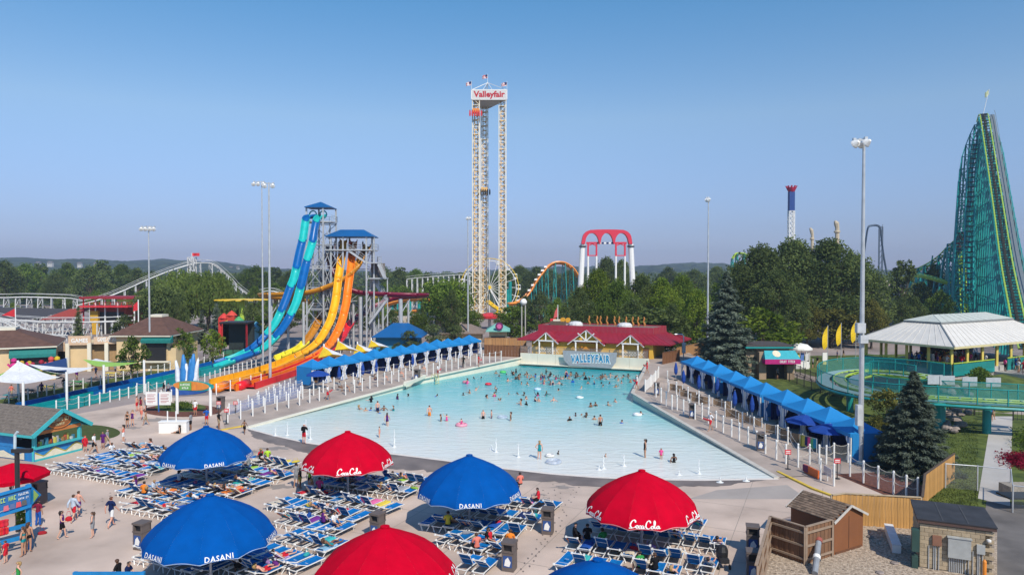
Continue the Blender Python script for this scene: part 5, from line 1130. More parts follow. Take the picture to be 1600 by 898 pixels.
MB().beam(UB(.55,-.09,1.5),UB(.95,-.09,1.5),.13,.5).obj('cabinet',mat('cabinet_rust',(0.25,0.12,0.075),0.7),ub); MB().beam(UB(2.45,-.09,1.35),UB(2.8,-.09,1.35),.13,.45).obj('cabinet',ebx,ub)
for u in (.4,.62,.7,.84,1.3,1.38,1.46,1.54,1.62,1.7,1.78,1.86,1.98,2.12,2.3,2.5,2.56,2.7): MB().tube([UB(u,-.06,0),UB(u,-.06,1.2)],.022,6).obj('conduit',steel,ub)
MB().lathe(UB(2.95,-.12,1.75),[(.02,0),(.1,.05),(.1,.14),(.02,.17)],10).obj('wall_lamp',white,ub)
MB().beam(UB(-.22,-.3,.3),UB(-.22,.25,.3),.28,.6).obj('cabinet',mat('cabinet_green',(0.03,0.07,0.06),0.6),ub); MB().box(UB(-.2,-.05,.85),(.34,.5,1.1),azb).obj('cabinet',MATS['cabinet_green'],ub)
# ---- yard objects
t = thing('utility_box','long white utility box lying on the gravel','utility box',G(1394,850)); a,b = G(1388,830),G(1401,864); MB().beam(a + Vector((0,0,.22)),b + Vector((0,0,.22)),.42,.42).obj('case',white,t); MB().beam(a + Vector((0,0,.45)),b + Vector((0,0,.45)),.46,.03).obj('lid',mat('lid_white',(0.66,0.67,0.68),0.5),t)
t = thing('pump_pipe','grey pump pipe with a red collar leaning on the gravel','pipe',G(1308,905)); a,b = Vector((15.0,35.2,.1)),Vector((15.9,36.9,1.0)); MB().tube([a,b],.15,12).obj('pipe',mat('pipe_grey',(0.25,0.27,0.3),0.5),t); MB().tube([b,b + (b - a).normalized() * .22],.19,12).obj('collar',mat('collar_red',(0.3,0.08,0.06),0.6),t); MB().tube([a.lerp(b,.45),a.lerp(b,.55)],.185,12).obj('coupling',white,t); MB().tube([b,(b.x + .1,b.y + .1,0)],.09,8).obj('leg',dark,t)
t = thing('bollard','orange bollard in front of the block hut','bollard',UB(2.7,-.6,0)); MB().lathe(UB(2.7,-.6,0),[(.09,0),(.09,.95),(.05,1.03)],12).obj('post',orange,t); MB().lathe(UB(2.7,-.6,0),[(.14,0),(.14,.03),(.1,.05)],12).obj('base_plate',dark,t)
for i,(px,py,lb) in enumerate([(1360,839,'flat pale stone near the cedar fence'),(1398,880,'brown stone beside the white utility box'),(1375,895,'brown flat stone in the middle of the gravel')]):
 t = thing('stone_slab',lb,'stone',G(px,py)); MB().lathe((0,0,0),[(.2,0),(.22,.05),(.15,.09)],6).obj('stone',rk,t,world=False)
# ---- chain link fence at the path
cl = thing('chain_link_fence','grey chain link fence with a gate across the concrete walk','fence',G(1525,762)); pts = [G(1477,762),G(1527,766),G(1579,772),G(1582,800),G(1660,812)]
wire = mat('chain_link',(0.35,0.36,0.36),0.5,alpha=.16)
for i,p in enumerate(pts):
 MB().tube([p,p + Vector((0,0,1.75))],.05,8).obj('post',steel,cl)
 if i: a = pts[i - 1]; MB().tube([a + Vector((0,0,1.7)),p + Vector((0,0,1.7))],.03,6).obj('top_rail',steel,cl); MB().add([a,p,p + Vector((0,0,1.68)),a + Vector((0,0,1.68))],[(0,1,2,3)]).obj('mesh_panel',wire,cl)
t = thing('planter_box','dark topped stone planter at the right edge by the chain link gate','planter',G(1592,790)); MB().box(G(1600,775),(2.6,1.2,.8)).obj('wall',mat('planter_stone',(0.33,0.29,0.24),0.9,var=.2,scale=5),t); MB().box(G(1600,775,.8),(2.7,1.3,.1)).obj('cap',dark,t)
# ---- black fences on the lawn
def bar_fence(label,pts,h=1.3,step=.35,big=2.4):
 t = thing('iron_fence',label,'fence',pts[0]); sp = along(pts,step); mb = MB()
 for p,d in sp: mb.beam(p,p + Vector((0,0,h * .95)),.028,caps=False)
 o = mb.obj('bars',dark,t,kind='stuff')
 for p,d in along(pts,big): MB().beam(p,p + Vector((0,0,h + .1)),.09).obj('post',dark,t)
 for z in (.18,h * .93):
  for a,b in zip(pts,pts[1:]): MB().beam(a + Vector((0,0,z)),b + Vector((0,0,z)),.05).obj('rail',dark,t)
bar_fence('black iron fence along the path behind the right hand cabanas',[G(1165,591),G(1200,590),G(1236,596),G(1275,612),G(1320,624),G(1345,628)]); bar_fence('black iron fence climbing the lawn to the station',[G(1243,582),G(1280,600),G(1302,610),G(1345,624)])
bar_fence('black iron fence under the station track',[G(1440,642),G(1520,648),G(1549,652)]); bar_fence('black iron fence at the right edge beyond the concrete walk',[G(1583,656),G(1680,664)]); bar_fence('black iron fence beside the blue slide lanes',[G(318,562),G(350,558),G(392,549)])
# ---- snack hut with the teal and magenta awning
hb = thing('snack_hut','tan brick snack hut with teal and magenta awning','snack hut',G(1206,593)); Yh = 100.0
def HX(px): return (px - 800) * Yh / F
def HZ_(py): return CAMZ - (py - HZ) * Yh / F
tanb = mat('tan_brick',(0.34,0.25,0.17),0.85,var=.12,scale=2)
wallbox(hb,'wall',tanb,HX(1171),101.2,HX(1238),106,0,HZ_(545)); MB().box(((HX(1171) + HX(1238)) / 2,103.4,HZ_(545)),(HX(1240) - HX(1168),6,.5)).obj('roof',mat('hut_roof',(0.07,0.06,0.06),0.8),hb); MB().box(((HX(1171) + HX(1238)) / 2,103.4,HZ_(545) + .02),(HX(1241.5) - HX(1166.5),6.3,.22)).obj('fascia',teal,hb)
for a,b in ((1187,1198),(1231,1242)): wallbox(hb,'pier',tanb,HX(a),99.9,HX(b),101.25,0,HZ_(550))
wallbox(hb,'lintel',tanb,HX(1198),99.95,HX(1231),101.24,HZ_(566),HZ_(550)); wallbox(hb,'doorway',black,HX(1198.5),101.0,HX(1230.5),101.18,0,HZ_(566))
mb = MB(); x0,x1 = HX(1191),HX(1246); z0,z1,z2 = HZ_(567),HZ_(559.5),HZ_(547.5)
mb.add([(x0,98.6,z1),(x1,98.6,z1),(x1 - .3,99.9,z2),(x0 + .3,99.9,z2)],[(0,1,2,3)]); mb.add([(x0,98.6,z1),(x0 + .3,99.9,z2),(x0,99.9,z1)],[(0,1,2)]); mb.add([(x1,98.6,z1),(x1 - .3,99.9,z2),(x1,99.9,z1)],[(0,1,2)]); mb.obj('awning',mat('awning_teal',(0.04,0.36,0.42),0.7),hb)
MB().prism([(x0,98.58,z0),(x1,98.58,z0),(x1,99.9,z0),(x0,99.9,z0)],z1 - z0).obj('valance',mat('awning_magenta',(0.42,0.012,0.16),0.7),hb)
mb = MB(); put_marks(mb,((x0 + x1) / 2 + .6,98.56,z0 + .18),(1,0,0),(0,0,1),2.1,.35,(5,5)); mb.obj('lettering',white,hb)
mb = MB(); mb.poly([((x0 + x1) / 2 - .6 + .55 * cos(a),99.15,(z1 + z2) / 2 + .15 + .4 * sin(a)) for a in [2 * pi * i / 14 for i in range(14)]]); mb.v = [(x,98.6 + 1.3 * (z - z1) / (z2 - z1) - .03,z) for x,y,z in mb.v]; mb.obj('emblem',mat('emblem_cream',(0.7,0.62,0.45),0.7),hb)
tk = thing('tent_kiosk','small white canopy kiosk with posters behind the snack hut','kiosk',P(1249,572,112)); kc = P(1249,572,112); kc.z = 0; MB().lathe(kc,[(1.9,2.9),(1.9,3.15),(1.2,3.7),(.2,3.9)],12).obj('canopy',white,tk)
for a in range(6): p = kc + Vector((1.6 * cos(a),1.6 * sin(a),0)); MB().beam(p,p + Vector((0,0,2.95)),.08).obj('post',white,tk)
MB().box(kc + Vector((0,-.3,0)),(2.2,1.6,1.1)).obj('counter',white,tk)
for i,cl_ in enumerate([(.7,.6,.1),(.1,.2,.5),(.6,.6,.62)]): o = MB().box(kc + Vector((-.7 + i * .7,-1.15,1.3)),(.55,.04,1.2)).obj('poster',paint,tk); o.color = (*cl_,1)
for i,(px,top,bot,lb) in enumerate([(1293,508,571,'yellow feather flag beside the white sandwich board'),(1314,504,563,'yellow feather flag in the middle of three on the lawn'),(1337,500,560,'yellow feather flag next to the floodlight pole')]):
 g = G(px,bot); ztop = CAMZ - (top - HZ) * g.y / F; t = thing('feather_flag',lb,'flag',g,group='yellow feather flags on the lawn'); MB().tube([(0,0,0),(0,0,ztop)],.05,6).obj('pole',steel,t,world=False)
 mb = MB(); n = 8; rows = [[],[]]
 for j in range(n + 1): f = j / n; rows[0].append((-.02,.0,ztop - f * 3.4)); rows[1].append((-.15 - 1.2 * sin(pi * min(1,f * .75 + .02)) ** 1.0 * (1 if f < .98 else .8),.15 * sin(f * 7),ztop - .3 - f * 3.7))
 rows[1] = [(x * .7,y,z) for x,y,z in rows[1]]; mb.sheet(rows); mb.obj('banner_cloth',mat('flag_yellow',(0.78,0.52,0.01),0.7),t,world=False)
t = thing('sandwich_board','white sandwich board on the lawn under the yellow flag','sign',G(1289,569)); MB().box(G(1289,569),(.85,.2,1.9)).obj('board',white,t); MB().box(G(1289,569,1.9),(.6,.18,.5)).obj('top_sign',mat('board_yellow',(0.7,0.6,0.15),0.6),t)
t = thing('flat_building','pale pink flat roofed building among trees before the green coaster','building',P(1392,460,205)); bq = P(1392,460,205); MB().box((bq.x,205,0),(6.3,5,12.2)).obj('wall',mat('pale_stucco',(0.52,0.43,0.38),0.8),t); MB().box((bq.x,205,12.2),(6.6,5.3,.3)).obj('parapet',cream,t)
# ---- left game stalls
stucco = mat('cream_stucco',(0.66,0.50,0.29),0.8,var=.06,scale=.8); shg = mat('brown_shingle',(0.115,0.06,0.045),0.9,var=.2,scale=1.5); tealc = mat('teal_awning',(0.01,0.17,0.155),0.7)
def hip_block(t,px0,px1,Yf,dep,py_eave,py_top,inset,over=.8,cup=True):
 k_ = Yf / F; x0,x1 = (px0 - 800) * k_,(px1 - 800) * k_; ze,zt = CAMZ - (py_eave - HZ) * k_,CAMZ - (py_top - HZ) * (Yf + dep / 2) / F
 wallbox(t,'wall',stucco,x0 + over,Yf + over,x1 - over,Yf + dep - over,0,ze)
 mb = MB(); c = (x0 + x1) / 2; yc_ = Yf + dep / 2; w = (x1 - x0) / 2 * inset
 mb.add([(x0,Yf,ze),(x1,Yf,ze),(x1,Yf + dep,ze),(x0,Yf + dep,ze),(c - w,yc_ - w,zt),(c + w,yc_ - w,zt),(c + w,yc_ + w,zt),(c - w,yc_ + w,zt)],[(0,1,5,4),(1,2,6,5),(2,3,7,6),(3,0,4,7),(4,5,6,7),(3,2,1,0)]); mb.obj('roof',shg,t)
 if cup: MB().box((c,yc_,zt - .05),(w * 2.3,w * 2.3,.35)).obj('roof_cap',cream,t)
 MB().box((c,yc_,ze - .22),(x1 - x0 - .1,dep - .1,.22)).obj('fascia',cream,t)
 return x0,x1,ze
ga = thing('game_stall','cream game stall with brown hip roof and prizes under a teal awning','game stall',(-66,105,0)); ga.location = ((87 - 800) * 100 / F,100,0); x0,x1,ze = hip_block(ga,-75,88,100,13,540,511,.22)
k_ = 100 / F
def awn(t,xa,xb,y,z1,z0,out,m=tealc):
 mb = MB(); mb.add([(xa,y - out,z0 + .45),(xb,y - out,z0 + .45),(xb,y,z1),(xa,y,z1),(xa,y - out,z0),(xb,y - out,z0),(xa,y,z0),(xb,y,z0)],[(0,1,2,3),(4,5,1,0),(0,3,6,4),(1,2,7,5)]); mb.obj('awning',m,t)
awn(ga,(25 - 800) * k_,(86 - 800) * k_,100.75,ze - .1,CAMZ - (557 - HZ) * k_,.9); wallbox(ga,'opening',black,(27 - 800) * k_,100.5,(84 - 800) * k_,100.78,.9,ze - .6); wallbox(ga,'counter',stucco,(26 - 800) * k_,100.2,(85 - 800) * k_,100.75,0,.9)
pz = random.Random(8)
for i in range(26):
 o = MB().lathe((0,0,0),[(.1,-.3),(.3,-.15),(.3,.15),(.1,.3)],7); me = o.mesh('plush_prize',cloth); q_ = Vector(((pz.uniform(29,82) - 800) * k_,100.35,pz.uniform(1.1,2.6))); inst(me,'plush_prize',q_ - wloc(ga),pz.uniform(0,3),ga,color=pz.choice([(.5,.35,.05),(.5,.03,.2),(.25,.3,.04),(.6,.45,.1),(.35,.03,.06)]))
ga.rotation_euler.z = radians(27)
grot = lambda x,y: (ga.location.x + (x - ga.location.x) * cos(radians(27)) - (y - 100) * sin(radians(27)),100 + (x - ga.location.x) * sin(radians(27)) + (y - 100) * cos(radians(27)))
for px,c_,lb in ((32,(.55,.04,.22),'pink plush prize hanging left of the stall opening'),(80,(.6,.1,.1),'red and yellow plush prize hanging right of the stall opening'),(88,(.62,.45,.04),'yellow plush prize at the stall corner')):
 t = thing('plush_toy',lb,'plush toy',(*grot((px - 800) * k_,99.6),1.6)); o = MB().lathe((0,0,0),[(.15,0),(.5,.25),(.55,.7),(.25,1.05)],9).obj('body',cloth,t,world=False); o.color = (*c_,1); o = MB().lathe((0,0,1.0),[(.1,0),(.36,.25),(.33,.55),(.05,.7)],9).obj('head',cloth,t,world=False); o.color = (*c_,1); MB().beam((-.5,0,.5),(-.8,-.1,.9),.2).obj('arm',cloth,t,world=False).color = (*c_,1); MB().beam((.5,0,.5),(.8,-.1,.9),.2).obj('arm',cloth,t,world=False).color = (*c_,1)
gm = thing('game_arcade','low cream arcade row with white signs between the two brown roofs','game stall',(-62,112,0)); km = 110 / F; gm.location = ((195 - 800) * 110 / F,110,0); mx_ = lambda px: (px - 800) * km; mz = lambda py: CAMZ - (py - HZ) * km
for a,b,t0,m in ((83,116,545,black),(116,146,535,stucco),(146,168,537,mat('arcade_wood',(0.30,0.20,0.10),0.8)),(168,195,536,mat('arcade_wood2',(0.36,0.24,0.12),0.8))): wallbox(gm,'bay',m,mx_(a),110 + (.6 if m != stucco else 0),mx_(b) - .02,117,0,mz(t0))
MB().add([(mx_(70),109.6,mz(541)),(mx_(195),109.6,mz(533)),(mx_(190),119,mz(533)),(mx_(60),119,mz(540))],[(0,1,2,3)]).obj('roof',mat('arcade_roof',(0.38,0.32,0.29),0.8),gm)
for a,b,t0,b0,tx in ((83,112,532,546,None),(117,148,523,537,'GAMES'),(152,192,525,536,'GAMES OF SKILL')):
 MB().box((mx_((a + b) / 2),109.5,mz(b0)),(mx_(b) - mx_(a),.25,mz(t0) - mz(b0))).obj('sign_board',mat('sign_peach',(0.62,0.44,0.30),0.7),gm); mb = MB(); tp_ = (mx_((a + b) / 2),109.35,mz(b0) + .4); put_text(mb,tx,tp_,(1,0,0),(0,0,1),.6,0,fitw=(mx_(b) - mx_(a)) * .75,bold=.03) if tx else put_marks(mb,tp_,(1,0,0),(0,0,1),(mx_(b) - mx_(a)) * .75,.55,(4,6)); mb.obj('lettering',white,gm)
for px in (116,146,170,194): MB().beam((mx_(px),109.4,0),(mx_(px),109.4,mz(534)),.5).obj('pilaster',cream,gm)
gz = thing('game_stall','cream game stall with brown hip roof and red flag behind the young trees','game stall',(-58,115,0)); x0,x1,ze = hip_block(gz,168,265,108,12,524,494,.2); k2 = 108 / F
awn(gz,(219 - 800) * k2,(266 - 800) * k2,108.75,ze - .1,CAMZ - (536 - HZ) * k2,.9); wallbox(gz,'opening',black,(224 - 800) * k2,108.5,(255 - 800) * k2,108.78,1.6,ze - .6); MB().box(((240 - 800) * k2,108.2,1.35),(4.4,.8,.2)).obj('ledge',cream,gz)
for px,w in ((255,263),): wallbox(gz,'side_bay',stucco,(px - 800) * k2,109,(w + 6 - 800) * k2,116,0,CAMZ - (545 - HZ) * k2)
t = thing('flagpole','red flag on a white pole behind the brown hip roof','flagpole',P(216,500,122)); q_ = P(216,468,122); MB().tube([(q_.x,122,0),(q_.x,122,q_.z)],.09,6).obj('pole',white,t); mb = MB(); mb.add([(q_.x,122,q_.z - .2),(q_.x - .8,122,q_.z - .9),(q_.x - .9,122,q_.z - 2.0),(q_.x - .1,122.1,q_.z - 1.8)],[(0,1,2,3)]); mb.obj('flag',red,t)
t = thing('flagpole','large red pennant on a white pole at the far left','flagpole',P(24,510,150)); q_ = P(24,480,150); MB().tube([(q_.x,150,0),(q_.x,150,q_.z)],.1,6).obj('pole',white,t); mb = MB(); mb.add([(q_.x,150,q_.z - .2),(q_.x - 2.9,150,q_.z - 1.7),(q_.x - .1,150.2,q_.z - 2.0)],[(0,1,2)]); mb.obj('flag',red,t)
gm.rotation_euler.z = radians(14)
# dark roofed loading shed and the red two storey ride building
ds = thing('loading_shed','long dark grey roof of the wooden coaster loading shed','shed',P(40,500,180)); kd = 178 / F
MB().add([((-60 - 800) * kd,174,CAMZ - (498 - HZ) * 174 / F),((72 - 800) * kd,172,CAMZ - (499 - HZ) * 172 / F),((92 - 800) * kd,186,CAMZ - (482.5 - HZ) * 186 / F),((-40 - 800) * kd,186,CAMZ - (480 - HZ) * 186 / F)],[(0,1,2,3)]).obj('roof',mat('dark_roof',(0.06,0.055,0.058),0.8),ds)
for px in (-20,10,40,70): MB().beam(((px - 800) * kd,175,0),((px - 800) * kd,175,3.6),.25).obj('post',white,ds)
rb_ = thing('ride_building','red two storey ride building with flat roof and lights','building',P(165,490,175)); kr = 172 / F; xr = lambda px: (px - 800) * kr; zr_ = lambda py: CAMZ - (py - HZ) * kr
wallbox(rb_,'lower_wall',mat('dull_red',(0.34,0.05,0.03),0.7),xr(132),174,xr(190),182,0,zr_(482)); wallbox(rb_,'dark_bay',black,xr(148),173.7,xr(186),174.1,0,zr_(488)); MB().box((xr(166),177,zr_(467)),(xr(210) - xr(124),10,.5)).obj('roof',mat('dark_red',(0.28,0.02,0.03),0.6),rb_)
for px in (126,145,160,180,206): MB().beam((xr(px),173,0),(xr(px),173,zr_(467)),.25).obj('post',white if px > 130 else red,rb_)
MB().box((xr(164),174,zr_(480)),(xr(204) - xr(126),6,.35)).obj('floor',red,rb_); wallbox(rb_,'green_sign',lime,xr(180),172.6,xr(205),172.9,zr_(471),zr_(467.5)); wallbox(rb_,'yellow_wall',mat('ochre',(0.6,0.34,0.03),0.7),xr(137),172.8,xr(149),173.6,0,zr_(486))
rb2 = MB(); railing(rb2,(xr(126),172.8,zr_(480)),(xr(204),172.8,zr_(480)),1.1,1.2); rb2.obj('railing',red,rb_)
ra = thing('red_awning','low red awning roof beside the ride building','awning',P(105,495,165)); MB().add([(xr(78),168,zr_(498)),(xr(128),168,zr_(496)),(xr(128),176,zr_(482)),(xr(92),176,zr_(484))],[(0,1,2,3)]).obj('roof',mat('dull_red',(0.34,0.05,0.03),0.7),ra)
for px in (82,104,126): MB().beam((xr(px),169,0),(xr(px),169,zr_(496.5)),.25).obj('post',white,ra)
# kiddie rides beyond the slides
fl_ = thing('flower_ride','yellow petal topped kiddie ride with a green body','ride',P(372,480,165)); q_ = P(378,469,165); mb = MB()
for i in range(14): a = 2 * pi * i / 14; mb.beam(q_ + Vector((0,0,.3)),q_ + Vector((6.0 * cos(a),6.0 * sin(a),.1)),1.1,.14)
mb.obj('petals',yellow,fl_); MB().tube([(q_.x,q_.y,0),(q_.x,q_.y,q_.z + .4)],.7,10).obj('mast',lime,fl_)
for i in range(8): a = 2 * pi * i / 8; MB().lathe((q_.x + 4.6 * cos(a),q_.y + 4.6 * sin(a),1.6),[(.3,0),(.8,.4),(.7,1.1),(.2,1.4)],8).obj('car',mat('yellow_car',(0.7,0.5,0.05),0.5) if i % 2 else lime,fl_)
sg = thing('stage','dark kiddie ride stage with a red roof edge behind the young trees','stage',P(367,540,130)); sx_ = lambda px: (px - 800) * 132 / F; sz_ = lambda py: CAMZ - (py - HZ) * 132 / F
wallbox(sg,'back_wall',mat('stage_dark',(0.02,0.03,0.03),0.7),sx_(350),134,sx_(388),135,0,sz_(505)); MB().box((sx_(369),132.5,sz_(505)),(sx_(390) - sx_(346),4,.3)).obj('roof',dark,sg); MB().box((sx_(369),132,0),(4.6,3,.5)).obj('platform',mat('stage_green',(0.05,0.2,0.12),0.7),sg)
for px in (348,388): MB().beam((sx_(px),131,0),(sx_(px),131,sz_(505)),.25).obj('post',red,sg)
kr_ = thing('kiddie_ride','colourful kiddie ride huts in red, yellow and green below the willows','ride',P(355,500,150))
for i,(px,py,c_) in enumerate([(350,492,(.5,.04,.03)),(357,498,(.65,.45,.03)),(366,501,(.65,.45,.03)),(373,497,(.06,.3,.12)),(362,488,(.5,.05,.03)),(391,510,(.65,.45,.03)),(400,505,(.1,.3,.4)),(292,517,(.35,.12,.35)),(297,512,(.65,.45,.03))]):
 q_ = P(px,py,148); o = MB().box((q_.x,q_.y,0),(1.7,1.7,max(1,q_.z - .6))).obj('hut',paint,kr_); o.color = (*c_,1); o = MB().lathe((q_.x,q_.y,max(1,q_.z - .6)),[(1.2,0),(.6,.6),(.08,1.0)],8).obj('hut_roof',paint,kr_); o.color = (*[min(1,v * 1.2) for v in c_],1)
# blue shop, grey hut and the little purple sign stand behind the left cabanas
bs = thing('blue_shop','bright blue shop with a blue hip roof behind the sails','shop',P(620,530,134)); ks = 132 / F; bx2 = lambda px: (px - 800) * ks; bz2 = lambda py: CAMZ - (py - HZ) * ks
wallbox(bs,'wall',mat('sky_blue_wall',(0.02,0.24,0.42),0.7),bx2(585),133,bx2(650),140,0,bz2(526)); hip('roof',bx2(581),bx2(660),131.5,141,bz2(526),bz2(507),3.2,bs,roofm)
gh = thing('grey_hut','long low hut with a weathered grey brown roof','hut',P(720,520,150)); k3 = 150 / F; wallbox(gh,'wall',stucco,(690 - 800) * k3,150,(752 - 800) * k3,157,0,CAMZ - (521 - HZ) * k3); hip('roof',(687 - 800) * k3,(757 - 800) * k3,149,158,CAMZ - (520 - HZ) * k3,CAMZ - (508 - HZ) * k3,3,gh,mat('weathered_roof',(0.22,0.17,0.145),0.9))
ps = thing('snack_stand','small snack stand with mint green roof and round pink sign','snack stand',P(778,530,135)); k4 = 133 / F; px4 = lambda px: (px - 800) * k4; pz4 = lambda py: CAMZ - (py - HZ) * k4
wallbox(ps,'wall',stucco,px4(764),134,px4(792),138,0,pz4(519)); hip('roof',px4(759),px4(797),132.8,139.5,pz4(517),pz4(506),2,ps,mat('mint_roof',(0.18,0.45,0.38),0.6)); MB().tube([(px4(780),132.6,pz4(509.5)),(px4(780),132.9,pz4(509.5))],.75,14).obj('round_sign',mat('plum',(0.12,0.02,0.10),0.6),ps); MB().tube([(px4(780),132.5,pz4(509.5)),(px4(780),132.59,pz4(509.5))],.45,8).obj('pink_emblem',mat('pink',(0.6,0.12,0.3),0.6),ps)
wallbox(ps,'counter',mat('rainbow_front',(0.7,0.5,0.05),0.6,ramp=[(.4,(.6,.1,.3)),(.5,(.7,.5,.05)),(.6,(.2,.45,.1))],scale=1),px4(764),133.4,px4(792),133.9,0,1.3); wallbox(ps,'window',dark,px4(767),133.85,px4(789),134.02,1.4,3)
cs_ = thing('striped_canopy','round red and blue canopy top at the foot of the drop tower','canopy',P(765,495,190)); q_ = P(765,493,190); mb = MB(); mb.lathe((q_.x,190,q_.z),[(3.6,-.6),(3.8,0),(2.2,.5),(.3,.8)],14); mb.obj('canopy',red,cs_); MB().tube([(q_.x,190,0),(q_.x,190,q_.z)],.4,8).obj('post',steel,cs_); q_ = P(752,495,192); MB().lathe((q_.x,192,q_.z),[(2.2,-.5),(2.4,0),(1.0,.4),(.2,.6)],12).obj('blue_canopy',mat('canopy_navy',(0.03,0.06,0.25),0.7),cs_)
wl_ = thing('low_building','long pale low wall building behind the blue shop','building',P(670,505,170)); wallbox(wl_,'wall',mat('pale_wall',(0.5,0.44,0.38),0.8),(610 - 800) * 170 / F,172,(720 - 800) * 170 / F,176,0,CAMZ - (496 - HZ) * 170 / F); MB().box(((648 - 800) * 170 / F,170.5,2.5),(1.4,1,2)).obj('orange_box',orange,wl_)
for px in (655,668,678): MB().tube([((px - 800) * 170 / F,170.5,0),((px - 800) * 170 / F,170.5,CAMZ - (488 - HZ) * 170 / F)],[.35,.15],6).obj('white_cone',white,wl_)
# ================================================================ POOL SIDE
def xf(o,rz): c,s = cos(rz),sin(rz); return lambda x,y,z=0: Vector((o[0] + x * c - y * s,o[1] + x * s + y * c,o[2] + z))
# ---- cabanas
canopy_m = mat('cabana_canvas',(0.008,0.20,0.50),0.7,var=.06,scale=1); navy_c = mat('cabana_curtain',(0.008,0.03,0.16),0.85,var=.2,scale=3,stretch=(8,8,.4)); stripe = bpy.data.materials.new('striped_curtain'); stripe.use_nodes = True
sn,sl_ = stripe.node_tree.nodes,stripe.node_tree.links; tc = sn.new('ShaderNodeTexCoord'); wv = sn.new('ShaderNodeTexWave'); wv.inputs['Scale'].default_value = 2.2; wv.bands_direction = 'DIAGONAL'; crr = sn.new('ShaderNodeValToRGB'); crr.color_ramp.interpolation = 'CONSTANT'; crr.color_ramp.elements[0].color = (0.02,0.10,0.32,1); crr.color_ramp.elements[1].position = .45; crr.color_ramp.elements[1].color = (0.72,0.74,0.76,1)
mpp = sn.new('ShaderNodeMapping'); mpp.inputs['Scale'].default_value = (1,1,0); sl_.new(tc.outputs['Object'],mpp.inputs[0]); sl_.new(mpp.outputs[0],wv.inputs[0]); sl_.new(wv.outputs['Fac'],crr.inputs[0]); sl_.new(crr.outputs[0],sn['Principled BSDF'].inputs['Base Color'])
CW = 3.0
def make_cabana(name='cabana'):                        # origin: middle of the open front; +y runs to the back
 t = thing(name,'','cabana'); w = CW / 2 - .02
 ap = (0,CW / 2,3.25); e = 2.32; mb = MB(); N = 5
 cs = [(-w,-.05),(w,-.05),(w,CW),(-w,CW)]
 for i in range(4):
  a,b = cs[i],cs[(i + 1) % 4]; rows = []
  for j in range(N + 1):
   f = j / N; h = e + (ap[2] - e) * (f ** 1.25); rows.append([(lerp(lerp(a[0],b[0],g),ap[0],f),lerp(lerp(a[1],b[1],g),ap[1],f),h) for g in (0,.25,.5,.75,1)])
  mb.sheet(rows)
 mb.obj('canopy',canopy_m,t,world=False)
 mb = MB()
 for i in range(4):
  a,b = cs[i],cs[(i + 1) % 4]; mb.sheet([[(lerp(a[0],b[0],g),lerp(a[1],b[1],g),e - .30 + .03 * (k % 2)) for k,g in enumerate([q / 8 for q in range(9)])],[(lerp(a[0],b[0],q / 8),lerp(a[1],b[1],q / 8),e) for q in range(9)]])
 mb.obj('valance',canopy_m,t,world=False)
 for x,y in ((-w + .06,.05),(w - .06,.05),(w - .06,CW - .1),(-w + .06,CW - .1)): MB().beam((x,y,0),(x,y,e),.07).obj('post',white,t,world=False)
 mb = MB(); mb.sheet([[(lerp(-w,w,k / 14),CW - .15 + .05 * sin(k * 2.1),z) for k in range(15)] for z in (.05,2.2)]); mb.obj('back_curtain',navy_c,t,world=False)
 for s in (-1,1): mb = MB(); mb.sheet([[(s * (w - .08) + .03 * sin(k * 2.3),lerp(.7,CW - .15,k / 12),z) for k in range(13)] for z in (.05,2.2)]); mb.obj('side_curtain',navy_c,t,world=False)
 for s in (-1,1):
  mb = MB(); rows = []
  for z,k_ in ((.08,.62),(.6,.42),(1.15,.22),(1.6,.5),(2.1,.85)): rows.append([(s * (w - .05) - s * k_ * q / 8,.04 + .05 * sin(q * 2.6),z) for q in range(9)])
  mb.sheet(rows); mb.obj('front_curtain',stripe,t,world=False)
 mb = MB(); mb.box((-.55,1.9,0),(.7,.75,.4)); mb.box((-.55,2.3,.4),(.7,.14,.45)); mb.box((.6,1.9,0),(.7,.75,.4)); mb.box((.6,2.3,.4),(.7,.14,.45)); mb.obj('wicker_chairs',mat('wicker',(0.14,0.08,0.045),0.8,var=.3,scale=12),t,world=False)
 return t
proto_c = make_cabana(); CAB = []
def cab_row(a,b,groups,gap,label,side,plane,grp):
 a,b = Vector(a),Vector(b); n = sum(groups); L = hypot(b.x - a.x,b.y - a.y); k = (L - gap * (len(groups) - 1)) / n; d = Vector((b.x - a.x,b.y - a.y,0)).normalized(); s = 0.0; i = 0; az = atan2(d.y,d.x) + (0 if side > 0 else pi)
 for g in groups:
  for j in range(g):
   c = a + d * (s + k / 2); c.z = max(.02,dz(c.y,plane)); t = proto_c if not CAB else copy_tree(proto_c); CAB.append(t); t.location = c; t.rotation_euler.z = az; t.scale = (k / CW * .99,R(.97,1.02),R(.97,1.035)); t.rotation_euler.z = az + R(-.02,.02); i += 1
   tag(t,label % nth(i),group=grp)
   s += k
  s += gap
cab_row(D(487,603,LD),D(752,553,LD),[13],0,'blue peaked cabana across the pool, %s from the netted queue',1,LD,'blue cabanas along the far left deck')
cab_row(D(1064,590,RD),D(1330,724,RD),[3,3,4],.7,'blue peaked cabana beside the lawn, %s from the spruce end',1,RD,'blue cabanas beside the lawn')
for i,sx_ in ((0,-1),(15,1),(18,1),(22,1)):        # closed canvas ends
 mb = MB(); mb.sheet([[(sx_ * CW / 2,y,z) for y in (.1,.6,1.1,1.6,2.1,2.6,CW)] for z in (.05,.8,1.5,2.28)]); mb.obj('end_panel',canopy_m,CAB[i],world=False)
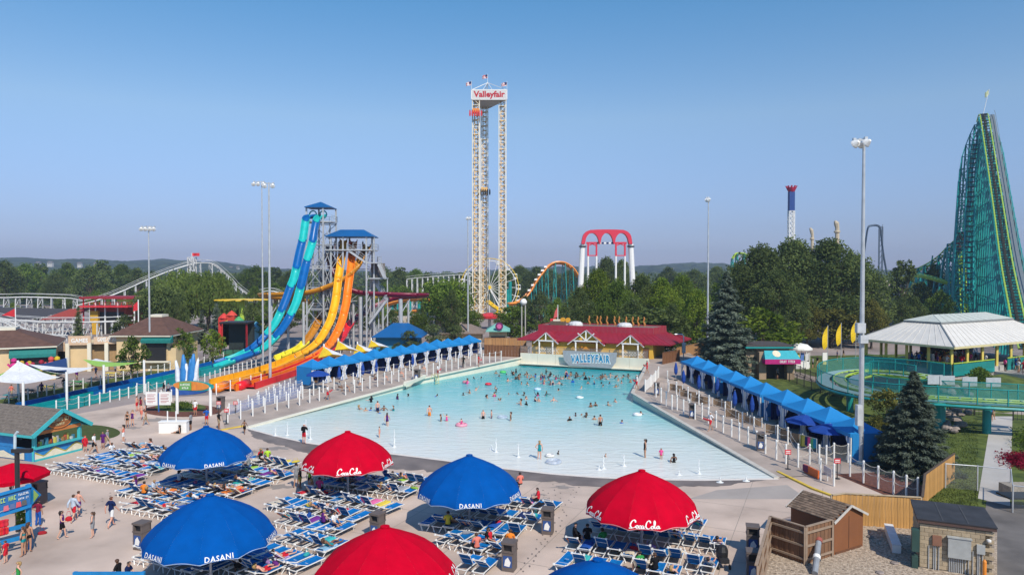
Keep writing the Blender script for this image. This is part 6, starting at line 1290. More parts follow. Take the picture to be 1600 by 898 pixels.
# ---- small blue umbrellas, open and folded
def small_umbrella(name,label,p,open_,r=1.35,h=2.3,m=None,group=None):
 t = thing(name,label,'umbrella',p,R(0,3),group); MB().tube([(0,0,0),(0,0,h + .1)],.028,6).obj('pole',steel,t,world=False); MB().lathe((0,0,0),[(.25,0),(.25,.08),(.05,.12)],10).obj('base',dark,t,world=False)
 mb = MB()
 if open_: mb.lathe((0,0,0),[(r,h - .55),(r * .97,h - .45),(r * .5,h - .12),(.04,h + .08)],8)
 else: mb.lathe((0,0,0),[(.10,.75),(.22,1.0),(.24,1.5),(.12,2.1),(.03,2.35)],8)
 mb.obj('canopy',m or mat('deep_blue_canvas',(0.006,0.05,0.28),0.8),t,world=False); return t
for i,(px,py) in enumerate([(1056,594),(1068,608),(1092,617),(1121,622),(1148,645),(1175,655),(1217,662)]): small_umbrella('folded_umbrella','folded deep blue umbrella before the cabanas, %s from the spruce end' % nth(i + 1),D(px,py,RD),False,group='folded umbrellas before the cabanas')
small_umbrella('patio_umbrella','open blue patio umbrella before the near cabanas, farther one',D(1258,690,RD),True,1.7); small_umbrella('patio_umbrella','open blue patio umbrella closest to the floodlight pole',D(1297,706,RD),True,1.75); small_umbrella('patio_umbrella','open navy patio umbrella before the nearest left deck cabana',D(497,608,LD),True,1.5)
for i,(px,py) in enumerate([(530,601),(567,594),(588,590),(645,578)]): small_umbrella('folded_umbrella','folded blue umbrella on the left deck, %s from the near end' % nth(i + 1),D(px,py,LD),False,group='folded umbrellas on the left deck')
# wicker screens and chairs on the decks
for i,(px,py,w) in enumerate([(1056,612,2.0),(1075,622,2.4),(1093,630,2.4),(1128,637,2.4),(1150,655,2.6),(1172,664,2.6),(1212,680,2.2),(1236,690,2.2)]):
 p = D(px,py,RD); t = thing('wicker_screen','tan wicker screen before the cabanas, %s from the spruce end' % nth(i + 1),'screen',p,-.95,'wicker screens before the cabanas'); MB().sheet([[(lerp(-w / 2,w / 2,k / 8),.15 * sin(k * .8),z) for k in range(9)] for z in (.1,.85)]).obj('woven_panel',mat('tan_wicker',(0.27,0.18,0.11),0.85,var=.35,scale=14),t,world=False)
 for x in (-w / 2,0,w / 2): MB().beam((x,.0,0),(x,.0,.95),.06).obj('post',white,t,world=False)
# ---- rope and post fences
postm = mat('vinyl_post',(0.78,0.78,0.76),0.4,var=.03); ropem = mat('rope',(0.55,0.52,0.46),0.8); netm = mat('net',(0.5,0.5,0.48),0.8,alpha=.14); netb = mat('blue_net',(0.24,0.30,0.50),0.7,alpha=.42)
PM = MB().lathe((0,0,0),[(.072,0),(.072,.93),(.088,.94),(.06,1.0)],8).mesh('post',postm)
def rope_fence(label,pts,h=1.5,net=None,ropes=(.93,.55),step=None,plane=None):
 w = [D(*p,plane) if plane else G(*p) for p in pts] if len(pts[0]) == 2 else [Vector(p) for p in pts]
 if step: w = [p for p,d in along(w,step)] + [w[-1]]
 w = [Vector((p.x,p.y,max(p.z,0.01))) for p in w]
 t = thing('rope_fence',label,'rope fence',w[0]); o = w[0]
 for p in w: inst(PM,'post',p - o,0,t,(1,1,h))
 for a,b in zip(w,w[1:]):
  for q in ropes:
   mb = MB(); mb.tube([vl(a,b,f) + Vector((0,0,h * q - .14 * sin(pi * f))) for f in (0,.25,.5,.75,1)],.018,4,cap=False); mb.obj('rope',ropem,t)
  if net: mb = MB(); mb.sheet([[vl(a,b,f) + Vector((0,0,.08)) for f in (0,.5,1)],[vl(a,b,f) + Vector((0,0,h * .9 - (.12 if f == .5 else 0))) for f in (0,.5,1)]]); mb.obj('net',net,t)
rope_fence('white post rope fence along the pool edge of the far left deck',[(356,661),(376,655),(395,650),(414,645),(433,641),(451,637),(468,633),(484,629),(499,626),(513,623.5),(540,617),(554,613.5),(566,610.5),(578,607),(590,604),(601,600.5),(612,598.5),(623,596),(634,593.5),(645,591),(656,588.5),(667,586.5),(677,584.5),(687,582),(697,580),(706,578),(716,576),(726,573.5),(735,571.5),(745,569.5),(755,568),(765,566.5),(774,565),(783,563.5)],1.6,None,plane=LD)
rope_fence('inner white post fence in front of the left deck cabanas',[(473,623),(490,618),(505,613),(522,608),(552,600),(563,597),(590,590),(615,585),(640,579),(665,574),(690,568),(712,564),(732,560),(752,557)],1.5,None,plane=LD)
for k_,(ya,yb,x0,x1) in enumerate([(650,626,358,465),(643,620,372,470),(636,613,388,472),(629,607,404,474),(622,600,420,470)]):
 rope_fence('blue netted queue row of white posts, %s from the pool' % nth(k_ + 1),[(lerp(x0,x1,i / 6),lerp(ya,yb,i / 6)) for i in range(7)],1.35,netb,(.93,))
rope_fence('white post rope fence along the pool edge beside the wicker screens',[(1025,620),(1033,628),(1041,634),(1050,640),(1058,640.5),(1068,648),(1077,648),(1086,655),(1097,654),(1107,661),(1119,668),(1130,676),(1143,682),(1155,688),(1169,695),(1182,702),(1196,709),(1213,718),(1228,725)],1.6,None,plane=RD)
rope_fence('white railing panels beside the red lifeguard',[(1008,612),(1017,604),(1024,597),(1029,590)],1.5,white,(.93,),plane=RD)
rope_fence('inner white post fence before the wicker screens',[(1043,597),(1044,612),(1057,616),(1075,625),(1092,632),(1108,639),(1133,650),(1160,668),(1178,676),(1215,690),(1231,694),(1247,722)],1.5,None,plane=RD)
rope_fence('white post fence with drooping net by the yellow kerb',[(1247,730),(1265,725),(1282,751),(1303,761)],1.6,netm,plane=RD)
rope_fence('white post fence enclosing the nearest cabana',[(1280,726),(1291,727),(1303,723),(1325,724),(1328,744),(1349,754),(1372,763),(1396,772),(1416,779),(1434,783)],1.6,netm,plane=None)
rope_fence('white rail fence on the grass beyond the far blue lane',[(-20,637),(14,630),(30,627),(44,624),(59,620),(73,618),(85,615),(101,612),(115,609.5),(130,607),(143,604.5),(157,602),(169,599),(181,597),(193,594.5),(205,592),(215,590),(225,588),(236,586),(247,584),(257,582),(266,580),(275,578)],1.35,None)
rope_fence('short white rail fence behind the sculpted fountain',[(300,572),(310,571),(319,569.5),(328,567),(335,565),(342,563.5),(349,562)],1.3,None)
rope_fence('white rail fence on the paving beside the near teal lane',[(88,645),(105,641.5),(123,638),(140,634),(156,631),(172,628),(187,625),(201,622),(213,620),(228,617),(245,614),(258,611)],1.35,None)
rope_fence('white rail fence between the teal and yellow lanes',[(310,601.5),(320,598.5),(328,596),(336,593),(344,590),(351,588),(358,586),(365,584),(372,581.5),(379,579.5),(386,577.5),(393,575),(400,573),(408,570.5),(416,568)],1.3,None)
rope_fence('white post rope fence around the entry walk',[(214,616),(232,614),(252,628),(268,627)],1.4,None); rope_fence('white post fence from the entry sign to the netted queue',[(338,617),(360,611),(375,607),(392,603),(408,600)],1.4,None)
rope_fence('white posts behind the sails at the end of the red lane',[(491,566),(504,561),(517,557),(532,556),(548,551)],1.5,None)
# ---- red and orange small things on the decks
def sign_stand(label,p,c=(.62,.05,.06)):
 t = thing('sign_stand',label,'sign',p); MB().lathe((0,0,0),[(.24,0),(.22,.05),(.04,.1),(.03,1.2)],10).obj('stand',dark,t,world=False); o = MB().box((0,0,1.15),(.46,.05,.36)).obj('panel',paint,t,world=False); o.color = (*c,1); mb = MB(); mb.sheet([[(-.17,-.03,z),(.17,-.03,z)] for z in (1.24,1.29)]); mb.sheet([[(-.17,-.03,z),(.17,-.03,z)] for z in (1.36,1.42)]); mb.obj('print_lines',white,t,world=False)
sign_stand('red stop sign on a black stand near the yellow kerb',D(1231,733,RD)); sign_stand('red sign on a black stand beside the orange board',D(1308,748,RD)); sign_stand('red sign on a black stand at the corner of the queue',D(354,662,LD)); sign_stand('pink red sign on a black stand left of the netted queue',G(342,649),(.6,.12,.12)); sign_stand('red sign on a black stand inside the netted queue',G(368,649),(.6,.10,.10))
t = thing('rescue_board','orange rescue board leaning on the near end of the rope fence','board',D(1268,742,RD)); q_ = D(1257,738,RD); q2_ = D(1279,749,RD); MB().beam(q_ + Vector((0,0,.35)),q2_ + Vector((0,0,.35)),.12,.6).obj('board',mat('rescue_orange',(0.68,0.14,0.03),0.5),t); MB().beam(q_ + Vector((-.1,0,.4)),q_.lerp(q2_,.25) + Vector((0,-.08,.4)),.12,.5).obj('cover',mat('rescue_purple',(0.15,0.03,0.08),0.7),t)
t = thing('notice_board','small white notice on the last rope fence post','sign',D(1292,752,RD)); MB().beam(D(1287,748,RD) + Vector((0,0,.75)),D(1299,756,RD) + Vector((0,0,.75)),.03,.6).obj('panel',mat('notice',(0.6,0.55,0.58),0.6),t); MB().beam(D(1293,752,RD),D(1293,752,RD) + Vector((0,0,.5)),.05).obj('leg',white,t)
t = thing('towel_rail','drying rack hung with colourful towels before the near cabanas','rack',D(1262,705,RD)); rk0 = D(1250,702,RD); rk1 = D(1276,710,RD)
for p in (rk0,rk1): MB().beam(p,p + Vector((0,0,1.3)),.05).obj('post',steel,t)
MB().beam(rk0 + Vector((0,0,1.3)),rk1 + Vector((0,0,1.3)),.04).obj('bar',steel,t)
for i,c_ in enumerate([(.25,.26,.05),(.5,.45,.1),(.03,.04,.12),(.75,.08,.22),(.12,.4,.18),(.03,.25,.4)]):
 p = rk0.lerp(rk1,(i + .5) / 6); dd = (rk1 - rk0).normalized() * .2; hh = Vector((0,0,.3 + .1 * (i % 3))); o = MB().sheet([[p - dd + hh - Vector((.03,0,0)),p + hh,p + dd + hh],[p - dd + Vector((0,0,1.33)),p + Vector((0,.02,1.33)),p + dd + Vector((0,0,1.33))]]).obj('hung_towel',cloth,t); o.color = (*c_,1)
# deck ramp kerb, ladder, life ring chairs
kb = MB(); a = D(633,603,LD); b = D(664,590,LD); kb.beam(a + Vector((0,0,.2)),b + Vector((0,0,.2)),.35,.4); kb.beam(b + Vector((0,0,.2)),D(657,589,LD) + Vector((0,0,.2)),.35,.4); tag(kb.obj('ramp_kerb',cream),'low cream kerb angled across the far left deck','kerb')
t = thing('pool_ladder','pale yellow ladder hung on the left pool wall','ladder',D(681,592,LD)); q_ = D(681,592,LD); dd = (J2 - FL).normalized() * .3
for s in (-1,1): MB().tube([q_ + dd * s + Vector((.2,0,-1.2)),q_ + dd * s + Vector((.2,0,.5)),q_ + dd * s + Vector((-.3,0,.7)),q_ + dd * s + Vector((-.5,0,0))],.04,6).obj('rail',mat('ladder_yellow',(0.65,0.6,0.25),0.5),t)
for z in (-.8,-.5,-.2,.1): MB().beam(q_ - dd + Vector((.22,0,z)),q_ + dd + Vector((.22,0,z)),.06).obj('rung',MATS['ladder_yellow'],t)
# ---- fountains in the shallows
jet = mat('spray',(0.85,0.88,0.88),0.6,alpha=.72,var=.05)
for i,(px,py,top) in enumerate([(449,680,660),(478,678,655),(485,686,666),(616,698,671),(555,694,684),(775,706,685),(768,702,696),(810,714,694),(943,732,712),(975,728,711),(936,734,728),(1092,740,718),(1125,753,746),(1061,742,735),(1166,751,744),(430,680,668)]):
 g = G(px,py); h = max(.35,CAMZ - (top - HZ) * g.y / F); t = thing('water_jet','white jet of water in the shallows, %s of the arc along the beach' % nth([0,15,1,2,4,3,6,5,7,10,8,9,13,11,12,14].index(i) + 1),'water jet',g,group='water jets in the shallows')
 mb = MB(); n = 9; mb.tube([(R(-.03,.03),R(-.03,.03),h * k / n) for k in range(n + 1)],[.065 - .04 * k / n + R(-.01,.02) for k in range(n)] + [.02],7); mb.obj('spout',jet,t,world=False)
 mb = MB(); mb.lathe((0,0,0),[(.26,.008),(.16,.03),(.09,.1)],12)
 for k in range(26): a = R(0,6.3); q_ = R(.05,.4); z = R(.05,h); s = R(.012,.03); mb.add([(q_ * cos(a) * .5,q_ * sin(a) * .5,z),(q_ * cos(a) * .5 + s,q_ * sin(a) * .5,z + s),(q_ * cos(a) * .5,q_ * sin(a) * .5 + s,z - s)],[(0,1,2)])
 mb.obj('splash',jet,t,world=False)
# ---- floodlight poles
def floodlight(label,px,Y,top,lamps,r=.16,base_z=0.0,boxes=()):
 q = P(px,top,Y); h = q.z; t = thing('floodlight_pole',label,'floodlight',(q.x,Y,base_z),0); MB().tube([(0,0,0),(0,0,h * .5),(0,0,h - base_z)],[r,r * .8,r * .5],10).obj('pole',steel,t,world=False); MB().lathe((0,0,0),[(r * 2.2,0),(r * 2.2,.12),(r * 1.2,.3)],10).obj('base',cream,t,world=False)
 hh = h - base_z; xs = [p[0] for p in lamps]; MB().beam((min(xs + [0]),0,hh - .15),(max(xs + [0]),0,hh - .15),.12).obj('crossarm',steel,t,world=False)
 for x,y in lamps:
  l_ = MB(); l_.lathe((0,0,0),[(.10,-.28),(.31,.08),(.34,.17),(.3,.19)],10); me = l_.mesh('lamp_head',white if lamps else steel); inst(me,'lamp_head',(x,y - .25,hh - .45),(radians(-115),0,radians(25)),t); MB().box((x,y,hh - .3),(.22,.22,.3)).obj('ballast',steel,t,world=False)
 for (bx,bz,w,hgt) in boxes: MB().box((bx,-.3,bz),(w,.45,hgt)).obj('control_box',mat('box_pale',(0.5,0.52,0.54),0.5),t,world=False)
floodlight('tall floodlight pole in front of the nearest right hand cabana',1350,55.8,216,[(-.75,0),(-.25,.2),(-.1,-.5)],.21,0,[(-.28,10.3,.65,.75),(-.05,9.5,.6,.6),(-.32,3.1,.4,1.6)])
floodlight('tall floodlight pole with twin white lamps at the netted queue',420,97,285,[(-.5,0),(.6,0)],.2); floodlight('slim floodlight pole left of the twin lamp pole',409,112,283,[(-1.2,0),(-.5,0),(.3,0)],.15); floodlight('floodlight pole behind the game stalls with four lamps',232,109,353,[(-1.0,0),(-.4,0),(.3,0),(.9,0)],.16)
floodlight('floodlight pole left of the drop tower at the end of the left cabanas',731,150,338,[(-.1,0),(.5,0)],.2); floodlight('floodlight pole standing among the trees behind the large spruce',1107,112,308,[(-.3,0),(-.1,-.4)],.17)
t = thing('globe_lamp','white globe lamp on a twin post before the pool building','lamp post',P(818,545,140)); q_ = P(818,472,140)
for s in (-.35,.35): MB().tube([(q_.x + s,140,0),(q_.x + s,140,q_.z - .5)],.12,8).obj('post',mat('lamp_grey',(0.42,0.4,0.36),0.6),t)
MB().lathe((q_.x,140,q_.z - .6),[(.2,0),(.65,.35),(.7,.75),(.4,1.2),(.05,1.3)],12).obj('globe',white,t,smooth=True)
t = thing('wall_lamp','bent grey lamp arm at the right end of the red roof','lamp',P(1066,550,112)); q_ = P(1068,545,112); MB().tube([(q_.x,112,.5),(q_.x,112,q_.z + 2),(q_.x - .2,112,q_.z + 2.3),(q_.x - 1.4,112,q_.z + 2.3)],.1,6).obj('arm',steel,t); MB().box((q_.x,111.9,q_.z - .6),(.5,.4,1.6)).obj('box',steel,t)
# ---- shade sails
def sail(label,pts,parts,poles,group=None):
 t = thing('shade_sail',label,'shade sail',flat(P(*pts[0])),group=group); w = [P(*p) for p in pts]
 for ids,m in parts:
  mb = MB(); q = [w[i] for i in ids]
  if len(q) == 3:
   N = 5; c = sum(q,Vector()) / 3
   for i in range(N):
    for j in range(N - i):
     f = lambda a,b: (lambda p: p - Vector((0,0,.35 * (1 - abs(1 - 2 * (p - c).length / 3.5)) * .5)))(q[0] + (q[1] - q[0]) * (a / N) + (q[2] - q[0]) * (b / N))
     mb.add([f(i,j),f(i + 1,j),f(i,j + 1)],[(0,1,2)])
     if i + j < N - 1: mb.add([f(i + 1,j),f(i + 1,j + 1),f(i,j + 1)],[(0,1,2)])
  else: mb.poly(q)
  mb.obj('sail_panel',m,t)
 for i in poles: p = w[i]; MB().tube([(p.x,p.y,0),(p.x,p.y,p.z + .3)],.13,8).obj('mast',white,t)
lgreen = mat('sail_green',(0.30,0.52,0.09),0.7); snavy = mat('sail_navy',(0.02,0.05,0.16),0.7); syel = mat('sail_yellow',(0.80,0.55,0.02),0.7); swhite = mat('sail_white',(0.74,0.74,0.74),0.7)
sail('large white and lime green shade sail at the far left',[(28,567,84),(-12,592,78),(36,601,76),(94,588,80),(60,578,88)],[((0,1,2),swhite),((0,2,3),swhite),((0,3,4),lgreen),((1,0,4),lgreen)],(2,0)); sail('white and navy shade sail between the two green ones',[(44,571,84),(149,572.5,84),(104,585,79),(104,562,90)],[((0,1,2),swhite),((0,2,3),snavy)],(2,3)); sail('lime green and white shade sail nearest the stalls',[(129,562.5,90),(216,565.5,90),(162,574,84),(150,562,96),(225,566,88)],[((0,1,2),lgreen),((3,1,0),swhite)],(2,4))
for i,(a,b,c,d_) in enumerate([((506,540),(497,558),(542,555),(520,552)),((528.5,531),(523,546),(562,547),(545,543)),((558.5,536),(552,552),(597,550),(572,547)),((580,530),(575,542),(609,541),(592,539))]):
 Yq = 112 + 5 * i; sail('white and yellow shade sail, %s from the slide lanes' % nth(i + 1),[(*a,Yq),(*b,Yq - 3),(*c,Yq - 1),(*d_,Yq - 4)],[((0,2,3),swhite),((3,2,1),syel),((0,3,1),syel)],(0,),'white and yellow sails behind the cabanas')
# ---- entry sign, fountain sculpture and boards at the slides
t = thing('entry_sign','oval orange and teal entry sign on two white posts','sign',G(302,648)); a,b = G(277,646),G(329,649)
for p in (a,b): MB().tube([p,p + Vector((0,0,3.0))],.15,10).obj('post',white,t)
c = (a + b) / 2 + Vector((0,-.1,3.05)); dx = (b - a).normalized()
for off,sc_,m in ((0,1,mat('oval_teal',(0.02,0.33,0.33),0.6)),(-.06,.86,mat('oval_orange',(0.72,0.25,0.05),0.6))):
 mb = MB(); mb.prism([c + dx * (2.55 * sc_ * cos(q) - (.25 if off else 0)) + Vector((0,off,.55 * sc_ * sin(q))) for q in [2 * pi * i / 26 for i in range(26)]],(0,.05,0)); mb.obj('oval_panel',m,t)
MB().box(c + Vector((-.75,-.14,-.42)),(1.25,.06,.85)).obj('plaque',mat('plaque_green',(0.12,0.32,0.08),0.6),t); MB().box(c + Vector((1.0,-.14,-.35)),(1.2,.06,.6)).obj('plaque',mat('plaque_red',(0.62,0.10,0.06),0.6),t)
mb = MB(); put_marks(mb,c + Vector((-.75,-.19,.05)),(1,0,0),(0,0,1),1.05,.24,(7,),5); put_marks(mb,c + Vector((-.75,-.19,-.28)),(1,0,0),(0,0,1),.7,.2,(4,),6); put_marks(mb,c + Vector((1.0,-.19,-.2)),(1,0,0),(0,0,1),1.0,.26,(6,),7); mb.obj('lettering',white,t)
t = thing('fountain_sculpture','tall blue and white sculpted water plumes behind the entry sign','sculpture',G(292,612)); g = G(292,608)
for i,(px,top,w) in enumerate([(277,560,.5),(287,551,.7),(291,565,.55),(301,550,.75),(307,558,.5),(297,558,.5)]):
 x = (px - 292) * g.y / F; h = CAMZ - (top - HZ) * g.y / F; mb = MB(); mb.tube([(x * .5,.2 * (i % 2),0),(x * .9,0,h * .4),(x,.1,h * .75),(x * 1.15 + .1,-.1,h)],[w * .9,w * .7,w * .5,.12],9); mb.obj('plume',mat('plume_blue',(0.03,0.20,0.50),0.5) if i % 2 else mat('plume_white',(0.66,0.70,0.74),0.5),t,world=False,smooth=True)
MB().lathe((0,0,0),[(2.4,0),(2.4,.5),(2.1,.6),(2.0,.3)],16).obj('basin',mat('basin_blue',(0.02,0.08,0.30),0.6),t,world=False)
t = thing('notice_board','white double notice board on a blue post at the entry','sign',G(248,643)); g = G(248,643); MB().tube([(0,0,0),(0,0,2.0)],.08,8).obj('post',mat('post_blue',(0.03,0.12,0.35),0.5),t,world=False)
for s in (-.72,.72): MB().box((s,-.06,.75),(1.25,.07,1.4)).obj('panel',white,t,world=False); mb = MB(); [mb.sheet([[(s - .45,-.11,z),(s + .45 * f,-.11,z)],[(s - .45,-.11,z + .06),(s + .45 * f,-.11,z + .06)]]) for z,f in ((1.85,1),(1.7,.6),(1.5,.9),(1.35,.8),(1.15,.95),(1.0,.4))]; mb.obj('print_lines',mat('print_pink',(0.5,0.2,0.22),0.7),t,world=False)
t = thing('lifeguard_bench','long white storage bench at the beach entrance','bench',G(272,675)); MB().box((0,0,0),(2.5,.7,1.0),.08).obj('box',white,t,world=False); MB().box((0,0,1.0),(2.6,.8,.08),.08).obj('lid',white,t,world=False)
for x in (-.6,.2): MB().tube([(x,0,1.0),(x,0,2.0)],.06,6).obj('post',white,t,world=False)
# ---- snack kiosk at the left
aqua = mat('aqua_paint',(0.05,0.42,0.45),0.5,var=.05); kblue = mat('kiosk_blue',(0.02,0.20,0.50),0.6); shk = mat('kiosk_shingle',(0.16,0.135,0.115),0.9,var=.3,scale=5)
kk = thing('snack_kiosk','aqua snack kiosk with shingle gable roof and oval orange sign','kiosk',(-37.8,56.4,0)); kg = Vector((.352,.936,0)); kd_ = Vector((-.936,.352,0)); ko = Vector((-37.8,56.4,0))
def KP(u,v,z): return ko + kg * u + kd_ * v + Vector((0,0,z))
WK,LK,EK,RK = 4.1,11.0,2.45,3.85
for s in (0,1):
 e0 = KP(-.55 if s == 0 else WK + .55,-.6,EK - .25); e1 = KP(-.55 if s == 0 else WK + .55,LK,EK - .25); r0,r1 = KP(WK / 2,-.6,RK),KP(WK / 2,LK,RK); rows_n = 10
 for i in range(rows_n):
  f0,f1 = i / rows_n,(i + 1.1) / rows_n; z = Vector((0,0,.05)); MB().add([e0.lerp(r0,f0) + z,e1.lerp(r1,f0) + z,e1.lerp(r1,min(1,f1)) + z * .4,e0.lerp(r0,min(1,f1)) + z * .4,e0.lerp(r0,f0),e1.lerp(r1,f0)],[(0,1,2,3),(4,5,1,0)]).obj('shingle_course',shk,kk)
 MB().beam(e0 - Vector((0,0,.08)),r0 - Vector((0,0,.06)),.1,.3).obj('barge_board',aqua,kk); MB().beam(e0 - Vector((0,0,.08)),e1 - Vector((0,0,.08)),.08,.2).obj('eave_board',aqua,kk)
MB().prism([KP(.1,.05,EK),KP(WK - .1,.05,EK),KP(WK / 2,.05,RK - .15)],tuple(kd_ * .1)).obj('gable_wall',mat('gable_teal',(0.02,0.22,0.27),0.7),kk)
gc_ = KP(WK / 2,-.18,2.85); mb = MB(); mb.prism([gc_ + kg * (1.05 * cos(q)) + Vector((0,0,.55 * sin(q))) for q in [2 * pi * i / 22 for i in range(22)]],tuple(kd_ * .08)); mb.obj('sign_oval',mat('oval_rust',(0.62,0.20,0.05),0.6),kk)
mb = MB(); mb.prism([gc_ - kd_ * .03 + kg * (.92 * cos(q)) + Vector((0,0,.42 * sin(q))) for q in [2 * pi * i / 22 for i in range(22)]],tuple(kd_ * .03)); mb.obj('sign_face',mat('oval_brown',(0.28,0.10,0.03),0.6),kk)
mb = MB(); put_marks(mb,gc_ - kd_ * .05 - Vector((0,0,-.02)),kg,(0,0,1),1.6,.3,(8,3),3); put_marks(mb,gc_ - kd_ * .05 - Vector((0,0,.3)),kg,(0,0,1),.8,.18,(5,),4); mb.obj('lettering',mat('sign_cream',(0.62,0.62,0.36),0.6),kk)
for u,v in ((.1,.1),(WK - .1,.1),(.1,4),(.1,7.5),(WK - .1,4)): MB().beam(KP(u,v,0),KP(u,v,EK),.24).obj('post',aqua,kk)
MB().beam(KP(.1,.1,EK - .1),KP(WK - .1,.1,EK - .1),.2,.26).obj('beam',aqua,kk); MB().beam(KP(.1,-.05,2.2),KP(WK - .1,-.05,2.2),.06,.28).obj('menu_board',mat('menu_orange',(0.5,0.18,0.05),0.6),kk)
wave = mat('counter_wave',(0.6,0.6,0.5),0.6)
MB().beam(KP(0,0,.5),KP(WK,0,.5),.12,1.0).obj('counter_front',kblue,kk); MB().beam(KP(-.05,-.05,1.04),KP(WK + .05,-.05,1.04),.5,.1).obj('counter_top',aqua,kk); MB().beam(KP(0,-.07,.08),KP(WK,-.07,.08),.05,.18).obj('base_board',aqua,kk)
def wavestrip(nm,z0,amp,ph,m,off,z1): mb = MB(); mb.sheet([[KP(WK * i / 24,-.07 - off,.12) for i in range(25)],[KP(WK * i / 24,-.07 - off,z0 + amp * (abs(((i / 24 * 2.2 + ph) % 1) - .5) * 2)) for i in range(25)]]); mb.obj(nm,m,kk)
wavestrip('wave_band',.35,.55,.1,mat('wave_olive',(0.36,0.33,0.06),0.6),.004,1); wavestrip('wave_band',.25,.5,.1,mat('wave_cream',(0.68,0.64,0.5),0.6),.008,1)
MB().prism([KP(-.02,.1,0),KP(-.02,LK,0),KP(.1,LK,0),KP(.1,.1,0)],1.0).obj('side_counter',kblue,kk); MB().prism([KP(-.05,2.2,1.0),KP(-.05,LK,1.0),KP(.05,LK,1.0),KP(.05,2.2,1.0)],1.2).obj('side_wall',kblue,kk); MB().prism([KP(.3,3.2,0),KP(WK - .2,3.2,0),KP(WK - .2,3.4,0),KP(.3,3.4,0)],2.4).obj('back_wall',mat('kiosk_dark',(0.03,0.03,0.035),0.8),kk)
mb = MB(); mb.sheet([[KP(-.09,1 + i * .4,.1) for i in range(24)],[KP(-.09,1 + i * .4,.3 + .4 * abs(((i * .16) % 1) - .5) * 2) for i in range(24)]]); mb.obj('wave_band',MATS['wave_cream'],kk)
for i in range(14): o = MB().box(KP(.5 + .24 * i,.25 + .1 * (i % 3),1.1),(.18,.2,.2 + .12 * (i % 4))).obj('counter_item',paint,kk); o.color = (*[(.5,.1,.05),(.6,.5,.1),(.5,.5,.5),(.05,.2,.3),(.3,.15,.05)][i % 5],1)
for i in range(7): o = MB().box(KP(.5 + .5 * i,3.1,1.3),(.34,.1,.5)).obj('menu_panel',paint,kk); o.color = (*[(.45,.12,.04),(.1,.25,.3),(.4,.3,.1)][i % 3],1)
# ---- arrow sign board with hanging wares
ab = thing('arrow_sign','blue arrow shaped direction board with hanging red sandals','sign',Vector((-24.5,37.6,0))); abm = mat('sign_bright_blue',(0.01,0.20,0.48),0.6)
A0 = P(-42,783,36.6); A1 = P(48,758,38.6); e0 = P(-42,818,36.6); e1 = P(48,789,38.6); tip = P(64,772,39.3); nz = Vector((.05,-.036,0)); bk_ = Vector((-.1,.07,0))
MB().add([A0,A1,e1,e0,*[v + bk_ for v in (A0,A1,e1,e0)]],[(0,1,2,3),(7,6,5,4),(0,4,5,1),(1,5,6,2),(2,6,7,3)]).obj('panel',mat('sign_mid_blue',(0.03,0.15,0.38),0.6),ab); MB().add([A1 + nz,tip + nz,e1 + nz,A1 + bk_,tip + bk_,e1 + bk_],[(0,1,2),(5,4,3),(0,3,4,1),(1,4,5,2)]).obj('arrow_head',abm,ab)
ac = (A1 + e1) / 2; mb = MB(); mb.add([A1.lerp(ac,.35) + nz * 2 + Vector((.1,0,0)),tip.lerp(ac,.3) + nz * 2,e1.lerp(ac,.35) + nz * 2 + Vector((.1,0,0))],[(0,1,2)]); mb.obj('arrow_inset',mat('inset_lime',(0.35,0.55,0.12),0.6),ab)
for a,b in ((A0,A1),(e0,e1)): MB().beam(a + nz,b + nz,.1,.14).obj('trim',abm,ab)
xd = (A1 - A0).normalized(); zd = Vector((0,0,1)); bm_ = lambda f,g: A0.lerp(A1,f).lerp(e0.lerp(e1,f),g) + nz * 1.2
mb = MB(); put_marks(mb,bm_(.52,.44),xd,zd,1.1,.24,(5,3),8); mb.obj('lettering',mat('sign_lime2',(0.42,0.62,0.15),0.6),ab); mb = MB(); put_marks(mb,bm_(.86,.33),xd,zd,.5,.12,(7,),9); put_marks(mb,bm_(.86,.54),xd,zd,.5,.1,(4,2),10); mb.obj('small_lettering',white,ab)
for f,c_ in ((.55,(.6,.15,.2)),(.66,(.1,.15,.3)),(.77,(.6,.08,.1)),(.87,(.1,.1,.1))):
 p = bm_(f,.74); o = MB().add([p + xd * -.13 + zd * -.14,p + xd * .13 + zd * -.14,p + xd * .1 + zd * .14,p + xd * -.1 + zd * .14],[(0,1,2,3)]).obj('pictogram',paint,ab); o.color = (*c_,1)
for f in (.02,.98): p = A0.lerp(A1,f); MB().beam((p.x - .14,p.y + .1,0),(p.x - .14,p.y + .1,p.z + .05),.2).obj('post',abm,ab)
for z in (1.35,.75): a,b = A0.lerp(A1,.02),A0.lerp(A1,.98); MB().beam((a.x + .04,a.y + .05,z),(b.x + .04,b.y + .05,z),.08,.22).obj('cross_beam',abm,ab)
sdm = MB().lathe((0,0,0),[(.02,-.34),(.09,-.28),(.08,-.1),(.1,0),(.02,.04)],7).mesh('hanging_sandal',cloth)
for i in range(34):
 p = A0.lerp(A1,.06 + .5 * (i % 17) / 17); inst(sdm,'hanging_sandal',Vector((p.x + .14,p.y - .1,1.95 - .42 * (i // 17))) - wloc(ab),R(0,3),ab,(1.3,.6,1.1),(R(.5,.65),R(.01,.05),R(.03,.06)))
MB().beam(A0.lerp(A1,.04) + zd * -1.05,A0.lerp(A1,.62) + zd * -.9,.04).obj('rack_bar',steel,ab)
bush_patch('potted_shrub','green and yellow potted plant behind the arrow board','plant',[P(24,792,39.5) - Vector((0,0,1.0)),P(45,792,39.5) - Vector((0,0,1.0)),P(34,800,40.4) - Vector((0,0,1.0))],1.3,260,.10,LM['lite'])
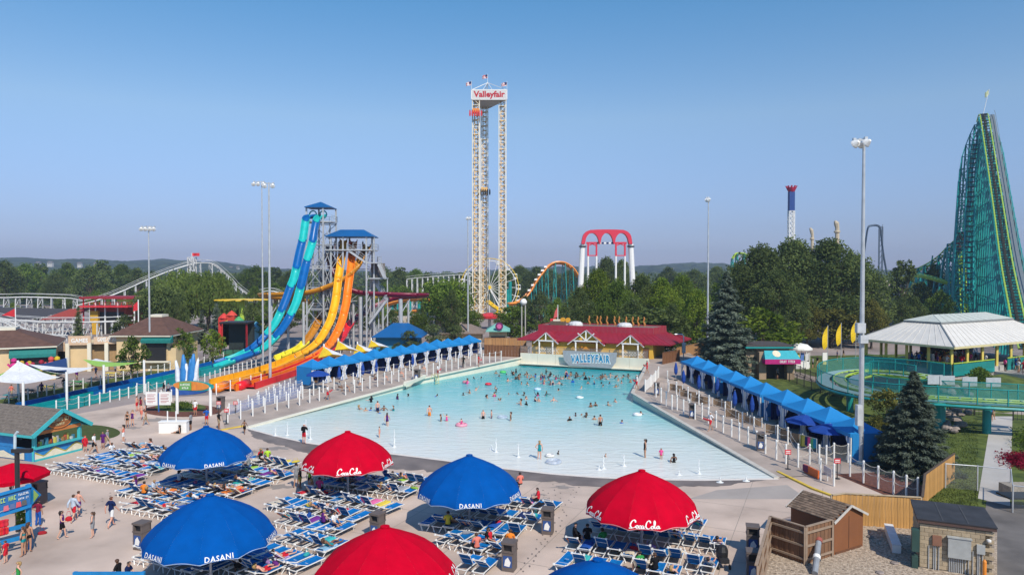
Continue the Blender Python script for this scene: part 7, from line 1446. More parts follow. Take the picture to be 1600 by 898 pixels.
t = thing('sign_board','top edge of a bright blue board at the bottom of the deck','sign',G(170,960)); p0,p1 = P(117,893,31.5),P(223,893,31.2); MB().beam(p0 - zd * 1.0,p1 - zd * 1.0,.12,2.0).obj('panel',abm,t); MB().beam(p0 - zd * 1.05 - Vector((0,.08,0)),p1 - zd * 1.05 - Vector((0,.08,0)),.06,1.8).obj('face',mat('face_navy',(0.01,0.06,0.2),0.6),t)
for p in (p0,p1): MB().beam((p.x,p.y + .02,0),(p.x,p.y + .02,p.z),.15).obj('post',abm,t)
# small red patio umbrella with its black lamp post
t = thing('patio_umbrella','square red drinks umbrella at the left edge by the kiosk','umbrella',G(10,800)); uc = Vector((-31.2,44.5,0)); t.location = uc; MB().tube([(0,0,0),(0,0,3.0)],.04,8).obj('pole',steel,t,world=False); MB().lathe((0,0,0),[(.3,0),(.3,.1),(.05,.14)],10).obj('base',dark,t,world=False); mb = MB(); mb.lathe((0,0,0),[(2.0,2.12),(2.05,2.36),(1.2,2.75),(.05,3.1)],8,pi / 8); mb.obj('canopy',red_cloth,t,world=False)
t = thing('camera_post','black lamp post with a flat bracket top beside the red umbrella','lamp post',(-28.6,41.2,0)); MB().tube([(0,0,0),(0,0,4.7)],.13,8).obj('pole',dark,t,world=False); MB().box((.3,0,4.6),(1.1,.3,.22)).obj('bracket',dark,t,world=False); MB().tube([(-.12,0,4.7),(-.1,0,5.6),(.05,0,5.8)],.08,8).obj('cone_cover',mat('pale_cover',(0.45,0.55,0.6),0.6),t,world=False)
# ---- litter bins
def make_bin():
 t = thing('litter_bin','','litter bin',group='litter bins on the pool deck'); bm_ = mat('bin_taupe',(0.13,0.105,0.095),0.6); MB().box((0,0,0),(.62,.62,.95)).obj('body',bm_,t,world=False); MB().box((0,0,.95),(.68,.68,.06)).obj('rim',bm_,t,world=False)
 mb = MB(); mb.box((0,.27,1.0),(.64,.1,.38)); mb.box((-.27,0,1.0),(.1,.62,.38)); mb.box((.27,0,1.0),(.1,.62,.38)); mb.box((0,0,1.36),(.7,.7,.1)); mb.obj('hood',bm_,t,world=False); MB().box((0,.02,1.01),(.44,.4,.34)).obj('opening',black,t,world=False); MB().box((0,-.318,.22),(.46,.012,.58)).obj('poster',mat('poster_blue',(0.03,0.08,0.25),0.5),t,world=False); mb = MB(); mb.add([(-.17,-.327,.3),(.1,-.327,.27),(.17,-.327,.5),(.02,-.327,.74),(-.12,-.327,.6)],[(0,1,2,3,4)]); mb.obj('poster_print',white,t,world=False); return t
bins = [(222,856,'taupe litter bin beside the near blue umbrella on the left'),(856,832,'taupe litter bin right of the middle blue umbrella'),(796,889,'taupe litter bin at the end of the lounger rows behind the red umbrella'),(1176,862,'dark litter bin beside the brown yard fence'),(1177,905,'dark litter bin at the bottom edge by the yard fence'),(590,840,'litter bin half hidden behind the bottom red umbrella'),(62,786,'big dark litter bin behind the arrow board'),(1188,703,'grey litter bin with a poster on the right hand deck',RD),(1082,653,'grey litter bin farther along the right hand deck',RD),(652,594,'white and blue litter bin on the left deck',LD),(1026,617,'white and blue bin near the red lifeguard',RD),(345,640,'litter bin near the queue corner')]
BIN0 = None
for b_ in bins:
 t = make_bin() if BIN0 is None else copy_tree(BIN0); BIN0 = BIN0 or t; t.location = D(b_[0],b_[1],b_[3]) if len(b_) > 3 else G(b_[0],b_[1]); t.rotation_euler.z = R(-.5,-.2) if b_[0] < 1100 else -.25; t['label'] = b_[2]
# ---- big umbrellas
NP = 12
PROF = [(0.0,4.28),(.14,4.26),(.5,4.08),(1.0,3.86),(1.5,3.62),(2.0,3.32),(2.45,2.98),(2.8,2.62),(3.0,2.36),(3.08,2.16),(3.07,2.05)]
def prof(s):                                          # s: 0 at the top .. 1 at the rim
 f = s * (len(PROF) - 1); i = min(int(f),len(PROF) - 2); f -= i; return lerp(PROF[i][0],PROF[i + 1][0],f),lerp(PROF[i][1],PROF[i + 1][1],f)
def canopy_pt(th,s,off=0.0):
 r,z = prof(s); k = th / (2 * pi / NP) % 1; sag = sin(pi * k)            # cloth bellies between the ribs
 r = r * (1 - .042 * sag * s) + off * .75; z = z - .05 * sag * (s ** 2) * (1 if s < .97 else -1) + off * .6 + (.035 * sag if s > .95 else 0)
 return (r * sin(th),-r * cos(th),z)
def script_strokes():
 cc = [(1.95,2.15),(1.75,2.6),(1.2,2.65),(.65,2.1),(.42,1.3),(.6,.6),(1.1,.3),(1.65,.55),(2.05,1.0)]
 o = lambda x: [(x + .36 * cos(a),.82 + .5 * sin(a)) for a in [pi * .6 + 2 * pi * i / 10 for i in range(11)]]
 c2 = lambda x: [(x + .35,1.15),(x + .1,1.33),(x - .22,1.05),(x - .25,.6),(x + .05,.34),(x + .45,.6)]
 a_ = lambda x: [(x + .3,1.2),(x,1.32),(x - .32,.9),(x - .2,.4),(x + .1,.42),(x + .32,.9),(x + .38,1.3),(x + .34,.6),(x + .5,.36),(x + .75,.55)]
 s2 = [(x + 4.75,y) for x,y in cc]; swash = [(6.95,2.2),(7.5,2.75),(8.1,2.5),(8.3,2.0)]
 l_ = [(7.55,.8),(7.9,1.5),(8.12,2.3),(7.98,2.7),(7.8,2.2),(7.78,1.0),(7.95,.38),(8.3,.55)]
 return [cc,o(2.45),c2(3.25),a_(4.05),[(4.75,.95),(5.2,1.02)],s2,o(7.15),l_,a_(8.75),[(1.2,.3),(.5,-.02),(.15,.25)]]
def script_mesh():
 vs,fs = [],[]
 for st_ in script_strokes():
  pts = spline([(x,y,0) for x,y in st_],4); n = len(pts); b0 = len(vs)
  for i,p in enumerate(pts):
   d = (pts[min(i + 1,n - 1)] - pts[max(i - 1,0)]).normalized(); w = .085 + .14 * abs(d.x * -.42 + d.y * .9); nn = Vector((-d.y,d.x,0)) * w
   vs += [(p.x + nn.x,p.y + nn.y),(p.x - nn.x,p.y - nn.y)]
  fs += [(b0 + 2 * i,b0 + 2 * i + 1,b0 + 2 * i + 3,b0 + 2 * i + 2) for i in range(n - 1)]
 return [((x - 4.75) / 9.2,y / 2.7) for x,y in vs],fs
SCRIPT = script_mesh()
def subdiv_text(vs,fs): return vs,fs
def make_umbrella(kind,ph):
 m = blue_cloth if kind == 'b' else red_cloth; t = thing('umbrella','','umbrella',group='giant umbrellas over the loungers')
 for i in range(NP):
  mb = MB(); A = 8; Sg = [0,.1,.2,.3,.4,.5,.6,.7,.78,.86,.92,.96,1]
  mb.sheet([[canopy_pt(2 * pi * (i + j / A * .9995) / NP + ph * 0,s) for j in range(A + 1)] for s in Sg]); mb.obj('canopy_panel',m,t,world=False,smooth=True)
 MB().lathe((0,0,4.26),[(.2,0),(.2,.05),(.05,.08)],12).obj('top_cap',m,t,world=False); MB().tube([(.17 * cos(a),.17 * sin(a),4.29) for a in [2 * pi * i / 14 for i in range(14)]],.025,5,closed=True).obj('top_ring',mat('ring_pale',(0.5,0.5,0.55),0.6) if kind == 'b' else mat('ring_red',(0.62,0.35,0.36),0.6),t,world=False)
 MB().tube([(0,0,0),(0,0,4.2)],.065,10).obj('pole',steel,t,world=False); MB().lathe((0,0,0),[(.5,0),(.5,.1),(.1,.14),(.09,.5)],12).obj('base',steel,t,world=False)
 MB().tube([canopy_pt(2 * pi * k / 96,1.0,.005) for k in range(96)],.022,4,closed=True).obj('hem',mat('hem_blue',(.32,.42,.58),.7) if kind == 'b' else mat('hem_pink',(.62,.32,.34),.7),t,world=False)
 rb_ = MB()
 for i in range(NP): a = 2 * pi * i / NP; rb_.tube([(r * .97 * sin(a),-r * .97 * cos(a),z - .05) for r,z in PROF[1:-1:2]],.02,4); rb_.beam((0,0,2.9),(1.6 * sin(a),-1.6 * cos(a),3.45),.025)
 rb_.obj('rib_frame',steel,t,world=False)
 if kind == 'b': vs,fs = text_mesh('DASANI',bold=.012,space=1.16); w = 1.2; h = .33; xm = max(abs(v[0]) for v in vs); vs = [(x / xm * .5,z) for x,z in vs]; s0 = .875
 else: vs,fs = SCRIPT; w = 1.5; h = .50; s0 = .87
 for i in range(0,NP,2):
  c = 2 * pi * (i + .5) / NP; mb = MB()
  mb.add([canopy_pt(c + x * w / 3.0,s0 - z * h * .33 + .03,.022) for x,z in vs],fs); mb.obj('lettering',white,t,world=False)
 return t
ub_,ur_ = make_umbrella('b',0),make_umbrella('r',0); ui = {'b': 0,'r': 0}
UMB = [('b',320,665,'blue umbrella farthest back on the left, over crowded rows'),('b',325,772,'big blue umbrella in front on the left beside the taupe bin'),('b',733,710,'blue umbrella in the middle between the two front red ones'),('r',542,673,'red umbrella at the shallow edge behind the lifeguard in red shorts'),('r',600,822,'red umbrella cut by the bottom edge, without visible lettering'),('r',1004,734,'red umbrella nearest the yard with three visible scripts'),('b',935,874,'blue umbrella of which only the top shows at the bottom')]
for kind,px,py,lb in UMB:
 Y = (CAMZ - 4.36) * F / (py - HZ); p = ub_ if kind == 'b' else ur_; t = p if ui[kind] == 0 else copy_tree(p); ui[kind] += 1
 t.location = ((px - 800) * Y / F,Y,0); toward = atan2(t.location.x,t.location.y); t.rotation_euler.z = -toward - 2 * pi / NP * .5 + {320: .16,325: .12,733: .02,542: .02,600: .3,1004: .05,935: .2}[px]; t['label'] = lb
# ---- sun loungers
slingm = mat('blue_sling',(0.004,0.15,0.44),0.8,spec=.1,var=.14,scale=5,objvar=.12); slingd = mat('navy_sling',(0.005,0.095,0.32),0.8,spec=.1,var=.12,scale=5,objvar=.12)
def make_lounger(ang):
 t = thing('sun_lounger','','sun lounger'); w = .315; L = 1.95; hz_ = .36; hl_ = .74
 mb = MB()
 for s in (-1,1): mb.beam((s * w,0,hz_),(s * w,L,hz_),.028,.045)
 for y in (0.02,.98,L - .02): mb.beam((-w,y,hz_ - .02),(w,y,hz_ - .02),.03,.04)
 mb.obj('frame',white,t,world=False)
 for y,dy in ((.12,-.1),(L - .25,.12)):
  for s in (-1,1): MB().beam((s * w,y,hz_),(s * w * .42,y + dy,0),.045).obj('leg',white,t,world=False)
 mb = MB(); mb.sheet([[(x,y,hz_ + .03 - .035 * sin(pi * (x + w) / (2 * w)) ) for x in (-w + .015,-.1,.1,w - .015)] for y in (hl_,1.0,1.3,1.6,L - .03)]); mb.obj('sling',slingm,t,world=False)
 c,s_ = cos(ang),sin(ang); bp_ = lambda x,q: (x,hl_ - q * c,hz_ + .03 + q * s_)
 bk = MB().sheet([[bp_(x,q) for x in (-w + .03,0,w - .03)] for q in (0,.25,.5,.74)]).obj('backrest',slingd if ang > .5 else slingm,t,world=False)
 mb = MB()
 for sg_ in (-1,1): mb.beam(bp_(sg_ * w,0),bp_(sg_ * w,.78),.026)
 mb.beam(bp_(-w,.77),bp_(w,.77),.035); mb.beam(bp_(-w,.40),bp_(w,.40),.018)
 for sg_ in (-1,1): mb.box((sg_ * w,hl_ - .78 * c,hz_ - .01 + .78 * s_),(.09,.09,.09))
 mb.obj('back_frame',white,bk,world=False); return t
LNG = [make_lounger(a) for a in (.95,.7,.35,.04)]; LU = [0] * 4
ROWS = [((189,701),(256,709),'the rearmost row past the turf'),((147,711),(262,727),'the second row from the kiosk turf'),((120,720),(237,737),'the third row from the kiosk turf'),((71,731),(196,752),'the row closest to the kiosk'),
 ((372,718),(442,731),'the row behind the far blue umbrella'),((322,729),(435,749),'the row under the far blue umbrella'),((278,741),(395,763),'the row at the far blue pole'),((239,755),(365,776),'the row before the far blue pole'),((180,767),(300,787),'the row behind the near blue umbrella'),((187,791),(285,810),'the row touching the near blue canopy'),
 ((203,870),(318,900),'the row before the near blue umbrella'),((412,788),(553,815),'the long row nearest the far red umbrella'),((425,814),(524,835),'the row beside the near blue crown'),((425,842),(509,863),'the row beside the near blue side'),((380,866),(463,893),'the row beside the near blue rim'),((320,880),(400,905),'the bottom row near the blue rim'),
 ((458,771),(601,801),'the row before the far red umbrella'),((495,755),(633,775),'the row under the far red umbrella'),((590,748),(656,758),'the row past the far red umbrella'),((480,742),(590,757),'the shaded row behind the far red pole'),
 ((775,786),(863,798),'the row past the middle blue umbrella'),((701,800),(836,820),'the row under the middle blue umbrella'),((654,818),(808,839),'the row at the middle blue pole'),((677,843),(777,865),'the row before the middle blue canopy'),((707,886),(760,896),'the bottom row at the lower red umbrella'),
 ((1050,821),(1100,829),'the row behind the right red umbrella'),((918,828),(1132,860),'the row under the right red umbrella'),((880,854),(1064,882),'the row before the right red umbrella'),((1068,887),(1116,895),'the row beside the black stroller'),((864,882),(960,899),'the row at the lowest blue umbrella'),((985,896),(1060,908),'the row beyond the lowest blue umbrella')]
SEATS = []
lr = random.Random(21)
for a,b,phrase in ROWS:
 A,B = G(*a,.36),G(*b,.36); L = (B - A).length; n = max(2,round(L / .76)); d = (B - A).normalized(); az = atan2(d.y,d.x)
 for i in range(n):
  k = lr.choice([0,0,0,1,1,2,2,3]) if phrase.count('right') or phrase.count('bottom') else lr.choice([0,1,2,2,3,3,1]); t = LNG[k] if LU[k] == 0 else copy_tree(LNG[k]); LU[k] += 1
  p = A.lerp(B,(i + .5) / n); t.location = (p.x + lr.uniform(-.04,.04),p.y + lr.uniform(-.05,.05),0); t.rotation_euler.z = az + lr.uniform(-.035,.035)
  tag(t,'blue lounger, %s from the left in %s' % (nth(i + 1),phrase),group='white framed blue loungers'); SEATS.append((t,k,i,phrase,n))
print('loungers',len(SEATS))
# ---- towels and bags lying on the loungers
tm = {}
def towel_mesh(k,v):
 if (k,v) not in tm:
  r = random.Random(v * 7 + k); mb = MB(); ang = (.95,.7,.35,.04)[k]; w = .30; rows = []
  q0 = [(.74 - .70 * cos(ang) * f,.42 + .70 * sin(ang) * f) for f in (.95,.6,.2)] + [(y,.415) for y in (.8,1.1,1.45,1.75)]
  s,e = r.choice([(0,7),(0,5),(2,7),(3,7),(0,4)])
  for y,z in q0[s:e]: rows.append([(lerp(-w,w,j / 6) * r.uniform(.85,1.12),y + r.uniform(-.03,.03),z + r.uniform(0,.05)) for j in range(7)])
  mb.sheet([[(x * 1.15,y,z - .12) if j in (0,6) else (x,y,z) for j,(x,y,z) in enumerate(rw_)] for rw_ in rows]); tm[(k,v)] = mb.mesh('towel',cloth,smooth=True)
 return tm[(k,v)]
def bag_mesh(v):
 if ('bag',v) not in tm: mb = MB(); mb.lathe((0,0,0),[(.17,0),(.2,.06),(.19,.16),(.11,.22),(.03,.24)],9); mb.v = [(x * (1.3 + .2 * v),y * .8,z) for x,y,z in mb.v]; mb.tube([(-.14,0,.3),(-.1,0,.48),(.1,0,.48),(.14,0,.3)],.015,5); tm[('bag',v)] = mb.mesh('bag',cloth)
 return tm[('bag',v)]
TCOL = [('white',(.66,.66,.68)),('pink',(.72,.16,.36)),('turquoise',(.05,.42,.42)),('navy',(.02,.035,.12)),('royal blue',(.02,.09,.38)),('orange',(.75,.22,.05)),('lilac',(.42,.25,.52)),('red',(.55,.03,.05)),('yellow',(.72,.55,.08)),('lime green',(.3,.52,.08)),('peach',(.68,.40,.30)),('grey',(.3,.31,.34)),('purple',(.18,.04,.26)),('sky blue',(.25,.45,.62)),('black',(.02,.02,.025)),('cream',(.62,.55,.44))]
OCC = {}
for t,k,i,phrase,n in SEATS:
 r_ = lr.random()
 if r_ < .34:
  nm,c = lr.choice(TCOL); o = inst(towel_mesh(k,lr.randrange(6)),'towel',t.location,t.rotation_euler.z,None,None,c,label='%s towel on the %s lounger of %s' % (nm,nth(i + 1),phrase),cat='towel',group='towels on the loungers')
 if .3 < r_ < .48:
  nm,c = lr.choice(TCOL); lx,ly = lr.uniform(-.15,.15),lr.choice([1.0,1.3,1.65]); f = xf(t.location,t.rotation_euler.z); inst(bag_mesh(lr.randrange(3)),'bag',f(lx,ly,.375),lr.uniform(0,3),None,(lr.uniform(.7,1.2),lr.uniform(.6,1.0),lr.uniform(.5,.9)),tuple(v * .8 for v in c),label='%s bag, %s lounger of %s' % (nm,nth(i + 1),phrase),cat='bag',group='bags on the loungers')
# stroller by the right hand rows
t = thing('stroller','black baby stroller parked at the end of the right hand rows','stroller',G(1128,884)); MB().lathe((0,0,.35),[(.18,0),(.3,.15),(.32,.45),(.22,.7),(.05,.78)],10).obj('hood',black,t,world=False); MB().box((0,-.25,.35),(.45,.6,.2)).obj('seat',dark,t,world=False)
for x,y in ((-.28,-.4),(.28,-.4),(-.28,.3),(.28,.3)): MB().tube([(x - .03,y,.13),(x + .03,y,.13)],.13,10).obj('wheel',dark,t,world=False)
MB().tube([(-.25,.35,.5),(-.25,.6,1.0),(.25,.6,1.0),(.25,.35,.5)],.025,6).obj('handle',steel,t,world=False)
for px,py,c_,lb in [(247,832,(.3,.02,.03),'dark red bag lying on the deck under the arrow board'),(640,640,(.3,.3,.3),'')][:1]: inst(bag_mesh(1),'bag',G(66,834),.5,None,(.8,.7,.8),c_,label=lb,cat='bag')
# ================================================================ PEOPLE
skinm = mat('skin',(1,1,1),0.6,objcol=True,var=.05,scale=8,spec=.3); hairm = mat('hair',(1,1,1),0.6,objcol=True,var=.25,scale=30); fabric = mat('fabric',(1,1,1),0.9,spec=.1,objcol=True,var=.10,scale=10,bump=.1)
BASE = {'pelvis': ((0,0,.94),.125),'waist': ((0,.0,1.09),.112),'chest': ((0,.01,1.26),.128),'top': ((0,-.01,1.40),.105),'neck': ((0,.0,1.485),.052),'jaw': ((0,.02,1.555),.074),'head': ((0,.012,1.625),.093),'crown': ((0,.0,1.69),.07)}
for s_,n_ in ((-1,'l'),(1,'r')):
 BASE.update({'sh' + n_: ((s_ * .175,-.01,1.395),.058),'el' + n_: ((s_ * .225,-.03,1.12),.043),'wr' + n_: ((s_ * .25,.04,.885),.030),'pa' + n_: ((s_ * .255,.06,.815),.034),'hi' + n_: ((s_ * .085,0,.89),.092),'kn' + n_: ((s_ * .10,.015,.50),.058),'an' + n_: ((s_ * .105,-.02,.09),.038),'to' + n_: ((s_ * .12,.13,.03),.030)})
BONES = [('pelvis','waist'),('waist','chest'),('chest','top'),('top','neck'),('neck','jaw'),('jaw','head'),('head','crown')]
for n_ in 'lr': BONES += [('top','sh' + n_),('sh' + n_,'el' + n_),('el' + n_,'wr' + n_),('wr' + n_,'pa' + n_),('pelvis','hi' + n_),('hi' + n_,'kn' + n_),('kn' + n_,'an' + n_),('an' + n_,'to' + n_)]
def legs(l,r): return dict(zip(['knl','anl','tol','knr','anr','tor'],l + r))
def arms(l,r): return dict(zip(['ell','wrl','pal','elr','wrr','par'],l + r))
POSE = {
 'stand': {},
 'walk': {**legs([(-.10,.16,.52),(-.10,.24,.10),(-.11,.39,.05)],[(.10,-.08,.50),(.11,-.34,.16),(.11,-.26,.03)]),**arms([(-.23,-.17,1.16),(-.25,-.16,.92),(-.25,-.13,.85)],[(.23,.08,1.14),(.25,.24,.95),(.25,.29,.90)])},
 'carry': {**legs([(-.10,.12,.52),(-.10,.17,.10),(-.11,.32,.05)],[(.10,-.05,.50),(.11,-.24,.12),(.11,-.12,.03)]),**arms([(-.24,.04,1.13),(-.14,.25,1.10),(-.09,.32,1.10)],[(.24,.04,1.13),(.14,.25,1.06),(.09,.32,1.05)])},
 'hip': {**arms([(-.36,-.08,1.17),(-.18,.06,1.02),(-.14,.09,.98)],[(.24,-.03,1.12),(.25,.04,.88),(.25,.06,.81)]),'anl': (-.15,-.02,.09),'tol': (-.18,.12,.03)},
 'phone': {**arms([(-.22,.02,1.12),(-.10,.22,1.18),(-.06,.26,1.24)],[(.30,.05,1.20),(.16,.12,1.42),(.10,.10,1.52)])},
 'water': {**arms([(-.36,.05,1.24),(-.44,.28,1.24),(-.44,.36,1.24)],[(.36,.05,1.24),(.46,.24,1.26),(.48,.32,1.26)])},
 'splash': {**arms([(-.34,.0,1.46),(-.42,.10,1.70),(-.43,.13,1.78)],[(.36,.05,1.22),(.42,.30,1.15),(.42,.38,1.13)])},
 'sit': {'pelvis': (0,0,.53),'waist': (0,-.02,.68),'chest': (0,.0,.85),'top': (0,-.0,.99),'neck': (0,.03,1.07),'jaw': (0,.06,1.135),'head': (0,.055,1.205),'crown': (0,.04,1.27),'shl': (-.175,0,.985),'shr': (.175,0,.985),'hil': (-.09,.03,.50),'hir': (.09,.03,.50),**legs([(-.12,.45,.50),(-.12,.47,.09),(-.13,.62,.03)],[(.12,.45,.50),(.12,.49,.09),(.13,.64,.03)]),**arms([(-.23,.10,.75),(-.14,.32,.62),(-.11,.39,.60)],[(.23,.10,.75),(.14,.32,.62),(.11,.39,.60)])},
 'recline': {'pelvis': (0,0,.14),'waist': (0,-.13,.23),'chest': (0,-.28,.34),'top': (0,-.39,.43),'neck': (0,-.46,.50),'jaw': (0,-.50,.56),'head': (0,-.54,.62),'crown': (0,-.58,.66),'shl': (-.175,-.38,.42),'shr': (.175,-.38,.42),'hil': (-.09,.06,.12),'hir': (.09,.06,.12),**legs([(-.11,.43,.22),(-.12,.84,.08),(-.14,.90,.20)],[(.11,.46,.12),(.13,.88,.07),(.15,.92,.19)]),**arms([(-.26,-.20,.24),(-.22,.04,.20),(-.2,.11,.19)],[(.30,-.30,.26),(.26,-.08,.16),(.25,.0,.15)])},
 'floor': {'pelvis': (0,0,.13),'waist': (0,-.02,.28),'chest': (0,.0,.45),'top': (0,.01,.59),'neck': (0,.04,.67),'jaw': (0,.07,.735),'head': (0,.065,.805),'crown': (0,.05,.87),'shl': (-.175,0,.585),'shr': (.175,0,.585),'hil': (-.09,.04,.11),'hir': (.09,.04,.11),**legs([(-.18,.42,.22),(-.12,.78,.07),(-.14,.84,.18)],[(.2,.36,.10),(.02,.55,.07),(-.05,.64,.06)]),**arms([(-.27,-.08,.36),(-.30,-.16,.12),(-.31,-.16,.05)],[(.25,.12,.36),(.16,.34,.25),(.13,.40,.23)])},
}
def seg_near(p,segs):
 best = (9e9,None,0)
 for k,(a,b,ra,rb) in segs.items():
  d = b - a; t = max(0,min(1,(p - a).dot(d) / d.length_squared)); q = (p - a - d * t).length / lerp(ra,rb,t)
  if q < best[0]: best = (q,k,t)
 return best
BODY = {}
def make_body(pose,prone=False):
 J = {k: [Vector(v[0]),v[1]] for k,v in BASE.items()}
 for k,v in POSE[pose].items(): J[k][0] = Vector(v)
 if prone:
  Mx = Matrix.Translation((0,0,.0)) @ Matrix.Rotation(radians(-74),4,'X'); c = J['top'][0].copy()
  for k in J: J[k][0] = Mx @ (J[k][0] - c)
  for k in ('neck','jaw','head','crown'): J[k][0] += Vector((0,-.05,{'neck': .06,'jaw': .14,'head': .2,'crown': .26}[k]))
 names = list(J); idx = {k: i for i,k in enumerate(names)}; me = bpy.data.meshes.new('body_rig'); me.from_pydata([tuple(J[k][0]) for k in names],[(idx[a],idx[b]) for a,b in BONES],[])
 o = bpy.data.objects.new('body_rig',me); C.objects.link(o); sk = o.modifiers.new('skin','SKIN')
 for i,k in enumerate(names):
  r = J[k][1]; me.skin_vertices[0].data[i].radius = (r,r); me.skin_vertices[0].data[i].use_root = k == 'pelvis'
 sk.branch_smoothing = .4; o.modifiers.new('sub','SUBSURF').levels = 1
 dg = bpy.context.evaluated_depsgraph_get(); bm = bpy.data.meshes.new_from_object(o.evaluated_get(dg)); bpy.data.objects.remove(o); bpy.data.meshes.remove(me)
 segs = {(a,b): (J[a][0],J[b][0],J[a][1],J[b][1]) for a,b in BONES}; V_ = [v.co.copy() for v in bm.vertices]; Nn = [v.normal.copy() for v in bm.vertices]; Fs = [tuple(p.vertices) for p in bm.polygons]; lab = [seg_near(sum((V_[i] for i in f),Vector()) / len(f),segs) for f in Fs]
 hd = J['head'][0]; upv = (J['crown'][0] - J['jaw'][0]).normalized(); fw = Vector((0,1,0)); fw = (fw - upv * fw.dot(upv)).normalized() if not prone else Vector((0,1,0)); sdv = fw.cross(upv).normalized()
 mb = MB(); mb.add(V_,Fs)
 for n_ in 'lr':                                   # hands: palm end of the arm plus five fingers
  pa,wr_ = J['pa' + n_][0],J['wr' + n_][0]; d = (pa - wr_).normalized(); sdd = d.cross(Vector((1,0,0)) if abs(d.x) < .8 else Vector((0,1,0))).normalized(); nn = d.cross(sdd)
  for f in range(4): q = pa + sdd * (.016 * (f - 1.5)) + d * .015; L = (.055,.065,.06,.045)[f]; mb.tube([q,q + d * L * .6 + nn * .004,q + d * L + nn * .018],[.0085,.008,.006],5)
  mb.tube([pa - d * .02 + sdd * .03,pa + sdd * .05 + d * .012,pa + sdd * .052 + d * .045],[.010,.0095,.007],5)
 ear = hd - upv * .02
 for s in (-1,1): mb.tube([ear + sdv * s * .088 - upv * .03,ear + sdv * s * .1,ear + sdv * s * .09 + upv * .035],[.012,.02,.012],5)
 nose = hd - upv * .02 + fw * .085; mb.tube([nose + upv * .045,nose + fw * .022 - upv * .012],[.010,.017],6)
 body = mb.mesh('body',skinm,smooth=True)
 def shell(name,pick,off,m):
  s = MB(); mp = {}; vs = []; fs = []
  for f,(q,k,t) in zip(Fs,lab):
   c = sum((V_[i] for i in f),Vector()) / len(f)
   if pick(k,t,c):
    for i in f:
     if i not in mp: mp[i] = len(vs); vs.append(V_[i] + Nn[i] * off)
    fs.append(tuple(mp[i] for i in f))
  s.add(vs,fs); return s.mesh(name,m,smooth=True) if fs else None
 P2 = {}
 leg_ = lambda k: k[0][:2] == 'hi' and k[1][:2] == 'kn'; arm_ = lambda k: k[0][:2] == 'sh'
 P2['trunks'] = shell('swim_trunks',lambda k,t,c: k == ('pelvis','waist') and t < .45 or k[1][:2] == 'hi' or leg_(k) and t < .72,.016,fabric)
 P2['shorts'] = P2['trunks']
 P2['bottom'] = shell('swim_bottom',lambda k,t,c: k == ('pelvis','waist') and t < .4 or k[1][:2] == 'hi' or leg_(k) and t < .14,.010,fabric)
 P2['top'] = shell('bikini_top',lambda k,t,c: k == ('waist','chest') and t > .7 or k == ('chest','top') and t < .45,.010,fabric)
 P2['suit'] = shell('swimsuit',lambda k,t,c: k[0] in ('pelvis','waist') or k == ('chest','top') and t < .8 or leg_(k) and t < .12,.010,fabric)
 P2['shirt'] = shell('shirt',lambda k,t,c: k[0] in ('pelvis','waist','chest') and not k[1][:2] == 'hi' or k[0] == 'top' and (k[1] != 'neck' or t < .4) or arm_(k) and t < .66,.024,fabric)
 P2['tank'] = shell('tank_top',lambda k,t,c: k[0] in ('pelvis','waist','chest') and not k[1][:2] == 'hi' or k[0] == 'top' and k[1][:2] == 'sh' and t < .5,.018,fabric)
 P2['jacket'] = shell('jacket',lambda k,t,c: k[0] in ('pelvis','waist','chest') and not k[1][:2] == 'hi' or k[0] == 'top' and (k[1] != 'neck' or t < .5) or arm_(k) or k[0][:2] == 'el' and t < .9,.028,fabric)
 P2['leggings'] = shell('trousers',lambda k,t,c: k == ('pelvis','waist') and t < .45 or k[1][:2] == 'hi' or leg_(k) or k[0][:2] == 'kn' and t < .9,.014,fabric)
 ishead = lambda k: k in (('jaw','head'),('head','crown'),('neck','jaw'))
 hair_ok = lambda c,lim: (c - hd).dot(fw) < .045 - .9 * max(0,-(c - hd).dot(upv) - lim) or (c - hd).dot(upv) > .055
 P2['hair'] = shell('hair',lambda k,t,c: ishead(k) and (c - hd).dot(upv) > -.055 and (c - hd).dot(fw) < .05 or k == ('head','crown') and (c - hd).dot(upv) > .05,.017,hairm)
 P2['cap'] = shell('hat',lambda k,t,c: ishead(k) and (c - hd).dot(upv) > .02,.024,fabric)
 lg = MB(); b = hd - fw * .06; lg.tube([b + upv * .06,b - fw * .06 - upv * .02,b - fw * .055 - upv * .14,b - fw * .04 - upv * .26],[.075,.085,.075,.025],8); P2['long'] = lg.mesh('long_hair',hairm,smooth=True)
 fc = MB()
 for s in (-1,1): q = hd + upv * .018 + fw * .088 + sdv * s * .034; fc.lathe((0,0,0),[(.004,-.006),(.012,0),(.004,.006)],6); fc.v[-18:] = [tuple(q + sdv * x * 1.2 + upv * z * 1.3 + fw * y * .6) for x,y,z in fc.v[-18:]]
 q = hd - upv * .055 + fw * .085; fc.tube([q - sdv * .024,q + fw * .006,q + sdv * .024],.006,5); P2['face'] = fc.mesh('face_features',mat('features',(0.06,0.03,0.025),0.6))
 BODY[(pose,prone)] = (body,P2)
SK = {'fair': (.62,.36,.26),'pink': (.66,.34,.25),'tan': (.45,.24,.15),'brown': (.22,.11,.065),'deep': (.09,.045,.03)}
HC = {'dark': (.02,.014,.012),'brown': (.07,.035,.02),'blonde': (.34,.22,.09),'auburn': (.13,.045,.02),'grey': (.3,.29,.28)}
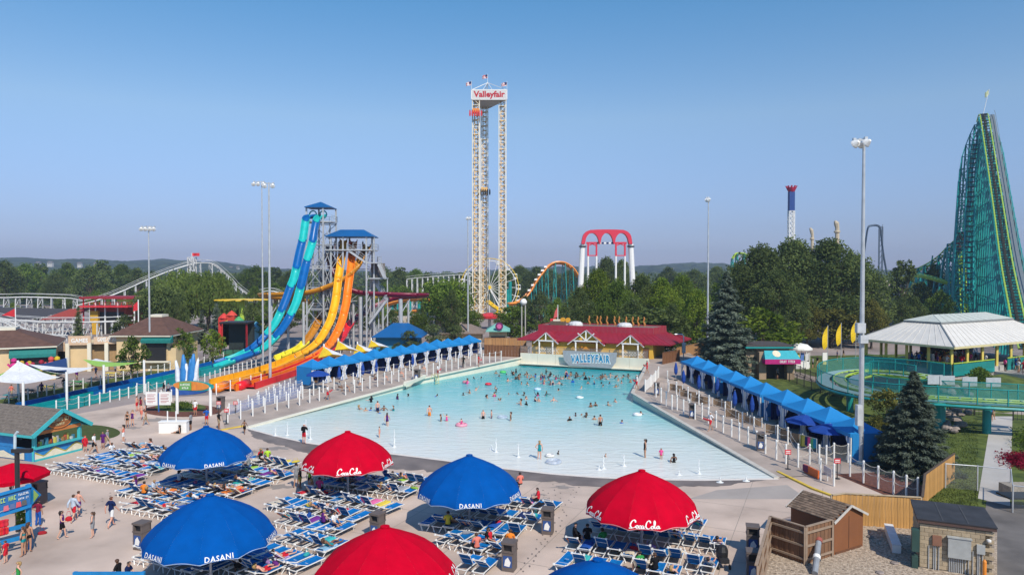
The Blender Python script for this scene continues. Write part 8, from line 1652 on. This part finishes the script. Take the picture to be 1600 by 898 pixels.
CC = {'navy': (.01,.02,.08),'black': (.012,.012,.014),'red': (.55,.02,.035),'blue': (.02,.10,.40),'teal': (.01,.25,.28),'purple': (.10,.02,.16),'pink': (.72,.08,.28),'white': (.7,.7,.7),'grey': (.25,.26,.28),'green': (.03,.25,.06),'lime': (.42,.65,.05),'orange': (.75,.22,.03),'yellow': (.72,.55,.06),'pale blue': (.45,.52,.62),'maroon': (.2,.015,.04),'coral': (.7,.2,.15),'khaki': (.38,.31,.2)}
def person(pose,p,rz,h,skin,hair,wear,label,group=None,prone=False,long=False,face=True,lift=0.0,z=None):
 if (pose,prone) not in BODY: make_body(pose,prone)
 body,P2 = BODY[(pose,prone)]; s = h / 1.74
 w = 1.0 if h > 1.4 else 1.08
 t = inst(body,'person',(p[0],p[1],(p[2] if z is None else z) + lift),rz,None,(s * w,s * w,s),SK[skin],label=label,cat='person',group=group)
 def add(k,c):
  if P2[k] is not None: inst(P2[k],P2[k].name.split('.')[0],(0,0,0),0,t,None,c)
 if hair: add('hair',HC[hair])
 if long: add('long',HC[hair or 'brown'])
 for k,c in wear: add(k,CC[c])
 if face: add('face',(0,0,0))
 return t
TO,AW,LT,RT = pi,0.0,pi / 2,-pi / 2             # facing the camera, away, left, right
pr = random.Random(33)
# ---- walkers on the beach deck at the left
W_ = [
 ('carry',97,841,RT + .3,1.62,'fair','dark',[('tank','purple'),('shorts','black')],'dark haired woman in purple top carrying a red bundle',1),('hip',145,839,LT + .2,1.5,'fair','brown',[('tank','grey'),('shorts','grey')],'girl in grey swim top and grey shorts standing alone on the deck',1),
 ('walk',174,823,AW - .3,1.84,'pink','auburn',[('shirt','navy'),('shorts','white')],'large man in navy shirt and pale shorts walking away',0),('walk',115,815,AW - .2,1.7,'fair','brown',[('jacket','pale blue'),('shorts','red')],'woman in pale blue top and red shorts walking away',0),('walk',123,806,AW,1.6,'pink','brown',[('trunks','purple')],'bare backed youth walking beside the woman in red shorts',0),
 ('hip',37,868,LT,1.62,'tan','brown',[('top','teal'),('bottom','teal')],'woman in teal bikini shading her face by the arrow board',1),('stand',45,862,AW,1.66,'tan','brown',[('bottom','black')],'tanned figure behind the woman in teal bikini',1),('stand',9,879,LT,1.2,'fair','brown',[('shirt','red'),('shorts','red')],'small child in red shirt at the left edge',0),('stand',-2,877,RT,1.15,'fair','blonde',[('shirt','khaki'),('shorts','khaki')],'small child in khaki at the very left edge',0),('walk',29,918,LT + .5,1.3,'fair','blonde',[('suit','green')],'blonde girl in green swimsuit cut by the bottom edge',1),
 ('stand',18,776,RT,1.7,'tan','dark',[('shirt','navy'),('shorts','black')],'man in navy under the small red umbrella',0),('hip',60,822,AW,1.6,'tan','dark',[('shirt','maroon'),('leggings','blue')],'person in maroon shirt and blue trousers behind the arrow board',0),
 ('stand',133,706,AW,1.4,'fair',None,[('jacket','red'),('shorts','red'),('cap','red')],'child wrapped in red beside the kiosk turf',0),('walk',147,708,RT,1.7,'tan','dark',[('shirt','white'),('shorts','black')],'man in white shirt and black shorts by the kiosk',0),('stand',161,701,TO,1.5,'tan','dark',[('shirt','purple'),('shorts','purple')],'person in purple near the kiosk turf',0),('walk',168,699,RT,1.6,'fair','grey',[('shirt','grey'),('shorts','khaki')],'person in grey shirt near the kiosk turf',0),('phone',193,692,LT,1.68,'fair','dark',[('suit','coral'),('shorts','white')],'woman in coral suit and white shorts beside the turf oval',1),
 ('stand',199,668,TO,1.62,'tan','brown',[('top','black'),('bottom','black')],'woman in black bikini beside the woman in purple',1),('hip',207,666,TO,1.66,'fair','blonde',[('suit','purple')],'woman in purple swimsuit on the entry paving',1),('walk',228,664,LT,1.5,'tan','dark',[('trunks','khaki')],'boy in khaki trunks on the entry paving',0),('walk',221,655,AW,1.6,'pink','brown',[('trunks','coral')],'youth in coral trunks in the entry crowd',0),('stand',214,642,LT,1.7,'pink','auburn',[('trunks','red')],'bare chested man in red trunks in the entry crowd',0),('stand',220,643,AW,1.66,'tan','dark',[('suit','maroon')],'woman in maroon suit in the entry crowd',1),('phone',228,641,RT,1.7,'pink','brown',[('trunks','navy')],'man in navy trunks in the entry crowd',0),
 ('stand',256,619,LT,1.7,'deep','dark',[('shirt','black'),('shorts','grey')],'person in black shirt behind the white notice board',0),('stand',263,618,AW,1.65,'tan','dark',[('shirt','grey'),('shorts','black')],'person in grey shirt behind the white notice board',0),('stand',305,649,TO,1.72,'tan','dark',[('shirt','white'),('shorts','red'),('cap','white')],'lifeguard in white cap and red shorts under the entry sign',0),('hip',323,664,AW,1.72,'tan','dark',[('shirt','blue'),('shorts','red')],'person in blue shirt and red shorts near the beach entrance',0),('stand',298,672,LT,1.72,'brown','dark',[('shirt','grey'),('shorts','black')],'man in grey shirt beside the white bench',0),('floor',281,677,LT,1.6,'tan','dark',[('tank','black'),('shorts','black')],'person in black crouching by the white bench',1),('stand',342,670,RT,1.7,'brown','dark',[('shirt','black'),('shorts','khaki')],'man in black shirt at the yellow kerb',0),('walk',382,678,AW,1.35,'brown','dark',[('trunks','black')],'boy in black trunks walking at the pool corner',0),
 ('hip',463,762,AW,1.8,'tan','dark',[('shirt','grey'),('shorts','grey')],'man in grey shirt standing left of the far red umbrella',0),('stand',469,763,RT,1.5,'brown','dark',[('shirt','black'),('shorts','yellow')],'youth in black with yellow shorts behind the grey shirted man',0),('stand',484,760,TO,1.35,'fair','brown',[('shirt','lime'),('shorts','black')],'child in lime green shirt at the far red umbrella',0),
 ('phone',475,693,AW - .3,1.8,'pink',None,[('jacket','black'),('shorts','red'),('cap','white')],'lifeguard in black jacket and red shorts at the water edge',0)]
for pose,px,py,rz,h,sk_,hr_,wear,lb,lg in W_: person(pose,G(px,py),rz,h,sk_,hr_,wear,lb,long=bool(lg))
bp0 = xf(G(97,841),RT + .3)(0,.34,.98); o = inst(bag_mesh(0),'bundle',bp0,.3,None,(.7,.7,1.1),(.45,.02,.03),label='red bundle in the arms of the woman in purple',cat='bundle')
# lifeguards on the raised decks
for pose,px,py,rz,pl,wear,lb in [('carry',512,625,RT,LD,[('shirt','white'),('shorts','red'),('cap','white')],'lifeguard in white and red at the near left pool wall'),('hip',684,589,RT,LD,[('shirt','white'),('shorts','red')],'lifeguard in white and red by the pool ladder'),('stand',748,573,RT,LD,[('shirt','red'),('shorts','red')],'lifeguard all in red at the far end of the left deck'),('carry',1011,583,LT,RD,[('shirt','red'),('shorts','red')],'lifeguard in red at the deep end corner'),('carry',995,608,LT,RD,[('shirt','white'),('shorts','red'),('cap','white')],'lifeguard in white and red on the right deck point'),('walk',1110,673,LT + .4,RD,[('shirt','white'),('shorts','red'),('cap','white')],'lifeguard in white shirt walking along the right deck'),('stand',724,574,AW,LD,[('shirt','black'),('leggings','black')],'person in black on the far left deck')]:
 t = person(pose,D(px,py,pl),rz,1.78,'tan','dark' if wear[-1][0] != 'cap' else None,wear,lb)
 if 'black' not in lb: f = xf(t.location,rz); q = inst(MB().tube([(-.55,0,0),(0,.03,0),(.55,0,0)],.09,8).mesh('float',red),'rescue_tube',f(.0,.36,1.08),rz,None,1.0,None,label='rescue tube of ' + lb,cat='rescue tube',group='rescue tubes')
for i,(px,py) in enumerate([(540,611),(560,606),(600,594),(625,588),(530,610),(660,580),(585,598)]): person('sit',D(px,py,LD),RT + pr.uniform(-.6,.6),1.7,pr.choice(['fair','tan','pink','brown']),pr.choice(['dark','brown','blonde']),[pr.choice([('suit','black'),('trunks','navy'),('shirt','grey')])],'guest sitting before the left deck cabanas, %s from the near end' % nth([2,4,6,7,1,9,5][i] if i != 5 else 8),'guests at the left deck cabanas',face=False,lift=-.05)
# ---- people standing or playing in the shallows
SH_ = [('hip',843,717,AW,1.68,'fair','blonde',[('suit','teal')],'woman in teal swimsuit standing at the shallow edge',1),('stand',1008,714,LT,1.74,'tan','dark',[('suit','black')],'woman in black swimsuit standing in the shallows',1),('stand',1033,717,TO,1.1,'tan','dark',[('suit','red'),('shirt','pink')],'small child in pink red suit in the shallows',0),('floor',1053,722,AW,1.7,'brown','dark',[('suit','black')],'woman in black sitting in the shallow water',1),('floor',872,709,RT,1.0,'deep','dark',[('suit','black')],'small child in black crawling near the white ring',0),('floor',946,713,RT,.95,'fair','blonde',[('trunks','yellow')],'toddler in yellow sitting at a water jet',0),
 ('walk',938,665,AW,1.7,'tan','dark',[('trunks','black'),('top','coral')],'woman in coral top and black shorts wading mid pool',0),('stand',755,654,TO,1.5,'pink','auburn',[('trunks','black')],'boy in black trunks wading left of his friend',0),('stand',768,653,LT,1.45,'pink','brown',[('trunks','navy')],'boy in navy trunks wading right of his friend',0),('stand',798,657,LT,1.5,'tan','brown',[('suit','black')],'girl in black swimsuit wading by the clear ring',1),('walk',671,650,AW,1.72,'pink','auburn',[('trunks','orange')],'bare backed man in orange trunks wading',0),('stand',689,658,RT,1.25,'tan','brown',[('suit','black')],'girl in black suit beside the girl in pink',1),('splash',698,658,AW,1.25,'fair','brown',[('suit','pink')],'girl in bright pink suit wading',0),('stand',590,643,AW,1.75,'pink','brown',[('trunks','navy')],'man in navy trunks standing in the left shallows',0),('walk',605,665,AW,1.66,'fair','brown',[('tank','purple'),('bottom','navy')],'woman in purple tankini wading in the left shallows',1),('stand',593,683,LT,1.2,'fair','brown',[('suit','coral')],'small child in coral suit behind the far red umbrella',0)]
for pose,px,py,rz,h,sk_,hr_,wear,lb,lg in SH_:
 g = G(px,py); person(pose,g,rz,h,sk_,hr_,wear,lb,long=bool(lg),z=max(-.55,-.034 * max(0,g.y - yedge(g.x)) - .0))
# ---- swimmers
z6 = [(300,95),(320,112),(165,125),(205,124),(95,228),(135,216),(175,198),(245,244),(290,236),(300,210),(297,190),(325,258),(380,224),(440,224),(475,232),(490,254),(375,145),(440,130),(480,104),(425,90),(405,104),(543,145),(600,158),(560,234),(545,268),(567,268),(615,232),(455,289),(490,289),(660,266),(690,200),(640,165),(630,135),(665,114),(690,109),(720,124),(735,119),(710,165),(695,160),(770,109),(780,149),(825,130),(832,186),(875,158),(915,160),(880,119),(905,114),(965,124),(960,158),(965,176),(1010,158),(1050,180),(1040,124),(1095,124),(1085,154),(1130,124),(1170,144),(1180,130),(1000,292),(1045,272),(893,304),(922,297),(798,358),(835,355),(863,368),(915,382),(760,387),(1085,402),(1213,346),(545,115),(575,109),(613,92),(655,165),(460,160),(495,165),(120,158),(1140,150),(990,130),(850,110),(800,118),(755,128),(930,125),(590,120),(520,125),(365,100),(745,110),(1015,118),(1065,140),(860,132),(675,130),(450,105),(495,118),(640,110),(705,132)]
z5 = [(720,272),(645,318),(685,326),(715,322),(800,325),(860,326),(885,254),(950,234),(1125,236),(1445,246),(1490,238),(1525,262),(770,340)]
sw = [(700 + x / 4,560 + y / 4) for x,y in z6] + [(400 + x / 4,560 + y / 4) for x,y in z5]
for i in range(26): sw.append((pr.uniform(800,985),pr.gauss(590,5)))
sw = [(x,max(578,y)) for x,y in sw]
bands = [(0,586,'nearest the banner'),(586,592,'in the crowd of the deep end'),(592,600,'just before the deep end crowd'),(600,616,'in the upper middle of the pool'),(616,635,'in the middle of the pool'),(635,700,'in the lower pool')]
for lo,hi,ph in bands:
 grp = sorted([q for q in sw if lo <= q[1] < hi])
 for i,(px,py) in enumerate(grp):
  g = G(px,py); far = py < 625; hn = pr.choice(['dark','dark','dark','brown','brown','blonde','auburn']); sk_ = pr.choice(['fair','pink','tan','tan','brown','deep']); wear = pr.choice([[('trunks','navy')],[('trunks','black')],[('suit','black')],[('suit','purple')],[('shirt','black'),('trunks','black')],[('trunks','navy')],[('suit','navy')],[('trunks','black')],[('suit','pink')],[('shirt','blue')],[('trunks','red')],[('suit','teal')],[('trunks','grey')]])
  kind = pr.random(); depth = pr.choice([.95,1.05,1.15,1.22,1.3]) if py < 612 else pr.choice([1.0,1.15,1.25,1.32])
  lb = '%s haired swimmer, %s from the left %s' % (hn,nth(i + 1) if i < 39 else str(i + 1) + 'th',ph)
  if kind < .16: person('stand',g,pr.uniform(0,6.28),1.7,sk_,hn,wear,lb,'swimmers in the wave pool',prone=True,face=False,z=-.04)
  else: person('water' if kind < .75 else ('splash' if kind < .85 else 'stand'),g,pr.uniform(0,6.28),pr.choice([1.72,1.66,1.78,1.5]),sk_,hn,wear,lb,'swimmers in the wave pool',long=pr.random() < .35,face=False,z=-depth)
# broken foam the swimmers stir up
fo = MB()
for px,py in sw:
 g = G(px,py)
 for q in range(5):
  a,d_ = pr.uniform(0,6.28),pr.uniform(.3,.95); c = g + Vector((d_ * cos(a),d_ * sin(a),.008 + .0005 * q)); r0 = pr.uniform(.08,.26); fo.poly([(c.x + r0 * pr.uniform(.5,1.3) * cos(b),c.y + r0 * pr.uniform(.3,.8) * sin(b),c.z) for b in [2 * pi * k / 7 for k in range(7)]])
fo.obj('foam',mat('foam_white',(0.8,0.85,0.85),0.6,alpha=.5),kind='stuff')
# ---- swim rings and floats
def ring(label,px,py,r,c,tube=.16,alpha=None):
 g = G(px,py); t = thing('swim_ring',label,'swim ring',(g.x,g.y,.06)); m = alpha or paint
 o = MB().tube([(r * cos(a),r * sin(a),.05) for a in [2 * pi * i / 20 for i in range(20)]],tube,8,closed=True).obj('ring',m,t,world=False,smooth=True); o.color = (*c,1); o = MB().tube([(r * cos(a),r * sin(a),.05 + tube * .9) for a in [2 * pi * i / 20 for i in range(20)]],.03,5,closed=True).obj('seam',m,t,world=False); o.color = (*[v * .6 for v in c],1)
clr = mat('clear_vinyl',(0.55,0.62,0.75),0.15,alpha=.4)
ring('large clear ring lying at the shallow edge',865,723,.52,(1,1,1),.14,clr); ring('white flat float beside the clear ring',859,713,.3,(.75,.75,.75),.09); ring('clear ring floating by the girl in black',785,653,.45,(1,1,1),.12,clr); ring('pink ring carrying a child',721,665,.45,(.72,.3,.4),.15); ring('white ring with a swimmer at the right wall',996,649,.34,(.75,.76,.78),.15); ring('red float in the left middle of the pool',763,601,.32,(.65,.03,.06),.14); ring('green float near the left deep corner',786,582,.34,(.1,.55,.15),.16); ring('pink and white ring near the left wall',728,598,.34,(.7,.25,.4),.16); ring('white float in the middle of the pool',906,622,.36,(.75,.8,.82),.1); ring('pale blue ring in the upper middle',840,609,.32,(.5,.65,.8),.15)
person('sit',G(721,664),.4,1.1,'fair','dark',[('suit','pink')],'child in pink sitting in the pink ring',face=False,z=-.15)
# ---- sitters and sunbathers on the loungers
SIT = [(898,840,'black',None,'hooded figure in black sitting left of the right red umbrella rows'),(918,841,'black','dark','person in black beside the hooded figure'),(942,848,'green','dark','person in bright green shirt under the right red umbrella'),(1000,886,'green','dark','youth in green jersey with number at the bottom rows'),(1024,889,'black','brown','person in black beside the green jersey'),(841,781,'red','dark','person in red sitting right of the middle blue umbrella'),(761,847,'black','dark','woman in black sitting before the middle blue umbrella'),(797,850,'orange','brown','person in orange behind the taupe bin'),(499,764,'pink','dark','person in pink under the far red umbrella'),(407,719,'black','dark','person in black right of the far blue umbrella'),(418,716,'lime','brown','person in lime right of the far blue umbrella'),(388,728,'grey','dark','person in grey near the far blue umbrella rim'),(240,768,'pale blue','blonde','blonde person in pale blue sitting behind the near blue umbrella'),(225,771,'orange','dark','person in orange sitting behind the near blue umbrella'),(813,756,'coral','dark','person peeking out behind the middle blue umbrella'),(185,899,'black','brown','two toned sitter at the bottom edge left of the near blue umbrella'),(200,903,'navy','dark','sitter in navy at the bottom edge'),(745,856,'coral','brown','person in coral beside the lower red umbrella'),(700,820,'yellow','dark','person in yellow under the middle blue umbrella'),(372,886,'black','dark','woman in black under the near blue umbrella')]
for px,py,c,hn,lb in SIT:
 g = G(px,py,.42); person('sit',(g.x,g.y,0),pr.choice([AW,AW + .4,LT,RT]),1.72,pr.choice(['fair','tan','brown']),hn,[('jacket' if c == 'black' and hn is None else 'shirt',c),('shorts','black')] + ([('cap','black')] if hn is None else []),lb,face=False,lift=-.03)
t = G(1000,886,.42); o = thing('jersey_number','white number eleven printed on the green jersey','print',(t.x,t.y - .17,.78)); mb = MB(); put_text(mb,'11',(0,0,0),(1,0,0),(0,0,1),.18,0,bold=.03); mb.obj('number',white,o,world=False)
cnt = 0
for t,k,i,phrase,n in SEATS:
 if pr.random() < .09 and k == 3:
  wear = pr.choice([[('shirt','white'),('shorts','navy')],[('suit','coral')],[('trunks','teal')],[('tank','purple'),('shorts','black')],[('shirt','red'),('shorts','grey')]]); f = xf(t.location,t.rotation_euler.z)
  person('sit',f(.15,1.1,0),t.rotation_euler.z + pr.choice([-1.57,1.57,0]),1.68,pr.choice(['fair','pink','tan','brown']),pr.choice(['dark','brown','blonde']),wear,'guest in %s sitting upright, %s lounger of %s' % (wear[0][1],nth(i + 1),phrase),'sitters on the loungers',long=pr.random() < .4,face=False,lift=-.05); continue
 if pr.random() < .24 and k in (1,2,3):
  wear = pr.choice([[('trunks','navy')],[('suit','black')],[('top','pink'),('bottom','pink')],[('shirt','grey'),('shorts','black')],[('trunks','red')],[('suit','teal')],[('shirt','white'),('shorts','navy')]]); f = xf(t.location,t.rotation_euler.z); p = f(0,.78,.33)
  person('recline',p,t.rotation_euler.z,1.68,pr.choice(['fair','pink','tan','brown']),pr.choice(['dark','brown','blonde']),wear,'sunbather in %s on the %s lounger of %s' % (wear[0][1],nth(i + 1),phrase),'sunbathers on the loungers',long=pr.random() < .5,face=False); cnt += 1
# ---- crowd waiting in the station and on its ramp
stc = []
for i in range(44): stc.append((SP(pr.uniform(1.4,11.5),pr.uniform(1.2,8),FZ),'station'))
for i in range(26): stc.append((P(pr.uniform(1562,1612),0,1),'ramp'))
cols_ = list(CC)
MB().prism([SP(9.6,-4.6,0),SP(14.5,-4.6,0),SP(14.5,.6,0),SP(9.6,.6,0)],FZ - .6).obj('ramp',mat('ramp_concrete',(0.4,0.38,0.35),0.8),st)
k1 = k2 = 0; seen_c = set()
for q,w in stc:
 while True:
  c1,c2 = pr.choice(cols_),pr.choice(['navy','black','khaki','grey','blue','red'])
  if (w,c1,c2) not in seen_c: seen_c.add((w,c1,c2)); break
 if w == 'station': k1 += 1; p = q; lb = 'guest in %s shirt and %s shorts waiting in the station crowd' % (c1,c2)
 else: k2 += 1; p = SP(pr.uniform(9.9,14.2),pr.uniform(-4.4,.2),FZ - .6); lb = 'guest in %s shirt and %s shorts queueing on the station ramp' % (c1,c2)
 person(pr.choice(['stand','hip','phone','walk']),p,pr.uniform(0,6.28),pr.uniform(1.55,1.82),pr.choice(['fair','pink','tan','brown','deep']),pr.choice(['dark','brown','blonde']),[('shirt',c1),('shorts',c2)],lb,'guests queueing for the coaster',face=False)
for i,(px,py,Y,c1) in enumerate([(1262,574,0,'navy'),(1270,575,0,'grey'),(1277,573,0,'black'),(1308,563,0,'navy'),(1318,561,0,'black'),(1548,657,0,'blue'),(1552,655,0,'black'),(1215,592,0,'grey'),(230,560,0,'black'),(150,590,0,'navy'),(120,596,0,'purple'),(65,618,0,'purple'),(100,610,0,'black'),(180,586,0,'grey'),(18,622,0,'coral'),(212,575,0,'teal'),(400,560,0,'navy'),(250,560,0,'red')]):
 person(pr.choice(['stand','walk','hip']),G(px,py),pr.uniform(0,6.28),1.7,pr.choice(['fair','tan','brown']),pr.choice(['dark','brown']),[('shirt',c1),('shorts','black' if i % 2 else 'khaki')],['guest in navy shirt at the white canopy kiosk','guest in grey shirt at the white canopy kiosk','guest in black shirt at the white canopy kiosk','walker in navy behind the yellow flags','walker in black behind the yellow flags','walker in blue under the station track','walker in black under the station track','worker in the dark snack hut doorway','guest in black between the game stalls','guest in navy under the lime sail','guest in purple under the navy sail','guest in purple under the big white sail','guest in black under the navy sail','guest in grey under the lime sail','guest in coral under the big white sail','guest in teal by the young street tree','walker in navy below the blue slides','guest in red between the game stalls'][i],face=False)
for i,(px,Y,py,c1) in enumerate([(523,137,389,'navy'),(530,138,389,'grey'),(546,138,389,'red'),(552,139,389,'white'),(567,138,389,'black'),(500,137,345,'grey')]):
 q = P(px,py,Y); person('stand',(q.x,q.y,Z(390 if py > 380 else 346.5)),pr.uniform(0,6),1.7,'tan','dark',[('shirt',c1),('shorts','navy')],'slider in %s %s' % (c1,'on the wide slide platform' if py > 380 else 'at the top of the blue slides'),face=False)
# ---- picnic tables under the sails at the left
tcount = 0
for px,py,c_,lb in [(75,612,'yellow','yellow picnic table under the white sail'),(120,604,'green','dark picnic table under the navy sail'),(175,590,'yellow','yellow picnic table under the lime sail'),(195,586,'yellow','farther yellow picnic table under the lime sail'),(20,626,'teal','teal picnic table at the far left'),(150,600,'black','black picnic table between two sails'),(45,618,'black','black picnic table near the sail mast')]:
 t = thing('picnic_table',lb,'table',G(px,py),pr.uniform(-.4,.4)); c = CC[c_]
 o = MB().box((0,0,.70),(1.8,.75,.06)).obj('tabletop',paint,t,world=False); o.color = (*c,1)
 for s in (-.7,.7): o = MB().box((0,s,.42),(1.8,.28,.05)).obj('bench',paint,t,world=False); o.color = (*c,1)
 for s in (-.6,.6): MB().beam((s,-.7,0),(s,.1,.7),.06).obj('leg',dark,t,world=False); MB().beam((s,.7,0),(s,-.1,.7),.06).obj('leg',dark,t,world=False)
# ---- report labels that two ungrouped things share
seen = {}
for o in C.objects:
 if 'label' in o: seen.setdefault(o['label'],[]).append(o)
for k,v in seen.items():
 if len(v) > 1: print('SAME',len(v),k)
 if not 4 <= len(k.split()) <= 16: print('LEN',len(k.split()),k)
